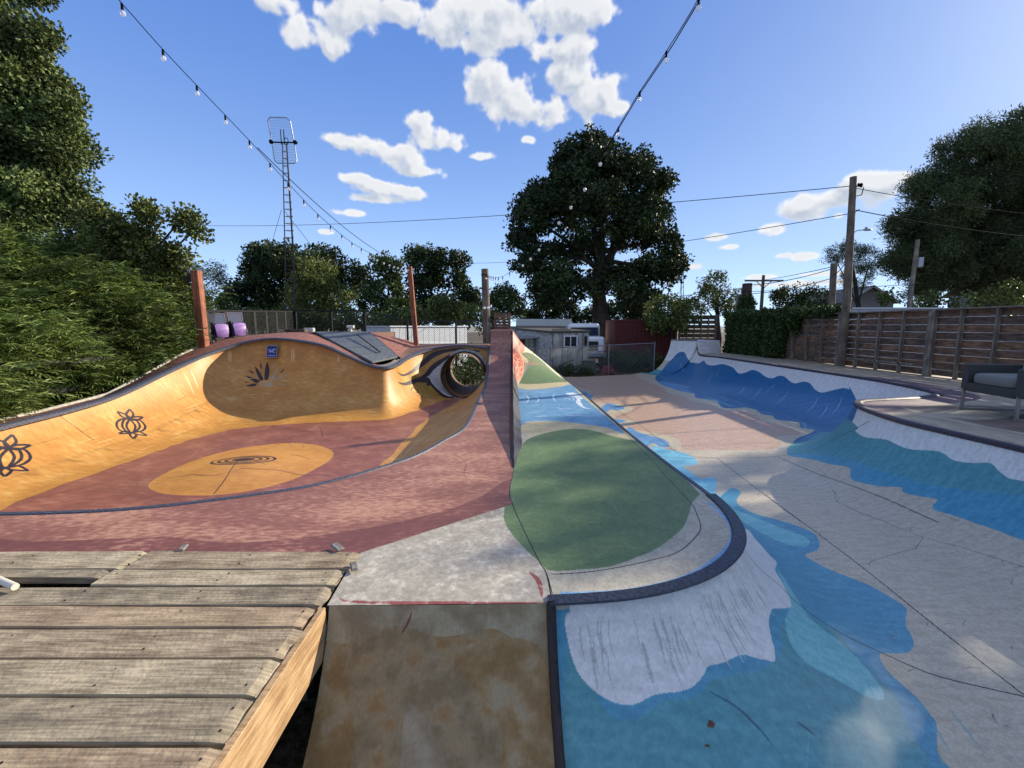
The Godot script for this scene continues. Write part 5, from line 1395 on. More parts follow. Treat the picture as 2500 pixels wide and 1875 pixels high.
		var white := [Color(0.83, 0.825, 0.81), Color(0.91, 0.905, 0.89), Color(0.72, 0.72, 0.72), 0.72, 0.98]
		mats.append(painted(P.bake({1: [Color(0.71, 0.66, 0.57), Color(0.81, 0.765, 0.67), Color(0.61, 0.575, 0.50), 0.64, 0.95], 2: white, 3: [Color(0.13, 0.37, 0.55), Color(0.19, 0.46, 0.65), Color(0.28, 0.54, 0.71), 0.62, 0.95], 4: [Color(0.50, 0.66, 0.80), Color(0.66, 0.78, 0.88)], 5: [Color(0.69, 0.57, 0.49), Color(0.78, 0.67, 0.58), Color(0.82, 0.74, 0.66), 0.64, 0.95],
			6: [Color(0.70, 0.66, 0.56), Color(0.80, 0.76, 0.66)], 7: [Color(0.34, 0.52, 0.70), Color(0.46, 0.64, 0.80)], 8: [Color(0.42, 0.70, 0.80), Color(0.54, 0.79, 0.87)], 9: [Color(0.27, 0.55, 0.66), Color(0.35, 0.63, 0.73), Color(0.42, 0.65, 0.72), 0.7, 0.95], 10: [Color(0.29, 0.55, 0.59), Color(0.37, 0.63, 0.66), Color(0.47, 0.67, 0.69), 0.7, 0.95],
			11: [Color(0.42, 0.70, 0.73), Color(0.52, 0.78, 0.80)], 12: [Color(0.10, 0.10, 0.10), Color(0.2, 0.2, 0.2)], 13: [Color(0.30, 0.29, 0.27), Color(0.4, 0.39, 0.37)], 14: [Color(0.28, 0.15, 0.08), Color(0.45, 0.26, 0.13)], 15: [Color(0.16, 0.36, 0.42), Color(0.2, 0.42, 0.48)], 16: [Color(0.30, 0.50, 0.68), Color(0.42, 0.60, 0.76)], 17: [Color(0.07, 0.22, 0.44), Color(0.10, 0.28, 0.50)], 19: [Color(0.68, 0.68, 0.67), Color(0.78, 0.78, 0.77)], 20: [Color(0.36, 0.60, 0.66), Color(0.44, 0.68, 0.73)], 18: [Color(0.44, 0.43, 0.41), Color(0.52, 0.51, 0.48)]}, [n_a, n_c]), 0.40))
	var t := thing("skate_pool", "blue, white and teal wave painted concrete pool with pale grey floor", "skate pool")
	obj("island_wall", loft(NOSE, 10.9, 14, 0.1, 18, -0.79, false, cf), mats[0], t)
	obj("island_wall", loft(NOSE, 1.98, 10.9, 0.06, 26, -0.79, false, cn), mats[1], t)
	obj("wave_wall", loft(WAVE, 0, 3.0, 0.06, 24, -0.79, false, cf), mats[0], t)
	obj("wave_wall", loft(WAVE, 3.0, 12, 0.06, 24, -0.79, false, cf), mats[0], t)
	obj("side_wall", loft(WAVE, 12, 19, 0.06, 24, -0.79, false, cn), mats[1], t)
	var fp := []
	for i in range(int(10.9 * 5), 14 * 5 + 1):
		var q := cr(NOSE, i / 5.0)
		fp.append(Vector3(q[3], -0.79, q[4]))
	var seam := cr(NOSE, 10.9)
	fp[0] = Vector3(seam[3], -0.79, seam[4])
	for p in [[1.0, -13.6], [-0.4, -15.0], [-0.4, -19.1], [3.0, -19.35], [5.5, -20.4], [6.2, -21.2]]: fp.append(Vector3(p[0], -0.79, p[1]))
	for i in 12 * 5 + 1:
		if i > 9 and i < 17: continue
		var q := cr(WAVE, i / 5.0)
		fp.append(Vector3(q[3], -0.79, q[4]))
	var st := mb()
	poly_top(st, fp)
	obj("pool_floor", with_uv(st, Vector3.ZERO, cf), mats[0], t)
	fp = []
	for i in range(12 * 5, 19 * 5 + 1):
		var q := cr(WAVE, i / 5.0)
		fp.append(Vector3(q[3], -0.79, q[4]))
	fp.append(Vector3(-1.2, -0.79, 1.5))
	for i in range(0, int(10.9 * 5)):
		var q := cr(NOSE, i / 5.0)
		if q[0] > -1.3: fp.append(Vector3(q[3], -0.79, q[4]))
	fp.append(Vector3(seam[3], -0.79, seam[4]))
	st = mb()
	poly_top(st, fp)
	obj("pool_floor", with_uv(st, Vector3.ZERO, cn), mats[1], t)
	var path := []
	for i in 16 * 8 + 1: path.append(cr3(WAVE, 3.0 + i / 8.0) + Vector3(0, 0.002, 0))
	obj("coping", sweep(path, [[0.0, -0.05], [-0.03, -0.03], [-0.03, 0.0], [-0.01, 0.018], [0.06, 0.018], [0.10, 0.004]], 1.0), M.darkedge, t)
	# raised end of the wave wall
	var e0 := Vector3(7.6, 0.76, -21.3)
	var e1 := Vector3(8.42, 0.76, -20.4)
	st = mb()
	quad(st, e1, Vector3(8.5, 0.16, -20.2), Vector3(9.75, 0.16, -20.75), Vector3(9.7, 0.76, -20.85))
	poly_top(st, [e0, Vector3(8.0, 0.76, -20.9), e1, Vector3(9.7, 0.76, -20.85), Vector3(9.0, 0.76, -22.0)])
	obj("extension_block", st.commit(), M.white, t)
	st = mb()
	var fx := []
	for i in 13:
		fx.append(cr3([[6.35, -0.79, -21.0], [6.8, -0.72, -21.06], [7.15, -0.45, -21.15], [7.4, 0.0, -21.25], [7.55, 0.45, -21.3], [7.6, 0.76, -21.3]], i * 5 / 12.0))
	for i in 12: quad(st, fx[i], fx[i + 1], Vector3(9.0, fx[i + 1].y, -22.0), Vector3(9.0, fx[i].y, -22.0))
	obj("extension_end", st.commit(), M.white, t)
	path = [e0 + Vector3(0, 0.01, 0), Vector3(8.0, 0.77, -20.9), e1 + Vector3(0, 0.01, 0)]
	st = mb()
	tube(st, path, 0.03, 0.03, 8)
	ball(st, e1 + Vector3(0, 0.02, 0), Vector3.ONE * 0.05, 8, 6)
	obj("pipe_coping", st.commit(), M.darkconcrete, t)
	st = mb()
	var hn := (Vector3(9.75, 0.16, -20.75) - Vector3(8.5, 0.16, -20.2)).normalized()
	var hf := Vector3(-hn.z, 0, hn.x) * 0.012
	if hf.z < 0: hf = -hf
	var hc := e1 + hn * 0.38 + hf
	hc.y = 0.5
	bar(st, hc + Vector3(0, 0.16, 0) - hn * 0.03, hc + Vector3(0, -0.22, 0) + hn * 0.14, 0.05, 0.01)
	bar(st, hc + Vector3(0, 0.08, 0) - hn * 0.18, hc + Vector3(0, 0.17, 0) + hn * 0.06, 0.055, 0.01)
	bar(st, hc + Vector3(0, 0.17, 0) + hn * 0.04, hc + Vector3(0, 0.13, 0) + hn * 0.15, 0.03, 0.01)
	obj("hammer_mark", st.commit(), M.black, t)
	pool_deck()

func pool_deck() -> void:
	var c := Rect2(4.9, -20.5, 6.4, 22.2)
	var P := Painter.new(c, 2048, 2048)
	P.im.fill(Color(1.5 / 255.0, 0, 0))
	var lip := PackedVector2Array()
	for i in range(6 * 6, 13 * 6 + 1):
		var q := cr3(WAVE, i / 6.0)
		lip.append(Vector2(q.x, q.z))
	P.area([6.1, -6.95, 7.3, -7.0, 11.3, -6.6, 11.3, -4.0, 6.3, -4.0, 6.0, -5.5], 3, false)
	P.area([5.9, -6.3, 7.4, -6.75, 8.2, -6.7, 7.4, -6.3, 6.4, -5.9], 1)
	P.stroke(lip, 1.15, 2)
	P.stroke(PackedVector2Array([Vector2(5.7, -6.3), Vector2(5.9, -5.2), Vector2(6.05, -4), Vector2(6.1, 1)]), 0.02, 4)
	P.stroke(PackedVector2Array([Vector2(5.9, -6.9), Vector2(7.5, -6.75), Vector2(11, -6.4)]), 0.02, 4)
	var r2 := RandomNumberGenerator.new()
	r2.seed = 9
	for k in 60:
		var z := r2.randf_range(-6.6, 1.0)
		var x := r2.randf_range(6.2, 9.5)
		P.stroke(PackedVector2Array([Vector2(x, z), Vector2(x + r2.randf_range(0.4, 1.6), z + 0.03)]), 0.02, 5)
	var nn := stretched(2048, 2048, 37, 90, 40, 5)
	var m := painted(P.bake({1: [Color(0.60, 0.55, 0.47), Color(0.70, 0.65, 0.56)], 2: [Color(0.36, 0.29, 0.32), Color(0.46, 0.37, 0.40), Color(0.54, 0.47, 0.46), 0.65, 0.9], 3: [Color(0.42, 0.36, 0.31), Color(0.52, 0.45, 0.39)], 4: [Color(0.16, 0.13, 0.12), Color(0.2, 0.17, 0.15)], 5: [Color(0.36, 0.30, 0.26), Color(0.42, 0.36, 0.31)]}, [nn, n_a]), 0.7)
	var t := thing("pool_deck", "pale concrete deck between the wave wall and wooden fence", "concrete deck")
	var outer := [[11.0, 0.157, -20.6], [11.0, 0.157, -18], [11.0, 0.157, -14], [11.0, 0.157, -11], [11.0, 0.157, -9.6], [11.0, 0.157, -8.4], [11.0, 0.157, -7.6], [11.0, 0.157, -7.2], [11.0, 0.157, -6.9], [11.0, 0.157, -6.6], [11.0, 0.157, -6.2], [11.0, 0.157, -5.7], [11.0, 0.157, -5.1], [11.0, 0.157, -4.4], [11.0, 0.157, -3], [11.0, 0.157, -1], [11.0, 0.157, 1.5]]
	var rows := []
	var uvs := []
	for i in 16 * 6 + 1:
		var s := 3 + i / 6.0
		var a := cr3(WAVE, s)
		var b := cr3(outer, s - 3)
		var row := []
		var uv := []
		for k in 9:
			var p := a.lerp(b, k / 8.0)
			p.y = 0.158
			row.append(p)
			uv.append((Vector2(p.x, p.z) - c.position) / c.size)
		rows.append(row)
		uvs.append(uv)
	obj("deck_slab", sheet(rows, uvs), m, t)
	var st := mb()
	quad(st, Vector3(11, 0.157, 1.5), Vector3(11, -0.9, 1.5), Vector3(11, -0.9, -20.6), Vector3(11, 0.157, -20.6))
	quad(st, Vector3(11, 0.157, -20.6), Vector3(11, -0.9, -20.6), Vector3(9.7, -0.9, -20.85), Vector3(9.7, 0.157, -20.85))
	obj("deck_side", st.commit(), M.concrete, t)

# ---------- fences ----------
func wire_net(a: Vector3, b: Vector3, h: float, pitch: float, r: float) -> ArrayMesh:
	var st := mb()
	var d := b - a
	var l := d.length()
	var n := int((l + h) / pitch)
	for k in n:
		for s in [1, -1]:
			var x0: float = k * pitch - h if s > 0 else k * pitch
			var x1: float = x0 + h * s
			var f0 := 0.0
			var f1 := 1.0
			if x0 < 0: f0 = -x0 / h
			if x1 > l: f1 = (l - x0) / h
			if x0 > l:
				f0 = (x0 - l) / h
				f1 = 1.0
			if s < 0 and x1 < 0: f1 = x0 / h
			if f1 - f0 < 0.02: continue
			var p: Vector3 = a + d * ((x0 + (x1 - x0) * f0) / l) + Vector3.UP * h * f0
			var q: Vector3 = a + d * ((x0 + (x1 - x0) * f1) / l) + Vector3.UP * h * f1
			tube(st, [p, q], r, r, 3, false)
	return st.commit()

func fences() -> void:
	# black guard fence along the left of the platform, then along its back
	var t := thing("guard_fence", "black slatted guard fence beside the purple seats on the platform", "fence", Vector3(-7.15, 0.98, -10.5))
	var a := Vector3(-7.18, 0.99, -10.55)
	var b := Vector3(-8.55, 1.20, -17.55)
	for k in 8:
		var p := a.lerp(b, k / 7.0) - t.position
		var st := mb()
		bar(st, p, p + Vector3(0, 0.76, 0), 0.035 if k else 0.05, 0.11)
		obj("post", st.commit(), M.black, t)
	var st1 := mb()
	bar(st1, a - t.position + Vector3(0, 0.78, 0), b - t.position + Vector3(0, 0.78, 0), 0.05, 0.04)
	obj("rail", st1.commit(), M.black, t)
	st1 = mb()
	bar(st1, a - t.position + Vector3(0.03, 0.02, 0), b - t.position + Vector3(0.03, 0.02, 0), 0.06, 0.05)
	obj("rail", st1.commit(), M.black, t)
	var nt := obj("wire_net", wire_net(a - t.position, b - t.position, 0.76, 0.07, 0.003), M.net, t)
	nt.set_meta("kind", "stuff")
	t = thing("chain_link_fence", "black chain link fence along the back of the platform before the trees", "fence", Vector3(-8.5, 1.2, -17.6))
	var Q := [Vector3(-8.5, 1.2, -17.6), Vector3(-7.15, 1.2, -17.7), Vector3(-5.85, 1.2, -17.8), Vector3(-4.2, 0.82, -18.0), Vector3(-2.25, 0.80, -18.0), Vector3(-0.75, 0.82, -18.0)]
	for k in 6:
		var st := mb()
		var p: Vector3 = Q[k] - t.position
		bar(st, p - Vector3(0, 1.9, 0), p + Vector3(0, 0.82, 0), 0.11 if k < 3 else 0.07, 0.08)
		obj("post", st.commit(), M.black, t)
		if k == 5: continue
		st = mb()
		var q: Vector3 = Q[k + 1] - t.position
		bar(st, p + Vector3(0, 0.82, 0), q + Vector3(0, 0.82, 0), 0.05, 0.04)
		obj("rail", st.commit(), M.black, t)
		nt = obj("wire_net", wire_net(p, q, 0.8, 0.085, 0.0035), M.net, t)
		nt.set_meta("kind", "stuff")
	# grey chain link at the far end of the pool
	t = thing("chain_link_fence", "sagging grey chain link fence in front of the weathered shed", "fence", Vector3(1.0, -0.86, -20.3))
	var G := [Vector3(-0.6, -0.85, -20.0), Vector3(1.75, -0.85, -20.1), Vector3(4.55, -0.85, -20.9), Vector3(6.85, -0.85, -21.4)]
	for k in 4:
		var p: Vector3 = G[k] - t.position
		var st := mb()
		tube(st, [p, p + Vector3(0, 1.28 + 0.08 * k, 0)], 0.032, 0.03, 8)
		obj("post", st.commit(), M.greynet, t)
		if k == 3: continue
		var q: Vector3 = G[k + 1] - t.position
		st = mb()
		tube(st, [p + Vector3(0, 1.22 + 0.08 * k, 0), q + Vector3(0, 1.30 + 0.08 * k, 0)], 0.02, 0.02, 6)
		obj("rail", st.commit(), M.greynet, t)
		nt = obj("wire_net", wire_net(p, q, 1.24 + 0.08 * k, 0.085, 0.003), M.greynet, t)
		nt.set_meta("kind", "stuff")
	# board fence on the right
	t = thing("board_fence", "brown horizontal board fence with grey studs along the right deck", "fence", Vector3(10.6, 0.16, -10))
	var o := t.position
	for k in 24:
		var z := -19.9 + k * 0.78
		var st := mb()
		var wide := 0.09 if k in [7, 11, 18] else 0.045
		bx(st, Vector3(10.57, 0.98, z) - o, Vector3(0.10, 1.64, wide), 0.004)
		obj("stud", st.commit(), M.stud, t)
		if k == 11 or k == 18:
			st = mb()
			bx(st, Vector3(10.56, 0.98, z + 0.1) - o, Vector3(0.11, 1.66, 0.09), 0.004)
			obj("stud", st.commit(), M.stud, t)
	for s in 9:
		var z0 := -19.95 + s * 2.34 * 0.92
		var z1 := z0 + 2.34 * 0.92
		for r in 9:
			var y := 0.17 + r * 0.183
			var gap := 0.007 + 0.012 * absf(sin(s * 3.1 + r * 1.7)) + (0.03 if (s * 9 + r) % 11 == 3 else 0.0)
			var st := mb()
			var tilt := Basis.from_euler(Vector3(0.006 * sin(s * 2.3 + r * 4.1), 0, 0))
			box(st, Transform3D(tilt, Vector3(10.645, y + 0.09, (z0 + z1) / 2) - o), Vector3(0.024, 0.183 - gap, z1 - z0 - 0.006), 0.003)
			obj("board", st.commit(), M["fence%d" % ((s * 5 + r * 7 + r / 3) % 3)], t)
	var st2 := mb()
	bx(st2, Vector3(10.6, 1.825, -9.95) - o, Vector3(0.17, 0.035, 20.0), 0.004)
	obj("cap_rail", st2.commit(), M.stud, t)
	st2 = mb()
	bx(st2, Vector3(10.535, 0.42, -12.9) - o, Vector3(0.03, 0.05, 2.6))
	obj("low_rail", st2.commit(), M.stud, t)
	# short far fence turned to the viewer
	t = thing("board_fence", "short reddish board fence with pale studs behind the white ramp end", "fence", Vector3(9.9, -0.3, -24.2))
	for k in 6:
		var st := mb()
		bx(st, Vector3(-0.85 + k * 0.38, 1.1, 0.06), Vector3(0.05, 2.3, 0.08))
		obj("stud", st.commit(), M.stud, t)
	for r in 9:
		var st := mb()
		bx(st, Vector3(0.15, 0.25 + r * 0.24, 0), Vector3(2.1, 0.20, 0.025))
		obj("board", st.commit(), M["fence%d" % (r % 2)], t)
	var st3 := mb()
	bx(st3, Vector3(0.15, 2.28, 0.02), Vector3(2.3, 0.04, 0.16))
	obj("cap_rail", st3.commit(), M.stud, t)
	# slatted screen at the top of the red ridge
	t = thing("slat_screen", "small brown slatted wooden screen standing behind the top of the red ridge", "screen", Vector3(-0.33, -0.87, -14.7))
	for s in [-0.22, 0.24]:
		var st := mb()
		bx(st, Vector3(s, 1.36, 0.03), Vector3(0.06 if s < 0 else 0.09, 2.72, 0.06))
		obj("post", st.commit(), M.fence1, t)
	for r in 9:
		var st := mb()
		bx(st, Vector3(0.0, 1.96 + r * 0.09, 0), Vector3(0.46, 0.078, 0.025))
		obj("slat", st.commit(), M["fence%d" % (r % 3)], t)

# ---------- seats, armchair, small things ----------
func furniture() -> void:
	var purple := flat(Color(0.56, 0.43, 0.66), 0.45)
	var navy := flat(Color(0.24, 0.27, 0.37), 0.45)
	var frame := flat(Color(0.10, 0.08, 0.13), 0.5)
	for k in 2:
		var t := thing("stadium_seat", ["purple folded stadium seat nearer the orange post", "purple folded stadium seat farther from the orange post"][k], "seat", Vector3(-7.12 + k * 0.24, 1.05 + k * 0.03, -10.95 - k * 0.32), "folded stadium seats on the platform")
		t.rotation.y = 0.95
		t.scale = Vector3.ONE * 0.95
		var bt := Basis.from_euler(Vector3(-0.25, 0, 0))
		var st := mb()
		box(st, Transform3D(bt, Vector3(0, 0.56, -0.16)), Vector3(0.34, 0.28, 0.03), 0.012)
		obj("backrest", st.commit(), navy, t)
		st = mb()
		for e in [[0, 0.145, 0.36, 0.012], [0, -0.145, 0.36, 0.012], [0.175, 0, 0.012, 0.3], [-0.175, 0, 0.012, 0.3]]: box(st, Transform3D(bt, Vector3(0, 0.56, -0.16) + bt * Vector3(e[0], e[1], 0.006)), Vector3(e[2], e[3], 0.03))
		obj("back_border", st.commit(), flat(Color(0.48, 0.44, 0.52), 0.5), t)
		var rows := []
		for i in 9:
			var row := []
			for j in 9:
				var u := i / 8.0 * 2 - 1
				var v := j / 8.0
				var w := 0.155 * (1.0 - 0.16 * v * v) * (1.0 if v > 0.05 and v < 0.95 else 0.92)
				row.append(Vector3(u * w, 0.44 - v * 0.34, 0.03 + 0.07 * sin(v * 2.4) + 0.02 * (1 - u * u)))
			rows.append(row)
		obj("seat_pad", sheet(rows, [], Vector3(0, 0, 1)), purple, t)
		st = mb()
		box(st, Transform3D(Basis(), Vector3(0, 0.27, 0.02)), Vector3(0.33, 0.36, 0.05), 0.02)
		obj("seat_shell", st.commit(), flat(Color(0.20, 0.15, 0.26), 0.5), t)
		for s in [-1, 1]:
			st = mb()
			box(st, Transform3D(Basis.from_euler(Vector3(-0.1, 0, 0)), Vector3(0.175 * s, 0.30, -0.06)), Vector3(0.025, 0.36, 0.16), 0.01)
			obj("side_arm", st.commit(), frame, t)
			st = mb()
			bar(st, Vector3(0.165 * s, 0.16, -0.06), Vector3(0.165 * s, 0.0, 0.10), 0.03, 0.04)
			bar(st, Vector3(0.165 * s, 0.16, -0.06), Vector3(0.165 * s, 0.0, -0.16), 0.03, 0.04)
			obj("leg", st.commit(), frame, t)
	# armchair on the right
	var grey := mottled(noise_tex(95, 0.2, 3, Color(0.42, 0.43, 0.41), Color(0.52, 0.53, 0.51)), Color.WHITE, 3.0, 0.9)
	var wick := mottled(noise_tex(96, 0.3, 2, Color(0.19, 0.20, 0.20), Color(0.28, 0.29, 0.28)), Color.WHITE, 4.0, 0.7)
	var metal := flat(Color(0.58, 0.57, 0.56), 0.35, 0.7)
	var c := thing("armchair", "dark woven patio armchair with grey cushions and thin metal sled legs", "armchair", Vector3(7.2, 0.16, -6.13))
	c.rotation.y = -1.75
	c.scale = Vector3.ONE * 1.14
	var W := 0.86
	var D := 0.84
	for s in [-1, 1]:
		var st := mb()
		bx(st, Vector3(s * (W / 2 - 0.045), 0.44, 0), Vector3(0.09, 0.34, D), 0.012)
		obj("armrest", st.commit(), wick, c)
		st = mb()
		bar(st, Vector3(s * (W / 2 - 0.04), 0.0, D / 2 - 0.02), Vector3(s * (W / 2 - 0.04), 0.28, D / 2 - 0.02), 0.028, 0.028)
		bar(st, Vector3(s * (W / 2 - 0.04), 0.0, -D / 2 + 0.02), Vector3(s * (W / 2 - 0.04), 0.28, -D / 2 + 0.02), 0.028, 0.028)
		bar(st, Vector3(s * (W / 2 - 0.04), 0.014, -D / 2), Vector3(s * (W / 2 - 0.04), 0.014, D / 2), 0.028, 0.028)
		bar(st, Vector3(s * (W / 2 - 0.04), 0.275, -D / 2), Vector3(s * (W / 2 - 0.04), 0.275, D / 2), 0.028, 0.024)
		obj("leg", st.commit(), metal, c)
	var st := mb()
	bx(st, Vector3(0, 0.31, 0), Vector3(W - 0.18, 0.11, D - 0.01), 0.01)
	obj("seat_frame", st.commit(), wick, c)
	st = mb()
	bx(st, Vector3(0, 0.47, -D / 2 + 0.045), Vector3(W - 0.18, 0.46, 0.09), 0.012)
	obj("back_frame", st.commit(), wick, c)
	obj("seat_cushion", cushion(Vector3(W - 0.2, 0.15, D - 0.12)), grey, c, Vector3(0, 0.43, 0.05))
	var bc := obj("back_cushion", cushion(Vector3(W - 0.22, 0.42, 0.16)), grey, c, Vector3(0, 0.66, -D / 2 + 0.19))
	bc.rotation.x = -0.22
	# white vents on the platform edge
	for e in [[Vector3(-8.05, 1.19, -17.3), "low white vent cap beside the black corner post on the platform"], [Vector3(-6.2, 1.19, -17.2), "white tee shaped vent pipe sticking up behind the grey ramp panel"]]:
		var v := thing("vent_pipe", e[1], "vent pipe", e[0])
		st = mb()
		if e[0].x > -7:
			tube(st, [Vector3.ZERO, Vector3(0, 0.2, 0)], 0.055, 0.055, 10)
			tube(st, [Vector3(-0.13, 0.2, 0), Vector3(0.13, 0.2, 0)], 0.06, 0.06, 10)
		else:
			tube(st, [Vector3(0.1, 0, 0), Vector3(0.1, 0.16, 0)], 0.12, 0.09, 10)
			box(st, Transform3D(Basis(), Vector3(0.3, 0.08, 0)), Vector3(0.22, 0.16, 0.2), 0.02)
		obj("pipe", st.commit(), flat(Color(0.85, 0.84, 0.80), 0.5), v)
	var bl := thing("timber_block", "dark timber block at the foot of the corner post on the platform", "block", Vector3(-8.0, 1.2, -16.6))
	st = mb()
	bx(st, Vector3(0, 0.05, 0), Vector3(0.75, 0.1, 0.3), 0.01)
	obj("block", st.commit(), M.fence2, bl)

func cushion(s: Vector3) -> ArrayMesh:
	var st := mb()
	# superellipsoid
	var n := 20
	var m := 14
	for i in m:
		for k in n:
			var p := []
			for q in [[i, k], [i + 1, k], [i + 1, k + 1], [i, k + 1]]:
				var th: float = PI * q[0] / m - PI / 2
				var ph: float = TAU * q[1] / n
				var e := 0.32
				var f := func(x: float) -> float: return signf(x) * pow(absf(x), e)
				p.append(Vector3(f.call(cos(th)) * f.call(cos(ph)), f.call(sin(th)), f.call(cos(th)) * f.call(sin(ph))))
			for q in [0, 2, 1, 0, 3, 2]:
				var v: Vector3 = p[q]
				var g := Vector3(signf(v.x) * pow(absf(v.x), 5.2) / s.x, signf(v.y) * pow(absf(v.y), 5.2) / s.y, signf(v.z) * pow(absf(v.z), 5.2) / s.z)
				st.set_normal(g.normalized())
				st.set_uv(Vector2.ZERO)
				st.add_vertex(v * s / 2)
	return st.commit()

# ---------- posts, poles, tower ----------
func masts() -> void:
	var st := mb()
	var t := thing("wooden_post", "thick orange stained post beside the purple seats at the left rim", "post", Vector3(-7.17, 0.95, -10.42))
	bar(st, Vector3(0, -1.8, 0), Vector3(-0.06, 1.72, 0.0), 0.17, 0.17, 0.008)
	obj("post", st.commit(), M.redpost, t)
	t = thing("floodlight", "small black floodlight on the back of the thick orange post", "floodlight", Vector3(-7.42, 2.50, -10.5))
	st = mb()
	box(st, Transform3D(Basis.from_euler(Vector3(0.2, 0.5, 0.5)), Vector3(-0.05, 0.0, 0)), Vector3(0.2, 0.16, 0.06), 0.01)
	obj("lamp_housing", st.commit(), M.black, t)
	st = mb()
	bar(st, Vector3(0, 0, 0), Vector3(0.12, 0.02, 0.05), 0.03, 0.03)
	obj("bracket", st.commit(), M.black, t)
	t = thing("wooden_post", "tall thin reddish post behind the eye mural holding the string lights", "post", Vector3(-2.93, 0.87, -14.0))
	st = mb()
	bar(st, Vector3(0.03, -1.7, 0), Vector3(-0.22, 2.36, 0), 0.135, 0.135, 0.006)
	obj("post", st.commit(), M.redpost, t)
	t = thing("wooden_pole", "grey round wooden pole with two small floodlights left of the big tree", "pole", Vector3(-0.82, -0.87, -14.6))
	st = mb()
	tube(st, [Vector3(0.03, 0, 0), Vector3(0, 2, 0), Vector3(-0.05, 4.10, 0)], 0.15, 0.115, 14)
	obj("pole", st.commit(), M.pole, t)
	st = mb()
	tube(st, [Vector3(-0.05, 3.9, 0), Vector3(-0.05, 3.93, 0)], 0.128, 0.128, 14)
	obj("strap", st.commit(), M.black, t)
	st = mb()
	bar(st, Vector3(0.05, 1.6, 0.13), Vector3(0.02, 2.8, 0.125), 0.03, 0.03)
	bx(st, Vector3(0.05, 2.35, 0.14), Vector3(0.06, 0.12, 0.05))
	obj("conduit", st.commit(), M.stud, t)
	for s in [-1, 1]:
		st = mb()
		ball(st, Vector3(-0.01 + 0.062 * s, 2.86, 0.17), Vector3(0.045, 0.045, 0.03), 10, 6)
		obj("lamp", st.commit(), flat(Color(0.95, 0.95, 0.95), 0.15), t)
	# thin black fence pole
	t = thing("iron_stake", "thin black iron stake beside the slatted screen", "stake", Vector3(-0.66, -0.87, -14.9))
	st = mb()
	bar(st, Vector3.ZERO, Vector3(0.02, 3.05, 0), 0.03, 0.03)
	obj("stake", st.commit(), M.black, t)
	# utility poles on the right
	t = thing("utility_pole", "tall grey utility pole rising beside the board fence with a street lamp", "utility pole", Vector3(10.46, 0.16, -14.1))
	st = mb()
	tube(st, [Vector3(-0.02, -1, 0), Vector3(0.0, 2, 0), Vector3(-0.16, 5.72, 0)], 0.14, 0.09, 14)
	obj("pole", st.commit(), M.pole, t)
	st = mb()
	tube(st, [Vector3(-0.08, 4.05, 0), Vector3(0.12, 4.16, 0), Vector3(0.35, 4.18, 0)], 0.015, 0.015, 6)
	obj("lamp_arm", st.commit(), M.galv, t)
	st = mb()
	ball(st, Vector3(0.42, 4.18, 0), Vector3(0.15, 0.035, 0.06), 10, 6)
	bx(st, Vector3(0.38, 4.23, 0), Vector3(0.05, 0.06, 0.05))
	obj("lamp_head", st.commit(), M.galv, t)
	st = mb()
	tube(st, [Vector3(-0.12, 5.45, 0), Vector3(0.12, 5.45, 0)], 0.018, 0.018, 6)
	ball(st, Vector3(0.10, 5.48, 0), Vector3(0.045, 0.07, 0.045), 8, 6)
	ball(st, Vector3(0.02, 5.50, 0), Vector3(0.035, 0.05, 0.035), 8, 6)
	tube(st, [Vector3(-0.12, 5.15, 0), Vector3(0.14, 5.2, 0), Vector3(0.18, 5.42, 0)], 0.014, 0.014, 6)
	tube(st, [Vector3(-0.10, 4.65, 0), Vector3(0.12, 4.78, 0)], 0.014, 0.014, 6)
	obj("insulator_bracket", st.commit(), M.wire, t)
	t = thing("utility_pole", "short cut off dark pole standing left of the street lamp pole", "utility pole", Vector3(12.1, -0.87, -17.0))
	st = mb()
	tube(st, [Vector3(0.06, 0, 0), Vector3(0.0, 2, 0), Vector3(-0.1, 4.6, 0)], 0.12, 0.11, 12)
	obj("pole", st.commit(), M.pole, t)
	for e in [[Vector3(10.95, -0.87, -21.0), 4.25, 0.165, "dark brown square post sticking up out of the ivy", 0], [Vector3(10.6, -0.87, -21.2), 3.75, 0.10, "thinner grey post just left of the brown post in the ivy", 1]]:
		t = thing("wooden_post", e[3], "post", e[0])
		st = mb()
		bar(st, Vector3(0.06 if e[4] == 0 else -0.05, 0, 0), Vector3(-0.06 if e[4] == 0 else 0.05, e[1], 0), e[2] * 1.9, e[2] * 1.9, 0.01)
		obj("post", st.commit(), M.brownpost if e[4] == 0 else M.stud, t)
	t = thing("utility_pole", "distant utility pole with a wooden crossarm above the round tree", "utility pole", Vector3(24.9, -0.87, -45.0))
	st = mb()
	tube(st, [Vector3.ZERO, Vector3(0.0, 7.3, 0)], 0.2, 0.14, 10)
	obj("pole", st.commit(), M.pole, t)
	st = mb()
	bar(st, Vector3(-1.9, 6.75, 0.15), Vector3(1.9, 6.75, 0.15), 0.16, 0.12)
	bar(st, Vector3(-0.8, 6.75, 0.15), Vector3(0, 6.0, 0.15), 0.06, 0.06)
	bar(st, Vector3(0.8, 6.75, 0.15), Vector3(0, 6.0, 0.15), 0.06, 0.06)
	obj("crossarm", st.commit(), M.pole, t)
	t = thing("utility_pole", "thin grey pole with a transformer box before the large right hand tree", "utility pole", Vector3(18.9, -0.87, -21.5))
	st = mb()
	tube(st, [Vector3.ZERO, Vector3(0.1, 6.3, 0)], 0.11, 0.08, 10)
	obj("pole", st.commit(), M.stud, t)
	st = mb()
	bx(st, Vector3(0.22, 5.25, 0.1), Vector3(0.22, 0.45, 0.2), 0.02)
	obj("transformer_box", st.commit(), M.galv, t)
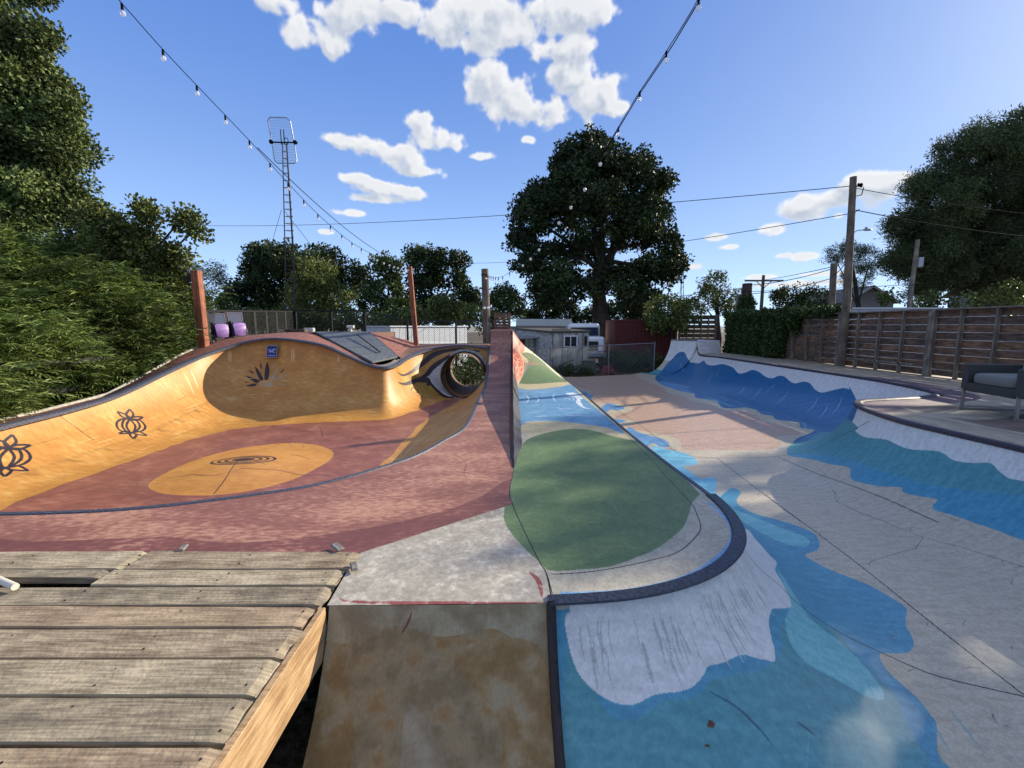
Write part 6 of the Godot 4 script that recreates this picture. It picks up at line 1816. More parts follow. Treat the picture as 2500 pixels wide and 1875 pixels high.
	# small far mast right of the big tree
	t = thing("radio_mast", "tiny far radio mast beside the right edge of the big tree", "radio mast", Vector3(22.5, -0.87, -60.0))
	st = mb()
	for s in 3: tube(st, [Vector3(0.5 * cos(s * 2.1), 0, 0.5 * sin(s * 2.1)), Vector3(0.05 * cos(s * 2.1), 11.2, 0.05 * sin(s * 2.1))], 0.05, 0.03, 5)
	for k in 10: bar(st, Vector3(-0.5 + 0.04 * k, 1.0 + k, 0), Vector3(0.5 - 0.04 * k, 1.6 + k, 0), 0.04, 0.04)
	obj("lattice", st.commit(), M.wire, t)
	tower()
	rails()

func tower() -> void:
	var t := thing("antenna_tower", "tall slim rusty lattice antenna tower with a wire grid reflector on top", "antenna tower", Vector3(-10.95, -0.87, -22.0))
	var H := 10.75
	var c := [Vector3(-0.22, 0, 0.13), Vector3(0.22, 0, 0.13), Vector3(0.0, 0, -0.25)]
	var lean := Vector3(0.075, 0, 0)
	for k in 3:
		var st := mb()
		tube(st, [c[k], c[k] * 0.95 + Vector3(0, 5.5, 0) + lean * 4, c[k] * 0.45 + Vector3(0, H, 0) + lean * 5], 0.03, 0.024, 6)
		obj("leg", st.commit(), M.rust, t)
	for k in 32:
		var y := 0.3 + k * 0.325
		var f := lerpf(1.0, 0.45, clampf((y - 5.5) / (H - 5.5), 0, 1))
		var st := mb()
		var l := lean * minf(5, y / 1.4)
		for e in [[0, 1], [1, 2], [2, 0]]: bar(st, c[e[0]] * f + Vector3(0, y, 0) + l, c[e[1]] * f + Vector3(0, y, 0) + l, 0.022, 0.022)
		obj("rung", st.commit(), M.rust, t)
	# grid reflector: two hinged panels of horizontal rods
	var top := Vector3(0.36, H - 0.05, 0.16)
	for s in [1, -1]:
		var bas := Basis.from_euler(Vector3(0.28 * s, 0.32, 0.10))
		var st := mb()
		var w := 0.47
		var h := 1.02
		var P := []
		for q in [[-w, 0.0], [-w, h - 0.15], [-w + 0.12, h], [w - 0.12, h], [w, h - 0.15], [w, 0.0]]: P.append(top + bas * Vector3(q[0], q[1] * s, 0))
		tube(st, P, 0.022, 0.022, 6)
		obj("panel_frame", st.commit(), M.galv, t)
		for k in 12:
			st = mb()
			var y := 0.08 + k * 0.08
			bar(st, top + bas * Vector3(-w + 0.01, y * s, 0), top + bas * Vector3(w - 0.01, y * s, 0), 0.011, 0.011)
			obj("grid_rod", st.commit(), M.galv, t)
	var st := mb()
	var b2 := Basis.from_euler(Vector3(0, 0.32, 0.10))
	bar(st, top + b2 * Vector3(-0.56, 0.0, 0.05), top + b2 * Vector3(0.62, 0.0, 0.05), 0.05, 0.05)
	for s in [-0.5, 0.51]: bx(st, top + b2 * Vector3(s, 0.02, 0.05), Vector3(0.14, 0.16, 0.14), 0.02)
	for s in [-0.06, 0.08]: bar(st, top + Vector3(s, -0.1, 0.06), top + Vector3(s, 0.55, 0.06), 0.03, 0.03)
	obj("boom", st.commit(), M.wire, t)
	st = mb()
	var lp := []
	for k in 13: lp.append(top + Vector3(0.2 + 0.09 * cos(TAU * k / 12), 0.02 + 0.16 * sin(TAU * k / 12), 0.12))
	tube(st, lp, 0.014, 0.014, 6, false)
	obj("loop_element", st.commit(), M.wire, t)
	st = mb()
	bar(st, Vector3(0.05, 4.95, 0.1), Vector3(0.85, 4.93, 0.1), 0.02, 0.02)
	obj("side_rod", st.commit(), M.wire, t)

func rails() -> void:
	for e in [[Vector3(-7.72, 0.785, -6.7), Vector3(-7.72, 0.815, -8.55), "long black rail half buried in the left hedge, upper one"], [Vector3(-7.72, 0.336, -7.28), Vector3(-7.72, 0.327, -7.85), "short black rail poking out of the left hedge, lower one"]]:
		var st := mb()
		bar(st, e[0], e[1], 0.09, 0.05)
		var o := obj("metal_rail", st.commit(), M.black)
		tag(o, e[2], "rail")
		st = mb()

# ---------- wires and string lights ----------
func cable(pts: Array, r: float, called: String, label: String, cat := "cable") -> MeshInstance3D:
	var st := mb()
	tube(st, pts, r, r, 5)
	var o := obj(called, st.commit(), M.wire)
	tag(o, label, cat)
	return o

func sag(a: Vector3, b: Vector3, s: float, n := 16) -> Array:
	var out := []
	for i in n + 1:
		var f := float(i) / n
		out.append(a.lerp(b, f) - Vector3(0, s * 4 * f * (1 - f), 0))
	return out

func string_light(P: Array, bulbs: int, label: String) -> void:
	var t := thing("string_lights", label, "string lights", P[0])
	var st := mb()
	var pts := []
	var len := 0.0
	var n := (P.size() - 1) * 6
	for i in n + 1:
		var f := i / 6.0
		var k := mini(int(f), P.size() - 2)
		var a: Vector3 = P[maxi(k - 1, 0)]
		var d: Vector3 = P[mini(k + 2, P.size() - 1)]
		pts.append((P[k] as Vector3).cubic_interpolate(P[k + 1], a, d, f - k) - P[0])
		if i: len += pts[i].distance_to(pts[i - 1])
	tube(st, pts, 0.0045, 0.0045, 5)
	obj("cable", st.commit(), M.wire, t)
	var bm := mb()
	ball(bm, Vector3(0, -0.085, 0), Vector3(0.024, 0.029, 0.024), 10, 7)
	var sm := mb()
	tube(sm, [Vector3(0, 0, 0), Vector3(0, -0.06, 0)], 0.010, 0.012, 8)
	var fm := mb()
	tube(fm, [Vector3(0, -0.06, 0), Vector3(0, -0.1, 0)], 0.004, 0.003, 5)
	var bulb := bm.commit()
	var sock := sm.commit()
	var fil := fm.commit()
	var glint := flat(Color(0.88, 0.87, 0.84), 0.2)  # near-white colour stands in for the sparkle on each bulb
	var run := 0.0
	var next := 0.22
	for i in n:
		var d: float = pts[i + 1].distance_to(pts[i])
		while next < run + d:
			var p: Vector3 = pts[i].lerp(pts[i + 1], (next - run) / d)
			var s := obj("bulb_socket", sock, M.wire, t, p)
			obj("bulb", bulb, M.bulb, s)
			obj("filament", fil, glint, s)
			next += len / bulbs
		run += d

func wires() -> void:
	string_light([Vector3(-3.63, 5.0, -3.6), Vector3(-3.607, 4.454, -4.358), Vector3(-3.583, 4.310, -4.654), Vector3(-3.55, 4.166, -5.079), Vector3(-3.482, 3.916, -5.952), Vector3(-3.448, 3.79, -6.378), Vector3(-3.389, 3.539, -7.139), Vector3(-3.328, 3.318, -7.918), Vector3(-3.263, 3.153, -8.741), Vector3(-3.211, 3.066, -9.411), Vector3(-3.134, 3.014, -10.389), Vector3(-3.08, 3.02, -11.679), Vector3(-3.14, 3.18, -13.93)], 24, "left string of clear bulbs hanging from overhead to the reddish post")
	cable(sag(Vector3(-3.448, 3.81, -6.378), Vector3(-3.14, 3.24, -13.93), 0.26), 0.006, "support_wire", "thin support wire just above the left string of bulbs")
	string_light([Vector3(1.85, 4.95, -3.4), Vector3(1.725, 4.434, -4.33), Vector3(1.561, 4.167, -4.883), Vector3(1.403, 3.978, -5.42), Vector3(1.241, 3.731, -5.969), Vector3(1.116, 3.549, -6.392), Vector3(0.976, 3.348, -6.868), Vector3(0.834, 3.253, -7.347), Vector3(0.646, 3.02, -7.987), Vector3(0.515, 2.916, -8.429), Vector3(0.441, 2.843, -8.682), Vector3(0.152, 2.707, -9.659), Vector3(-0.093, 2.621, -10.492), Vector3(-0.341, 2.62, -11.331), Vector3(-0.87, 3.02, -14.5)], 24, "right string of clear bulbs crossing the big tree to the grey pole")
	cable([Vector3(1.93, 5.06, -3.4), Vector3(1.80, 4.50, -4.33), Vector3(1.62, 4.22, -4.883), Vector3(1.445, 4.02, -5.42), Vector3(1.27, 3.76, -5.969), Vector3(1.13, 3.57, -6.392), Vector3(0.976, 3.36, -6.868)], 0.006, "support_wire", "thin support wire beside the right string of bulbs")
	cable(sag(Vector3(-19.76, 7.9, -30.0), Vector3(10.30, 5.62, -14.1), 0.35), 0.012, "power_line", "upper power line crossing from the left trees to the street lamp pole")
	cable(sag(Vector3(-6.0, 7.2, -42.0), Vector3(10.33, 4.82, -14.1), 0.5), 0.012, "power_line", "second power line running from the far trees to the street lamp pole")
	cable(sag(Vector3(10.42, 5.55, -14.1), Vector3(22.0, 4.6, -14.8), 0.2), 0.010, "power_line", "power line leaving the street lamp pole top to the right")
	cable(sag(Vector3(10.45, 4.92, -14.1), Vector3(24.0, 4.45, -17.0), 0.25), 0.014, "power_line", "doubled service line right of the street lamp pole")
	cable(sag(Vector3(8.6, 2.70, -17.2), Vector3(24.0, 3.45, -17.0), 0.05), 0.010, "power_line", "pale level wire before the large right hand tree")
	cable(sag(Vector3(-0.4, 1.98, -20.0), Vector3(11.0, 3.22, -21.2), 0.1), 0.012, "power_line", "low wire passing in front of the big tree trunk to the ivy post")
	for e in [[Vector3(10.9, 3.3, -21.0), Vector3(12.0, 3.55, -17.0), "upper wire between the brown ivy post and short dark pole"], [Vector3(10.9, 2.9, -21.0), Vector3(12.0, 3.2, -17.0), "lower wire between the brown ivy post and short dark pole"], [Vector3(23.4, 5.85, -44.9), Vector3(12.0, 3.62, -17.0), "wire from the distant crossarm to the short dark pole"], [Vector3(12.0, 3.3, -17.0), Vector3(10.5, 3.7, -14.1), "short wire between the short dark pole and street lamp pole"]]:
		cable(sag(e[0], e[1], 0.12, 8), 0.014, "power_line", e[2])
	cable([Vector3(-10.95, 6.9, -22.0), Vector3(-15.6, -0.87, -25.0)], 0.010, "guy_wire", "left guy wire of the lattice antenna tower")
	cable([Vector3(-10.85, 6.9, -22.0), Vector3(-5.2, -0.87, -22.5)], 0.010, "guy_wire", "right guy wire of the lattice antenna tower")

# ---------- buildings and vehicles at the back ----------
func wall_box(st: SurfaceTool, a: Vector3, b: Vector3) -> void:
	bx(st, (a + b) / 2, (b - a).abs())

func background() -> void:
	var ribbed := flat(Color(0.84, 0.85, 0.86), 0.5)
	var st := mb()
	# white box trailer behind the platform
	var t := thing("white_trailer", "long white ribbed box trailer behind the chain link fence and tunnel", "trailer", Vector3(-5.2, -0.87, -19.1))
	t.rotation.y = 0.85
	t.scale = Vector3(0.83, 1.0, 0.9)
	bx(st, Vector3(2.7, 1.22, -1.1), Vector3(5.4, 2.05, 2.2), 0.03)
	obj("body", st.commit(), ribbed, t)
	for k in 14:
		st = mb()
		bx(st, Vector3(0.2 + k * 0.385, 1.22, 0.003), Vector3(0.04, 1.95, 0.008))
		obj("rib", st.commit(), ribbed, t)
	st = mb()
	bx(st, Vector3(2.7, 2.27, -1.1), Vector3(5.5, 0.06, 2.3), 0.01)
	obj("roof", st.commit(), flat(Color(0.9, 0.9, 0.9), 0.5), t)
	# long grey lean-to wall
	t = thing("grey_shed", "long low grey metal sided building behind the weathered shed", "building", Vector3(0.9, -0.87, -26.5))
	st = mb()
	bx(st, Vector3(0, 1.1, 0), Vector3(3.9, 2.2, 2.0))
	obj("wall", st.commit(), mottled(noise_tex(98, 0.05, 4, Color(0.42, 0.45, 0.48), Color(0.56, 0.59, 0.62)), Color.WHITE, 0.6, 0.6), t)
	for k in 8:
		st = mb()
		bx(st, Vector3(-1.8 + k * 0.52, 1.1, 1.01), Vector3(0.03, 2.1, 0.02))
		obj("seam", st.commit(), M.galv, t)
	st = mb()
	bx(st, Vector3(0, 2.24, 0), Vector3(4.1, 0.08, 2.3), 0.01)
	obj("roof", st.commit(), M.darkconcrete, t)
	# open lean-to shelf under it
	t = thing("lean_to", "small dark lean-to roof between the red ridge and weathered shed", "lean-to", Vector3(0.35, -0.87, -22.6))
	st = mb()
	box(st, Transform3D(Basis.from_euler(Vector3(0.1, 0, 0.02)), Vector3(0, 1.75, 0)), Vector3(1.8, 0.04, 1.0))
	obj("roof", st.commit(), M.galv, t)
	st = mb()
	for x in [-0.8, 0.0, 0.8]: bx(st, Vector3(x, 0.86, 0.3), Vector3(0.07, 1.7, 0.07))
	bx(st, Vector3(0, 0.8, -0.3), Vector3(1.7, 1.6, 0.05))
	obj("frame", st.commit(), M.fence2, t)
	# white roof line and far shop front
	t = thing("white_building", "far white roofed building seen above the weathered shed", "building", Vector3(2.6, -0.87, -34.0))
	st = mb()
	bx(st, Vector3(0, 1.2, 0), Vector3(4.6, 2.4, 3.0))
	obj("wall", st.commit(), flat(Color(0.45, 0.45, 0.46), 0.7), t)
	st = mb()
	bx(st, Vector3(-0.3, 2.55, 1.2), Vector3(4.0, 0.5, 0.8), 0.02)
	obj("roof", st.commit(), flat(Color(0.82, 0.82, 0.80), 0.6), t)
	for k in 2:
		st = mb()
		bx(st, Vector3(1.95 + k * 0.5, 2.3, 1.62), Vector3(0.34, 0.45, 0.03))
		obj("window", st.commit(), M.glass, t)
	for k in 3:
		st = mb()
		bx(st, Vector3(1.72 + k * 0.48, 2.3, 1.66), Vector3(0.07, 0.65, 0.05))
		obj("column", st.commit(), ribbed, t)
	shed()
	truck()
	# red shipping container
	t = thing("red_container", "rusty red shipping container half hidden by the shrub right of the trunk", "container", Vector3(7.3, -0.87, -25.6))
	var cm := mottled(noise_tex(99, 0.04, 5, Color(0.26, 0.08, 0.07), Color(0.40, 0.14, 0.11)), Color.WHITE, 0.5, 0.7)
	st = mb()
	bx(st, Vector3(0, 1.32, 0), Vector3(3.4, 2.6, 2.4))
	obj("body", st.commit(), cm, t)
	for k in 16:
		st = mb()
		bx(st, Vector3(-1.6 + k * 0.212, 1.32, 1.21), Vector3(0.10, 2.4, 0.05), 0.012)
		obj("corrugation", st.commit(), cm, t)
	st = mb()
	bx(st, Vector3(0, 2.6, 1.18), Vector3(3.42, 0.1, 0.12))
	bx(st, Vector3(0, 0.06, 1.18), Vector3(3.42, 0.14, 0.12))
	obj("frame_rail", st.commit(), cm, t)
	# gabled house and trailers beyond the board fence
	t = thing("gabled_house", "pale grey gabled house end seen beyond the street lamp pole", "house", Vector3(29.6, -0.87, -37.5))
	var siding := flat(Color(0.58, 0.59, 0.62), 0.7)
	st = mb()
	var w := 2.1
	for q in [[-w, w]]:
		var pts := [Vector3(-w, 0, 0), Vector3(w, 0, 0), Vector3(w, 4.2, 0), Vector3(0, 5.45, 0), Vector3(-w, 4.2, 0)]
		for k in range(1, 4): tri(st, pts[0], pts[k], pts[k + 1])
		for k in range(0, 2): quad(st, pts[[1, 4][k]], pts[[1, 4][k]] + Vector3(0, 0, -7), pts[[2, 0][k]] + Vector3(0, 0, -7), pts[[2, 0][k]])
	obj("wall", st.commit(), siding, t)
	for k in 17:
		st = mb()
		var y := 0.15 + k * 0.3
		var hw := w if y < 4.2 else w * (5.45 - y) / 1.25
		box(st, Transform3D(Basis.from_euler(Vector3(0.1, 0, 0)), Vector3(0, y, 0.02)), Vector3(hw * 2, 0.28, 0.02))
		obj("siding_board", st.commit(), siding, t)
	for s in [-1, 1]:
		st = mb()
		box(st, Transform3D(Basis.from_euler(Vector3(0, 0, -s * 0.535)), Vector3(s * w * 0.54, 4.86, -3.3)), Vector3(w * 1.28, 0.1, 7.4))
		obj("roof", st.commit(), M.darkconcrete, t)
		st = mb()
		box(st, Transform3D(Basis.from_euler(Vector3(0, 0, -s * 0.535)), Vector3(s * w * 0.54, 4.88, 0.42)), Vector3(w * 1.28, 0.16, 0.05))
		obj("bargeboard", st.commit(), ribbed, t)
	for e in [[Vector3(14.3, -0.87, -18.4), 4.4, 2.95, "white semi trailer roof just right of the street lamp pole"], [Vector3(18.0, -0.87, -18.8), 3.0, 2.95, "second white trailer roof farther right beyond the board fence"], [Vector3(11.9, -0.87, -20.6), 3.0, 2.88, "low white trailer behind the ivy and short dark pole"]]:
		t = thing("parked_trailer", e[3], "trailer", e[0])
		st = mb()
		bx(st, Vector3(0, e[2] / 2 + 0.3, 0), Vector3(e[1], e[2] - 0.6, 2.2), 0.03)
		obj("body", st.commit(), flat(Color(0.62, 0.64, 0.67), 0.5), t)
		for k in int(e[1] / 0.5):
			st = mb()
			bx(st, Vector3(-e[1] / 2 + 0.25 + k * 0.5, e[2] / 2 + 0.3, 1.11), Vector3(0.05, e[2] - 0.7, 0.02))
			obj("rib", st.commit(), flat(Color(0.55, 0.57, 0.6), 0.5), t)
		st = mb()
		bx(st, Vector3(0, e[2] + 0.02, 0), Vector3(e[1] + 0.06, 0.05, 2.26))
		obj("roof", st.commit(), flat(Color(0.75, 0.77, 0.79), 0.5), t)
	# pale clapboard house far right behind the big tree
	t = thing("clapboard_house", "pale clapboard house wall behind the trunk of the large right hand tree", "house", Vector3(46.5, -0.87, -43.0))
	st = mb()
	bx(st, Vector3(0, 2.6, 0), Vector3(6.0, 5.2, 4.0))
	obj("wall", st.commit(), siding, t)
	for k in 17:
		st = mb()
		box(st, Transform3D(Basis.from_euler(Vector3(0.1, 0, 0)), Vector3(0, 0.15 + k * 0.3, 2.02)), Vector3(6.0, 0.28, 0.02))
		obj("siding_board", st.commit(), siding, t)
	st = mb()
	box(st, Transform3D(Basis.from_euler(Vector3(0.5, 0, 0)), Vector3(0, 5.9, 1.2)), Vector3(6.6, 0.12, 3.2))
	box(st, Transform3D(Basis.from_euler(Vector3(-0.5, 0, 0)), Vector3(0, 5.9, -1.2)), Vector3(6.6, 0.12, 3.2))
	obj("roof", st.commit(), M.darkconcrete, t)
	# clutter by the chain link fence
	t = thing("utility_bin", "faded green plastic bin behind the grey chain link fence", "bin", Vector3(3.72, -0.86, -21.5))
	st = mb()
	bx(st, Vector3(0, 0.3, 0), Vector3(0.62, 0.6, 0.5), 0.04)
	obj("body", st.commit(), flat(Color(0.33, 0.36, 0.28), 0.6), t)
	st = mb()
	bx(st, Vector3(0, 0.63, 0), Vector3(0.68, 0.06, 0.56), 0.02)
	obj("lid", st.commit(), flat(Color(0.42, 0.44, 0.36), 0.6), t)
	t = thing("red_tarp", "folded red tarp slumped among the weeds at the fence foot", "tarp", Vector3(4.6, -0.86, -21.3))
	var rows := []
	for i in 9:
		var row := []
		for j in 9:
			var u := i / 8.0 - 0.5
			var v := j / 8.0 - 0.5
			row.append(Vector3(u * 0.75, 0.55 * maxf(0.0, 0.95 - 2.6 * (u * u + v * v)) * (0.8 + 0.2 * sin(i * 2.0 + j)), v * 0.6))
		rows.append(row)
	obj("sheet", sheet(rows, []), flat(Color(0.42, 0.10, 0.09), 0.6), t)
	t = thing("scrap_frame", "dark scrap wheelbarrow frame and tyre behind the chain link fence", "scrap", Vector3(4.15, -0.86, -21.9))
	st = mb()
	var lp := []
	for k in 17: lp.append(Vector3(0.22 * cos(TAU * k / 16), 0.24 + 0.22 * sin(TAU * k / 16), 0.25))
	tube(st, lp, 0.06, 0.06, 8, false)
	obj("tyre", st.commit(), M.black, t)
	st = mb()
	bar(st, Vector3(0, 0.24, 0.2), Vector3(0.5, 0.75, -0.2), 0.04, 0.04)
	bar(st, Vector3(0, 0.24, 0.3), Vector3(0.6, 0.72, 0.2), 0.04, 0.04)
	obj("handle", st.commit(), M.rust, t)

func shed() -> void:
	var t := thing("weathered_shed", "weathered off-white shed with a sliding window behind the chain link fence", "shed", Vector3(1.95, -0.87, -21.6))
	var dirty := mottled(grain_tex(70, Color(0.50, 0.48, 0.44), Color(0.82, 0.81, 0.77), true), Color.WHITE, 0.35, 0.8, M.bump, 0.4)
	var side := mottled(noise_tex(71, 0.02, 6, Color(0.48, 0.50, 0.50), Color(0.72, 0.74, 0.74)), Color.WHITE, 0.5, 0.7, M.bump, 0.4)
	# corner at origin; front runs right and slightly back, side runs left and back
	var R := Vector3(1.78, 0, -0.10)
	var L := Vector3(-1.7, 0, -1.7)
	var h0 := 1.95
	var tt := 0.06
	var st := mb()
	quad(st, Vector3.ZERO, R, R + Vector3(0, h0 + 0.03, 0), Vector3(0, h0, 0))
	obj("front_wall", st.commit(), dirty, t)
	st = mb()
	quad(st, L, Vector3.ZERO, Vector3(0, h0, 0), L + Vector3(0, h0 + 0.14, 0))
	obj("side_wall", st.commit(), side, t)
	st = mb()
	quad(st, R, R + L, R + L + Vector3(0, h0 + 0.14, 0), R + Vector3(0, h0 + 0.03, 0))
	quad(st, R + L, L, L + Vector3(0, h0 + 0.14, 0), R + L + Vector3(0, h0 + 0.14, 0))
	obj("rear_wall", st.commit(), side, t)
	st = mb()
	var up := Vector3(0, h0 + 0.005, 0)
	var c := [up + Vector3(-0.05, 0, 0.08), up + R + Vector3(0.08, 0.03, 0.06), up + R + L + Vector3(0.05, 0.14, -0.05), up + L + Vector3(-0.08, 0.14, 0.0)]
	var d := Vector3(0, 0.10, 0)
	quad(st, c[0] + d, c[1] + d, c[2] + d, c[3] + d)
	for k in 4: quad(st, c[k], c[(k + 1) % 4], c[(k + 1) % 4] + d, c[k] + d)
	obj("roof", st.commit(), mottled(noise_tex(72, 0.04, 5, Color(0.20, 0.20, 0.20), Color(0.36, 0.35, 0.33)), Color.WHITE, 0.7, 0.8), t)
	st = mb()
	box(st, Transform3D(Basis(), up + R * 0.45 + L * 0.2 + Vector3(0, 0.15, 0)), Vector3(0.9, 0.05, 0.12))
	obj("roof_board", st.commit(), M.black, t)
	# window
	var wc := R * 0.50 + Vector3(0, 1.55, 0.03)
	st = mb()
	for e in [[0, 0.26, 0.68, 0.06], [0, -0.26, 0.68, 0.06], [-0.31, 0, 0.06, 0.52], [0.31, 0, 0.06, 0.52], [0.0, 0, 0.04, 0.5]]: bx(st, wc + Vector3(e[0], e[1], -0.05 * (e[0] / 0.9)), Vector3(e[2], e[3], 0.06), 0.006)
	var wf := obj("window", st.commit(), flat(Color(0.85, 0.86, 0.87), 0.5), t)
	for s in [-0.155, 0.155]:
		st = mb()
		bx(st, wc + Vector3(s, 0, 0), Vector3(0.28, 0.47, 0.02))
		obj("pane", st.commit(), M.glass, wf)
	# corner boards and rotten streaks
	for e in [[Vector3(0.02, 0, 0.02), 0.07], [R * 0.83 + Vector3(0, 0, 0.02), 0.05], [R * 0.27 + Vector3(0, 0, 0.02), 0.03]]:
		st = mb()
		bx(st, e[0] + Vector3(0, h0 / 2, 0), Vector3(e[1], h0 - 0.02, 0.03))
		obj("batten", st.commit(), M.stud, t)
	st = mb()
	bx(st, R * 0.92 + Vector3(0, 1.55, 0.015), Vector3(0.13, 0.5, 0.02))
	obj("rotten_patch", st.commit(), flat(Color(0.16, 0.15, 0.12), 0.9), t)
	# glazed side panel
	var yaw := atan2(-L.z, L.x)
	for k in 3:
		st = mb()
		var p := L * (0.42 + k * 0.13) + Vector3(0, 1.15, 0) + Vector3(-0.02, 0, 0.02)
		box(st, Transform3D(Basis.from_euler(Vector3(0, yaw, 0)), p), Vector3(0.22, 1.1, 0.02))
		obj("side_panel", st.commit(), flat(Color(0.42, 0.52, 0.56), 0.4), t)

func truck() -> void:
	var t := thing("white_truck", "front of a white truck parked behind the weathered shed roof", "truck", Vector3(4.25, -0.87, -26.5))
	var w := flat(Color(0.85, 0.86, 0.87), 0.3)
	var st := mb()
	bx(st, Vector3(0, 1.25, 0.9), Vector3(1.9, 0.9, 1.5), 0.12)
	obj("hood", st.commit(), w, t)
	st = mb()
	bx(st, Vector3(0, 1.85, -0.6), Vector3(1.9, 1.2, 1.6), 0.15)
	obj("cab", st.commit(), w, t)
	st = mb()
	box(st, Transform3D(Basis.from_euler(Vector3(-0.35, 0, 0)), Vector3(0, 2.05, 0.24)), Vector3(1.6, 0.62, 0.04))
	obj("windscreen", st.commit(), M.glass, t)
	st = mb()
	bx(st, Vector3(0, 1.2, 1.66), Vector3(1.1, 0.5, 0.05))
	obj("grille", st.commit(), M.black, t)
	for s in [-1, 1]:
		st = mb()
		bx(st, Vector3(s * 0.72, 1.25, 1.66), Vector3(0.28, 0.22, 0.06), 0.02)
		obj("headlight", st.commit(), flat(Color(0.8, 0.82, 0.85), 0.1), t)
		st = mb()
		tube(st, [Vector3(s * 0.78, 0.45, 0.9), Vector3(s * 1.0, 0.45, 0.9)], 0.45, 0.45, 16)
		obj("wheel", st.commit(), M.black, t)
	st = mb()
	bx(st, Vector3(0, 0.7, 1.7), Vector3(2.0, 0.25, 0.15), 0.03)
	obj("bumper", st.commit(), M.galv, t)

# ---------- foliage ----------
# a clump of folded leaves; long > 1 makes them slender
func clump(n: int, radius: float, leaf: float, slim: float, droop: float, seed_: int) -> ArrayMesh:
	var r := RandomNumberGenerator.new()
	r.seed = seed_
	var st := mb()
	for i in n:
		var d := Vector3(r.randfn(), r.randfn(), r.randfn()).normalized()
		var p := d * radius * pow(r.randf(), 0.5)
		var axis := (d + Vector3(r.randf_range(-1, 1), r.randf_range(-1, 1) - droop, r.randf_range(-1, 1))).normalized()
		var sidev := axis.cross(Vector3(r.randf_range(-1, 1), r.randf_range(-0.2, 1.5), r.randf_range(-1, 1))).normalized()
		var up := sidev.cross(axis)
		var l := leaf * r.randf_range(0.7, 1.25)
		var w := l * slim
		var a := p
		var b := p + axis * l * 0.5 + sidev * w + up * w * 0.25
		var c := p + axis * l - up * l * 0.15
		var e := p + axis * l * 0.5 - sidev * w + up * w * 0.25
		tri(st, a, b, c)
		tri(st, a, c, e)
	return st.commit()

func leaf_mat(c: Color, trans := 0.5) -> StandardMaterial3D:
	var m := flat(Color.WHITE, 0.5)
	m.albedo_color = c
	m.vertex_color_use_as_albedo = true
	m.backlight_enabled = true
	m.backlight = Color(trans, trans, trans * 0.6)
	m.metallic_specular = 0.35
	return m

func scatter(mesh: Mesh, places: Array, scales: Vector2, seed_: int, tint0: Color, tint1: Color, upright := false, tones := []) -> MultiMesh:
	var r := RandomNumberGenerator.new()
	r.seed = seed_
	var mm := MultiMesh.new()
	mm.transform_format = MultiMesh.TRANSFORM_3D
	mm.use_colors = true
	mm.mesh = mesh
	mm.instance_count = places.size()
	for i in places.size():
		var b := Basis.from_euler(Vector3(0, r.randf() * TAU, 0) if upright else Vector3(r.randf() * TAU, r.randf() * TAU, r.randf() * TAU)) * Basis.from_scale(Vector3.ONE * r.randf_range(scales.x, scales.y))
		mm.set_instance_transform(i, Transform3D(b, places[i]))
		var c := tint0.lerp(tint1, r.randf())
		if tones: c = Color(c.r * tones[i], c.g * tones[i], c.b * tones[i])
		mm.set_instance_color(i, c)
	return mm

func mass(called: String, mm: MultiMesh, mat: Material, parent: Node) -> MultiMeshInstance3D:
	var o := MultiMeshInstance3D.new()
	o.name = called
	o.multimesh = mm
	o.material_override = mat
	parent.add_child(o, true)
	o.set_meta("kind", "stuff")
	return o

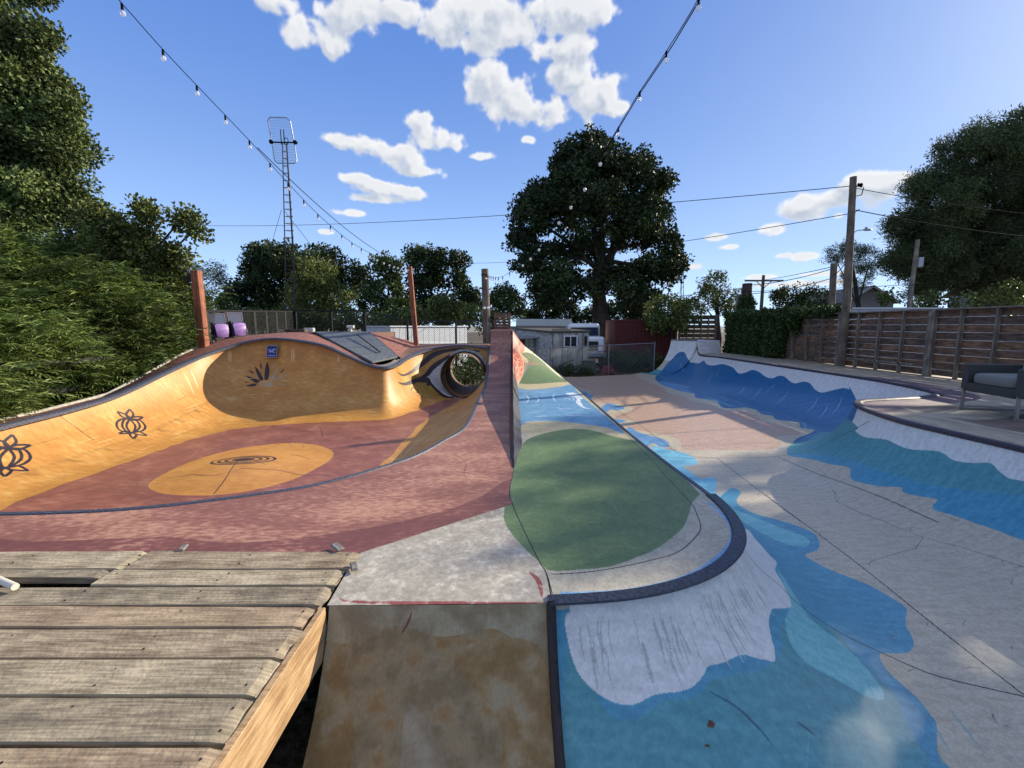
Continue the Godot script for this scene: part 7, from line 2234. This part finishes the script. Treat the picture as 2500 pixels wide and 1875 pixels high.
# lobes: [x, y, z, radius]; foliage clumps sit in the outer part of every lobe
func tree(called: String, label: String, lobes: Array, base: Vector3, trunk_r: float, fork: float, mesh: Mesh, mat: Material, per_m2: float, size: Vector2, tint0: Color, tint1: Color, seed_: int, flatten := 0.8, group := "") -> Node3D:
	var r := RandomNumberGenerator.new()
	r.seed = seed_
	var t := thing(called, label, "tree" if called.ends_with("tree") else "shrub", base, group)
	var st := mb()
	var top := Vector3.ZERO
	for l in lobes: top += Vector3(l[0], l[1], l[2]) / lobes.size()
	top -= base
	var f := Vector3(top.x * 0.25, fork, top.z * 0.25)
	var path := [Vector3.ZERO, Vector3(f.x * 0.3 + trunk_r * 0.4, fork * 0.5, f.z * 0.3), f, f.lerp(top, 0.6), top]
	tube(st, path, trunk_r * 1.25, trunk_r * 0.3, 12)
	tube(st, [Vector3(0, -0.1, 0), Vector3(0, fork * 0.2, 0)], trunk_r * 1.6, trunk_r * 1.05, 12)
	obj("trunk", st.commit(), M.bark, t)
	st = mb()
	for l in lobes:
		var e := Vector3(l[0], l[1], l[2]) - base
		var s: Vector3 = f.lerp(top, r.randf_range(0.0, 0.7))
		var mid: Vector3 = s.lerp(e, 0.5) + Vector3(r.randf_range(-1, 1), r.randf_range(-0.2, 0.8), r.randf_range(-1, 1)) * l[3] * 0.25
		tube(st, [s, mid, e], trunk_r * 0.34, trunk_r * 0.08, 6)
		for k in 5:
			var d: Vector3 = Vector3(r.randfn(), r.randf_range(-0.4, 1), r.randfn()).normalized() * l[3] * 0.9
			tube(st, [mid.lerp(e, 0.6), e + d * 0.5 + Vector3(0, 0.1, 0), e + d], trunk_r * 0.10, trunk_r * 0.02, 4)
	obj("branches", st.commit(), M.bark, t)
	var places := []
	var parts := []
	for l in lobes:
		parts.append([l[0], l[1], l[2], l[3] * 0.78])
		for k in 9:
			var d: Vector3 = Vector3(r.randfn(), r.randfn() + 0.25, r.randfn()).normalized() * l[3] * 0.82
			parts.append([l[0] + d.x, l[1] + d.y * flatten, l[2] + d.z, l[3] * r.randf_range(0.22, 0.46)])
	var shades := []
	for l in parts:
		var c := Vector3(l[0], l[1], l[2]) - base
		var tone := r.randf_range(0.65, 1.35)
		var rad: float = l[3]
		var n := int(per_m2 * rad * rad * 12.0)
		var ph := r.randf() * 9.0
		for i in n:
			var d := Vector3(r.randfn(), r.randfn(), r.randfn()).normalized()
			# clumpy surface: bulges and bare bays
			var bump := sin(d.x * 5.0 + ph) * sin(d.y * 6.0 + ph * 1.7) * sin(d.z * 5.0 - ph)
			if bump < -0.22 and r.randf() < 0.75: continue
			var q := rad * (0.55 + 0.45 * pow(r.randf(), 0.6)) * (1.0 + 0.28 * bump)
			var p := c + Vector3(d.x, d.y * flatten, d.z) * q
			if p.y < 0.15: continue
			places.append(p)
			shades.append(tone)
	mass("crown", scatter(mesh, places, size, seed_ + 1, tint0, tint1, false, shades), mat, t)
	return t

func trees() -> void:
	var broad := [clump(26, 0.30, 0.19, 0.34, 0.5, 301), clump(26, 0.30, 0.13, 0.40, 0.3, 302)]
	var small := clump(34, 0.22, 0.085, 0.36, 0.4, 303)
	var feather := clump(46, 0.22, 0.10, 0.13, 0.5, 304)
	var oakm := leaf_mat(Color(1, 1, 1), 0.35)
	var lm := leaf_mat(Color(1, 1, 1), 0.5)
	var dark0 := Color(0.018, 0.034, 0.012)
	var dark1 := Color(0.055, 0.085, 0.026)
	var mid0 := Color(0.035, 0.062, 0.016)
	var mid1 := Color(0.095, 0.135, 0.035)
	var lit0 := Color(0.075, 0.105, 0.022)  # yellowish, brighter green leaf tints
	var lit1 := Color(0.18, 0.20, 0.05)
	tree("oak_tree", "large dark spreading tree standing alone behind the weathered shed", [[5.69, 11.94, -33.00, 3.10], [2.76, 10.69, -33.00, 2.46], [8.65, 11.31, -33.00, 2.62], [1.45, 9.11, -33.00, 1.98], [5.77, 8.47, -33.00, 3.98], [9.39, 9.11, -33.00, 2.31], [10.78, 7.51, -33.00, 1.50], [10.52, 5.72, -33.00, 1.84], [2.47, 6.21, -33.00, 2.17], [4.18, 4.25, -33.00, 2.36], [2.16, 3.58, -33.00, 1.52], [7.88, 4.58, -33.00, 2.36], [5.97, 13.79, -33.00, 1.46], [8.59, 12.86, -33.00, 1.37], [10.45, 11.31, -33.00, 1.15], [0.80, 7.51, -33.00, 1.40], [9.27, 3.42, -33.00, 1.69], [4.52, 13.17, -33.00, 1.95], [11.53, 5.72, -33.00, 1.34]], Vector3(6.3, -0.87, -33.0), 0.63, 4.6, broad[0], oakm, 2.2, Vector2(0.85, 1.6), dark0, dark1, 401, 0.6)
	tree("shade_tree", "large feathery tree shading the pool from beyond the board fence", [[34.30, 13.53, -34.00, 2.85], [31.94, 10.97, -34.00, 2.54], [36.39, 10.64, -34.00, 3.22], [30.99, 7.69, -34.00, 2.23], [34.25, 6.36, -34.00, 2.93], [37.65, 6.69, -34.00, 3.10], [28.97, 8.85, -34.00, 1.30], [29.10, 6.19, -34.00, 1.38], [31.01, 4.67, -34.00, 1.56], [36.41, 15.10, -34.00, 2.00], [37.35, 6.36, -34.00, 2.07], [35.25, 5.35, -34.00, 1.66], [32.68, 5.18, -34.00, 1.45], [38.11, 9.34, -34.00, 2.55], [38.81, 4.67, -34.00, 1.73], [30.27, 6.53, -34.00, 1.55], [39.96, 11.61, -34.00, 3.04], [41.04, 7.03, -34.00, 2.75]], Vector3(35.6, -0.87, -34.0), 0.7, 4.5, feather, lm, 4.4, Vector2(1.5, 2.8), Color(0.05, 0.075, 0.03), Color(0.12, 0.15, 0.06), 402, 0.85)
	tree("dark_tree", "dense dark tree rising behind the antenna tower", [[-19.92, 6.65, -36.00, 1.64], [-18.92, 5.22, -36.00, 2.20], [-21.00, 4.50, -36.00, 1.65], [-17.02, 6.29, -36.00, 2.01], [-18.34, 3.05, -36.00, 1.85], [-21.68, 2.87, -36.00, 1.48], [-19.87, 2.32, -36.00, 1.67]], Vector3(-19.5, -0.87, -36.0), 0.4, 3.0, broad[0], lm, 2.4, Vector2(0.8, 1.5), dark0, dark1, 403)
	tree("dark_tree", "broad dark tree to the right of the antenna tower, farthest back", [[-16.50, 6.44, -40.00, 2.24], [-14.30, 5.65, -40.00, 1.63], [-17.45, 4.04, -40.00, 2.46], [-18.94, 6.44, -40.00, 1.83]], Vector3(-17.0, -0.87, -40.0), 0.4, 3.0, broad[0], lm, 2.2, Vector2(0.9, 1.6), dark0, dark1, 404)
	tree("yellow_green_tree", "yellowish green tree just right of the antenna tower", [[-13.12, 5.00, -31.00, 1.45], [-14.16, 3.45, -31.00, 1.59], [-11.95, 3.14, -31.00, 1.43], [-12.96, 2.20, -31.00, 1.28]], Vector3(-13.5, -0.87, -31.0), 0.25, 2.6, broad[1], lm, 3.6, Vector2(0.8, 1.4), lit0, lit1, 405)
	tree("leafy_tree", "bright leafy tree left of the tall thin reddish post", [[-8.92, 5.56, -33.00, 1.27], [-9.32, 3.91, -33.00, 1.52], [-8.69, 2.58, -33.00, 1.53], [-10.20, 2.92, -33.00, 1.29]], Vector3(-9.0, -0.87, -33.0), 0.25, 2.6, broad[0], lm, 3.0, Vector2(0.7, 1.3), mid0, mid1, 406)
	tree("dark_tree", "tall dark tree between the reddish post and the grey pole", [[-6.98, 6.43, -37.00, 1.69], [-5.12, 5.70, -37.00, 1.88], [-4.02, 3.85, -37.00, 1.52], [-6.66, 4.22, -37.00, 1.89], [-3.26, 3.47, -37.00, 1.21], [-7.84, 2.72, -37.00, 1.71], [-4.99, 2.35, -37.00, 1.71]], Vector3(-6.0, -0.87, -37.0), 0.35, 3.0, broad[0], lm, 2.4, Vector2(0.8, 1.5), dark0, dark1, 407)
	tree("leafy_shrub", "row of bright bushy shrubs behind the white trailer", [[-6.01, 1.96, -27.00, 0.83], [-4.05, 2.31, -27.00, 1.06], [-2.67, 2.04, -27.00, 0.89]], Vector3(-4.2, -0.87, -27.0), 0.10, 1.2, broad[1], lm, 4.5, Vector2(0.8, 1.3), mid0, lit1, 408)
	tree("leafy_shrub", "low yellow green bushes along the foot of the antenna tower", [[-12.53, 1.79, -25.00, 0.77], [-10.99, 1.66, -25.00, 0.72], [-9.44, 1.66, -25.00, 0.77], [-14.07, 1.79, -25.00, 0.77], [-7.89, 1.66, -25.00, 0.72]], Vector3(-10.5, -0.87, -25.0), 0.08, 1.0, broad[1], lm, 5.5, Vector2(0.7, 1.2), mid0, lit1, 409)
	tree("leafy_tree", "mid green tree between the grey pole and the large dark tree", [[-0.73, 3.48, -34.00, 1.22], [0.14, 2.79, -34.00, 1.05], [-1.61, 2.62, -34.00, 1.05]], Vector3(-0.5, -0.87, -34.0), 0.2, 2.2, broad[1], lm, 4.2, Vector2(0.8, 1.4), mid0, mid1, 410)
	tree("leafy_tree", "airy green tree right of the large dark tree", [[17.03, 4.87, -38.00, 1.36], [16.52, 3.53, -38.00, 1.56], [18.08, 3.53, -38.00, 1.56]], Vector3(17.5, -0.87, -38.0), 0.25, 2.4, broad[1], lm, 2.6, Vector2(0.8, 1.4), mid0, lit1, 411)
	tree("leafy_shrub", "pale green shrub spilling over the rusty red container", [[8.24, 2.38, -24.00, 0.94], [9.23, 2.21, -24.00, 0.74], [7.77, 1.65, -24.00, 0.69], [8.65, 1.53, -24.00, 0.74]], Vector3(8.7, -0.87, -24.0), 0.12, 1.2, broad[1], lm, 5.5, Vector2(0.7, 1.2), mid0, lit1, 412)
	tree("round_tree", "low dark round tree beneath the distant crossarm pole", [[24.74, 4.04, -40.00, 1.47], [26.62, 3.64, -40.00, 1.64]], Vector3(26.0, -0.87, -40.0), 0.25, 2.0, broad[1], lm, 3.0, Vector2(0.9, 1.5), dark0, mid1, 413)
	tree("wispy_tree", "thin wispy tree behind the street lamp pole", [[21.97, 6.22, -30.00, 0.97], [21.08, 6.01, -30.00, 0.67], [23.53, 5.78, -30.00, 1.06], [22.74, 4.59, -30.00, 1.07]], Vector3(23.5, -0.87, -30.0), 0.2, 3.0, feather, lm, 4.5, Vector2(0.8, 1.4), mid0, mid1, 414)
	tree("leafy_shrub", "bright bushes beyond the right part of the board fence", [[20.18, 2.53, -22.00, 0.63], [22.10, 2.53, -22.00, 0.56], [24.21, 2.75, -22.00, 0.90], [18.34, 2.86, -22.00, 0.41]], Vector3(22.5, -0.87, -22.0), 0.1, 1.5, broad[1], lm, 5.0, Vector2(0.8, 1.2), mid0, lit1, 415)
	tree("tall_tree", "tall leafy tree filling the upper left corner", [[-14.76, 11.48, -14.00, 1.11], [-14.18, 9.56, -14.00, 0.94], [-13.38, 7.56, -14.00, 0.61], [-14.72, 9.07, -14.00, 1.28], [-14.47, 7.05, -14.00, 1.44], [-15.15, 5.21, -14.00, 1.53], [-13.97, 5.21, -14.00, 1.05], [-16.17, 7.56, -14.00, 2.05], [-14.02, 8.32, -14.00, 0.81], [-13.44, 6.53, -14.00, 0.55]], Vector3(-15.8, -0.87, -14.0), 0.4, 3.0, small, lm, 12.0, Vector2(0.9, 1.6), Color(0.045, 0.075, 0.022), Color(0.15, 0.19, 0.06), 416)
	tree("locust_tree", "tangled locust tree leaning over the left hedge", [[-10.27, 4.04, -11.50, 0.41], [-9.71, 3.42, -11.50, 0.64], [-8.93, 4.15, -11.50, 0.35], [-8.19, 4.09, -11.50, 0.30], [-10.56, 3.08, -11.50, 0.82], [-9.43, 2.74, -11.50, 0.70], [-8.58, 3.03, -11.50, 0.42], [-7.93, 3.76, -11.50, 0.21], [-9.00, 2.40, -11.50, 0.59], [-11.55, 2.63, -11.50, 0.70]], Vector3(-11.2, -0.87, -11.8), 0.16, 1.6, small, lm, 17.0, Vector2(0.8, 1.4), mid0, lit1, 417)
	tree("wispy_tree", "grey green wispy tree just behind the thick orange post", [[-13.37, 3.53, -20.00, 0.73], [-14.35, 3.93, -20.00, 0.61], [-12.78, 3.73, -20.00, 0.28], [-15.20, 3.53, -20.00, 0.61]], Vector3(-15.0, -0.87, -20.0), 0.12, 2.0, feather, lm, 5.0, Vector2(0.8, 1.3), Color(0.07, 0.09, 0.06), Color(0.15, 0.18, 0.12), 418)
	tree("dark_tree", "dark thicket under and behind the spreading tree", [[3.04, 2.75, -40.00, 1.44], [5.11, 2.22, -40.00, 1.44], [9.23, 2.34, -40.00, 1.65], [11.68, 2.75, -40.00, 1.56], [1.81, 1.93, -40.00, 1.24], [7.18, 2.02, -40.00, 1.24]], Vector3(5.4, -0.87, -40.0), 0.2, 1.5, broad[0], lm, 3.0, Vector2(0.8, 1.4), dark0, dark1, 420)
	tree("leafy_shrub", "long belt of mid green shrubs below the trees at the back left", [[-18.43, 1.86, -29.50, 1.03], [-16.62, 1.71, -29.50, 0.91], [-14.63, 1.86, -29.50, 0.97], [-12.36, 1.62, -29.50, 0.91], [-10.22, 1.86, -29.50, 1.03], [-8.25, 1.71, -29.50, 0.91], [-6.27, 1.62, -29.50, 0.91], [-1.70, 1.62, -29.50, 0.85], [-19.29, 2.46, -29.50, 1.09]], Vector3(-12.0, -0.87, -29.5), 0.08, 1.0, broad[1], lm, 4.0, Vector2(0.8, 1.4), dark1, mid1, 421)
	# unseen tree right of the frame, its crown lobes placed to shade the pool
	var sh := []
	var pick := RandomNumberGenerator.new()
	pick.seed = 55
	for gx in 6:
		for gz in 8:
			var g := Vector3(0.9 + gx * 0.95 + pick.randf_range(-0.2, 0.2), -0.5, -7.0 + gz * 1.0 + pick.randf_range(-0.2, 0.2))
			var near := g.x < 2.3 and g.z > -4.6 and g.z < -0.9
			if pick.randf() < 0.62 and not near: continue
			var c := g + SUN_TO * (30.0 + pick.randf_range(-3.5, 3.5))
			sh.append([c.x, c.y, c.z, pick.randf_range(0.6, 0.9)])
	tree("shade_tree", "second shade tree standing beyond the right edge of the board fence", sh, Vector3(27.6, -0.87, -17.0), 0.4, 6.5, broad[1], lm, 3.0, Vector2(0.8, 1.3), mid0, mid1, 419, 0.85)
	hedge()
	ivy()
	weeds()

func hedge() -> void:
	var spray := spray_mesh(60, 305)
	var t := thing("feathery_hedge", "dense feathery green hedge filling the left bank beside the bowl", "hedge", Vector3(-9.0, -0.87, -7.5))
	var r := RandomNumberGenerator.new()
	r.seed = 77
	var places := []
	var tones := []
	for i in 7600:
		var z := r.randf_range(-13.0, -2.5)
		var x := r.randf_range(-12.0, -7.5)
		if x > -8.0 and z > -8.7 and z < -6.6 and absf(fmod(i * 0.37, 1.0) - 0.5) < 0.38: continue
		if x > -8.6 and z < -10.2: continue
		var back := (-7.45 - x) / 4.5
		var hmax := lerpf(0.55, 3.0, pow(clampf(back, 0, 1), 0.7)) + 0.35 * sin(x * 2.3 + z * 1.7) + 0.25 * sin(z * 3.1)
		if z < -9.5: hmax += 0.5
		if z > -6.0: hmax -= (z + 6.0) * 0.25
		var y := lerpf(-0.6, hmax, pow(r.randf(), 0.55))
		places.append(Vector3(x, y, z) - t.position)
		tones.append(0.95 + 0.45 * sin(x * 1.9 + 2.0 * sin(z * 1.3)) * sin(z * 2.1 + y * 2.0))  # waves of tone put dark pockets of shade into the leaf colour
	mass("foliage", scatter(spray, places, Vector2(0.8, 1.7), 78, Color(0.05, 0.09, 0.02), Color(0.19, 0.245, 0.065), true, tones), leaf_mat(Color.WHITE, 0.5), t)
	var st := mb()
	for k in 60:
		var p := Vector3(r.randf_range(-11, -7.8), -0.87, r.randf_range(-12, -4)) - t.position
		tube(st, [p, p + Vector3(r.randf_range(-0.3, 0.3), 1.2, r.randf_range(-0.3, 0.3)), p + Vector3(r.randf_range(-0.6, 0.8), 2.3, r.randf_range(-0.6, 0.6))], 0.02, 0.006, 5)
	obj("stems", st.commit(), M.bark, t)
	st = mb()
	for e in [[Vector3(-8.4, 0.1, -7.2), 5], [Vector3(-9.0, 1.9, -9.5), 6], [Vector3(-9.6, 2.6, -10.5), 8]]:
		for k in e[1]:
			var a: Vector3 = e[0] - t.position
			var d := Vector3(r.randf_range(-0.5, 0.6), r.randf_range(-0.4, 0.5), r.randf_range(-0.2, 0.5))
			tube(st, [a, a + d * 0.6 + Vector3(0, 0.05, 0), a + d], 0.012, 0.003, 4)
	obj("dead_twigs", st.commit(), flat(Color(0.42, 0.36, 0.28), 0.9), t)

# arching sprays of thin leaves along short stems
func spray_mesh(n: int, seed_: int) -> ArrayMesh:
	var r := RandomNumberGenerator.new()
	r.seed = seed_
	var st := mb()
	for s in 6:
		var dir := Vector3(r.randf_range(-1, 1), r.randf_range(0.3, 1.0), r.randf_range(-1, 1)).normalized()
		var p := Vector3(r.randf_range(-0.1, 0.1), 0, r.randf_range(-0.1, 0.1))
		for k in n / 6:
			p += dir * 0.042
			dir = (dir + Vector3(0, -0.10, 0)).normalized()
			for q in 2:
				var sd := dir.cross(Vector3.UP).normalized() * (1 if q else -1)
				var axis := (dir * 0.9 + sd + Vector3(0, r.randf_range(-0.5, 0.4), 0)).normalized()
				var l := r.randf_range(0.07, 0.12)
				var wv := axis.cross(Vector3(r.randf_range(-1, 1), 1, r.randf_range(-1, 1))).normalized() * 0.0085
				tri(st, p, p + axis * l * 0.5 + wv, p + axis * l - Vector3(0, 0.012, 0))
				tri(st, p, p + axis * l - Vector3(0, 0.012, 0), p + axis * l * 0.5 - wv)
	return st.commit()

func ivy() -> void:
	var leaf := clump(22, 0.12, 0.085, 0.42, 1.0, 306)
	var t := thing("ivy", "dark ivy hanging in a thick curtain over the far board fence", "ivy", Vector3(10.45, 0.16, -18.6))
	var r := RandomNumberGenerator.new()
	r.seed = 81
	var places := []
	for i in 5200:
		var z := r.randf_range(-21.6, -16.5)
		var x := 10.45 + r.randf_range(-0.14, 0.12)
		var y := r.randf_range(0.2, 1.92)
		if z > -17.3 and y < 1.3 + 0.3 * sin(z * 7.0): continue
		if sin(z * 9.0) > 0.75 and y < 0.5: continue
		places.append(Vector3(x - 0.05 * sin(z * 8.0), y, z) - t.position)
	for i in 500: places.append(Vector3(r.randf_range(10.2, 11.0), r.randf_range(1.82, 2.02), r.randf_range(-21.8, -14.6)) - t.position)
	for i in 260: places.append(Vector3(10.9 + r.randf_range(-0.25, 0.22), r.randf_range(1.9, 2.75), -20.95 + r.randf_range(-0.1, 0.2)) - t.position)
	mass("foliage", scatter(leaf, places, Vector2(0.8, 1.4), 82, Color(0.022, 0.045, 0.014), Color(0.075, 0.115, 0.032)), leaf_mat(Color.WHITE, 0.4), t)

func weeds() -> void:
	var w := clump(24, 0.2, 0.11, 0.26, 0.1, 307)
	var r := RandomNumberGenerator.new()
	r.seed = 91
	var k := 0
	for e in [[Vector3(2.55, -0.86, -20.6), 0.55, 0.6, 45, "weeds growing against the front of the weathered shed"], [Vector3(5.6, -0.86, -22.4), 1.0, 1.25, 160, "dark bushes behind the grey chain link fence below the red container"], [Vector3(6.9, -0.86, -22.6), 0.9, 1.35, 120, "dark bush at the right end of the grey chain link fence"], [Vector3(3.3, -0.86, -20.7), 0.45, 0.35, 25, "small weeds at the fence foot beside the green bin"], [Vector3(-1.4, -0.86, -16.6), 1.3, 0.9, 90, "dry bush seen through the round tunnel"], [Vector3(-1.9, -0.86, -19.6), 1.6, 1.6, 130, "taller scrub growing behind the tunnel and trailer"]]:
		var t := thing("weed_patch", e[4], "weeds", e[0])
		var places := []
		for i in e[3]:
			var a := r.randf() * TAU
			var q: float = e[1] * sqrt(r.randf())
			places.append(Vector3(cos(a) * q, r.randf() * e[2] * (1.0 - 0.6 * q / e[1]) + 0.05, sin(a) * q * 0.6))
		mass("foliage", scatter(w, places, Vector2(0.6, 1.3), 92 + k, Color(0.025, 0.045, 0.014), Color(0.10, 0.13, 0.04)), leaf_mat(Color.WHITE, 0.45), t)
		k += 1
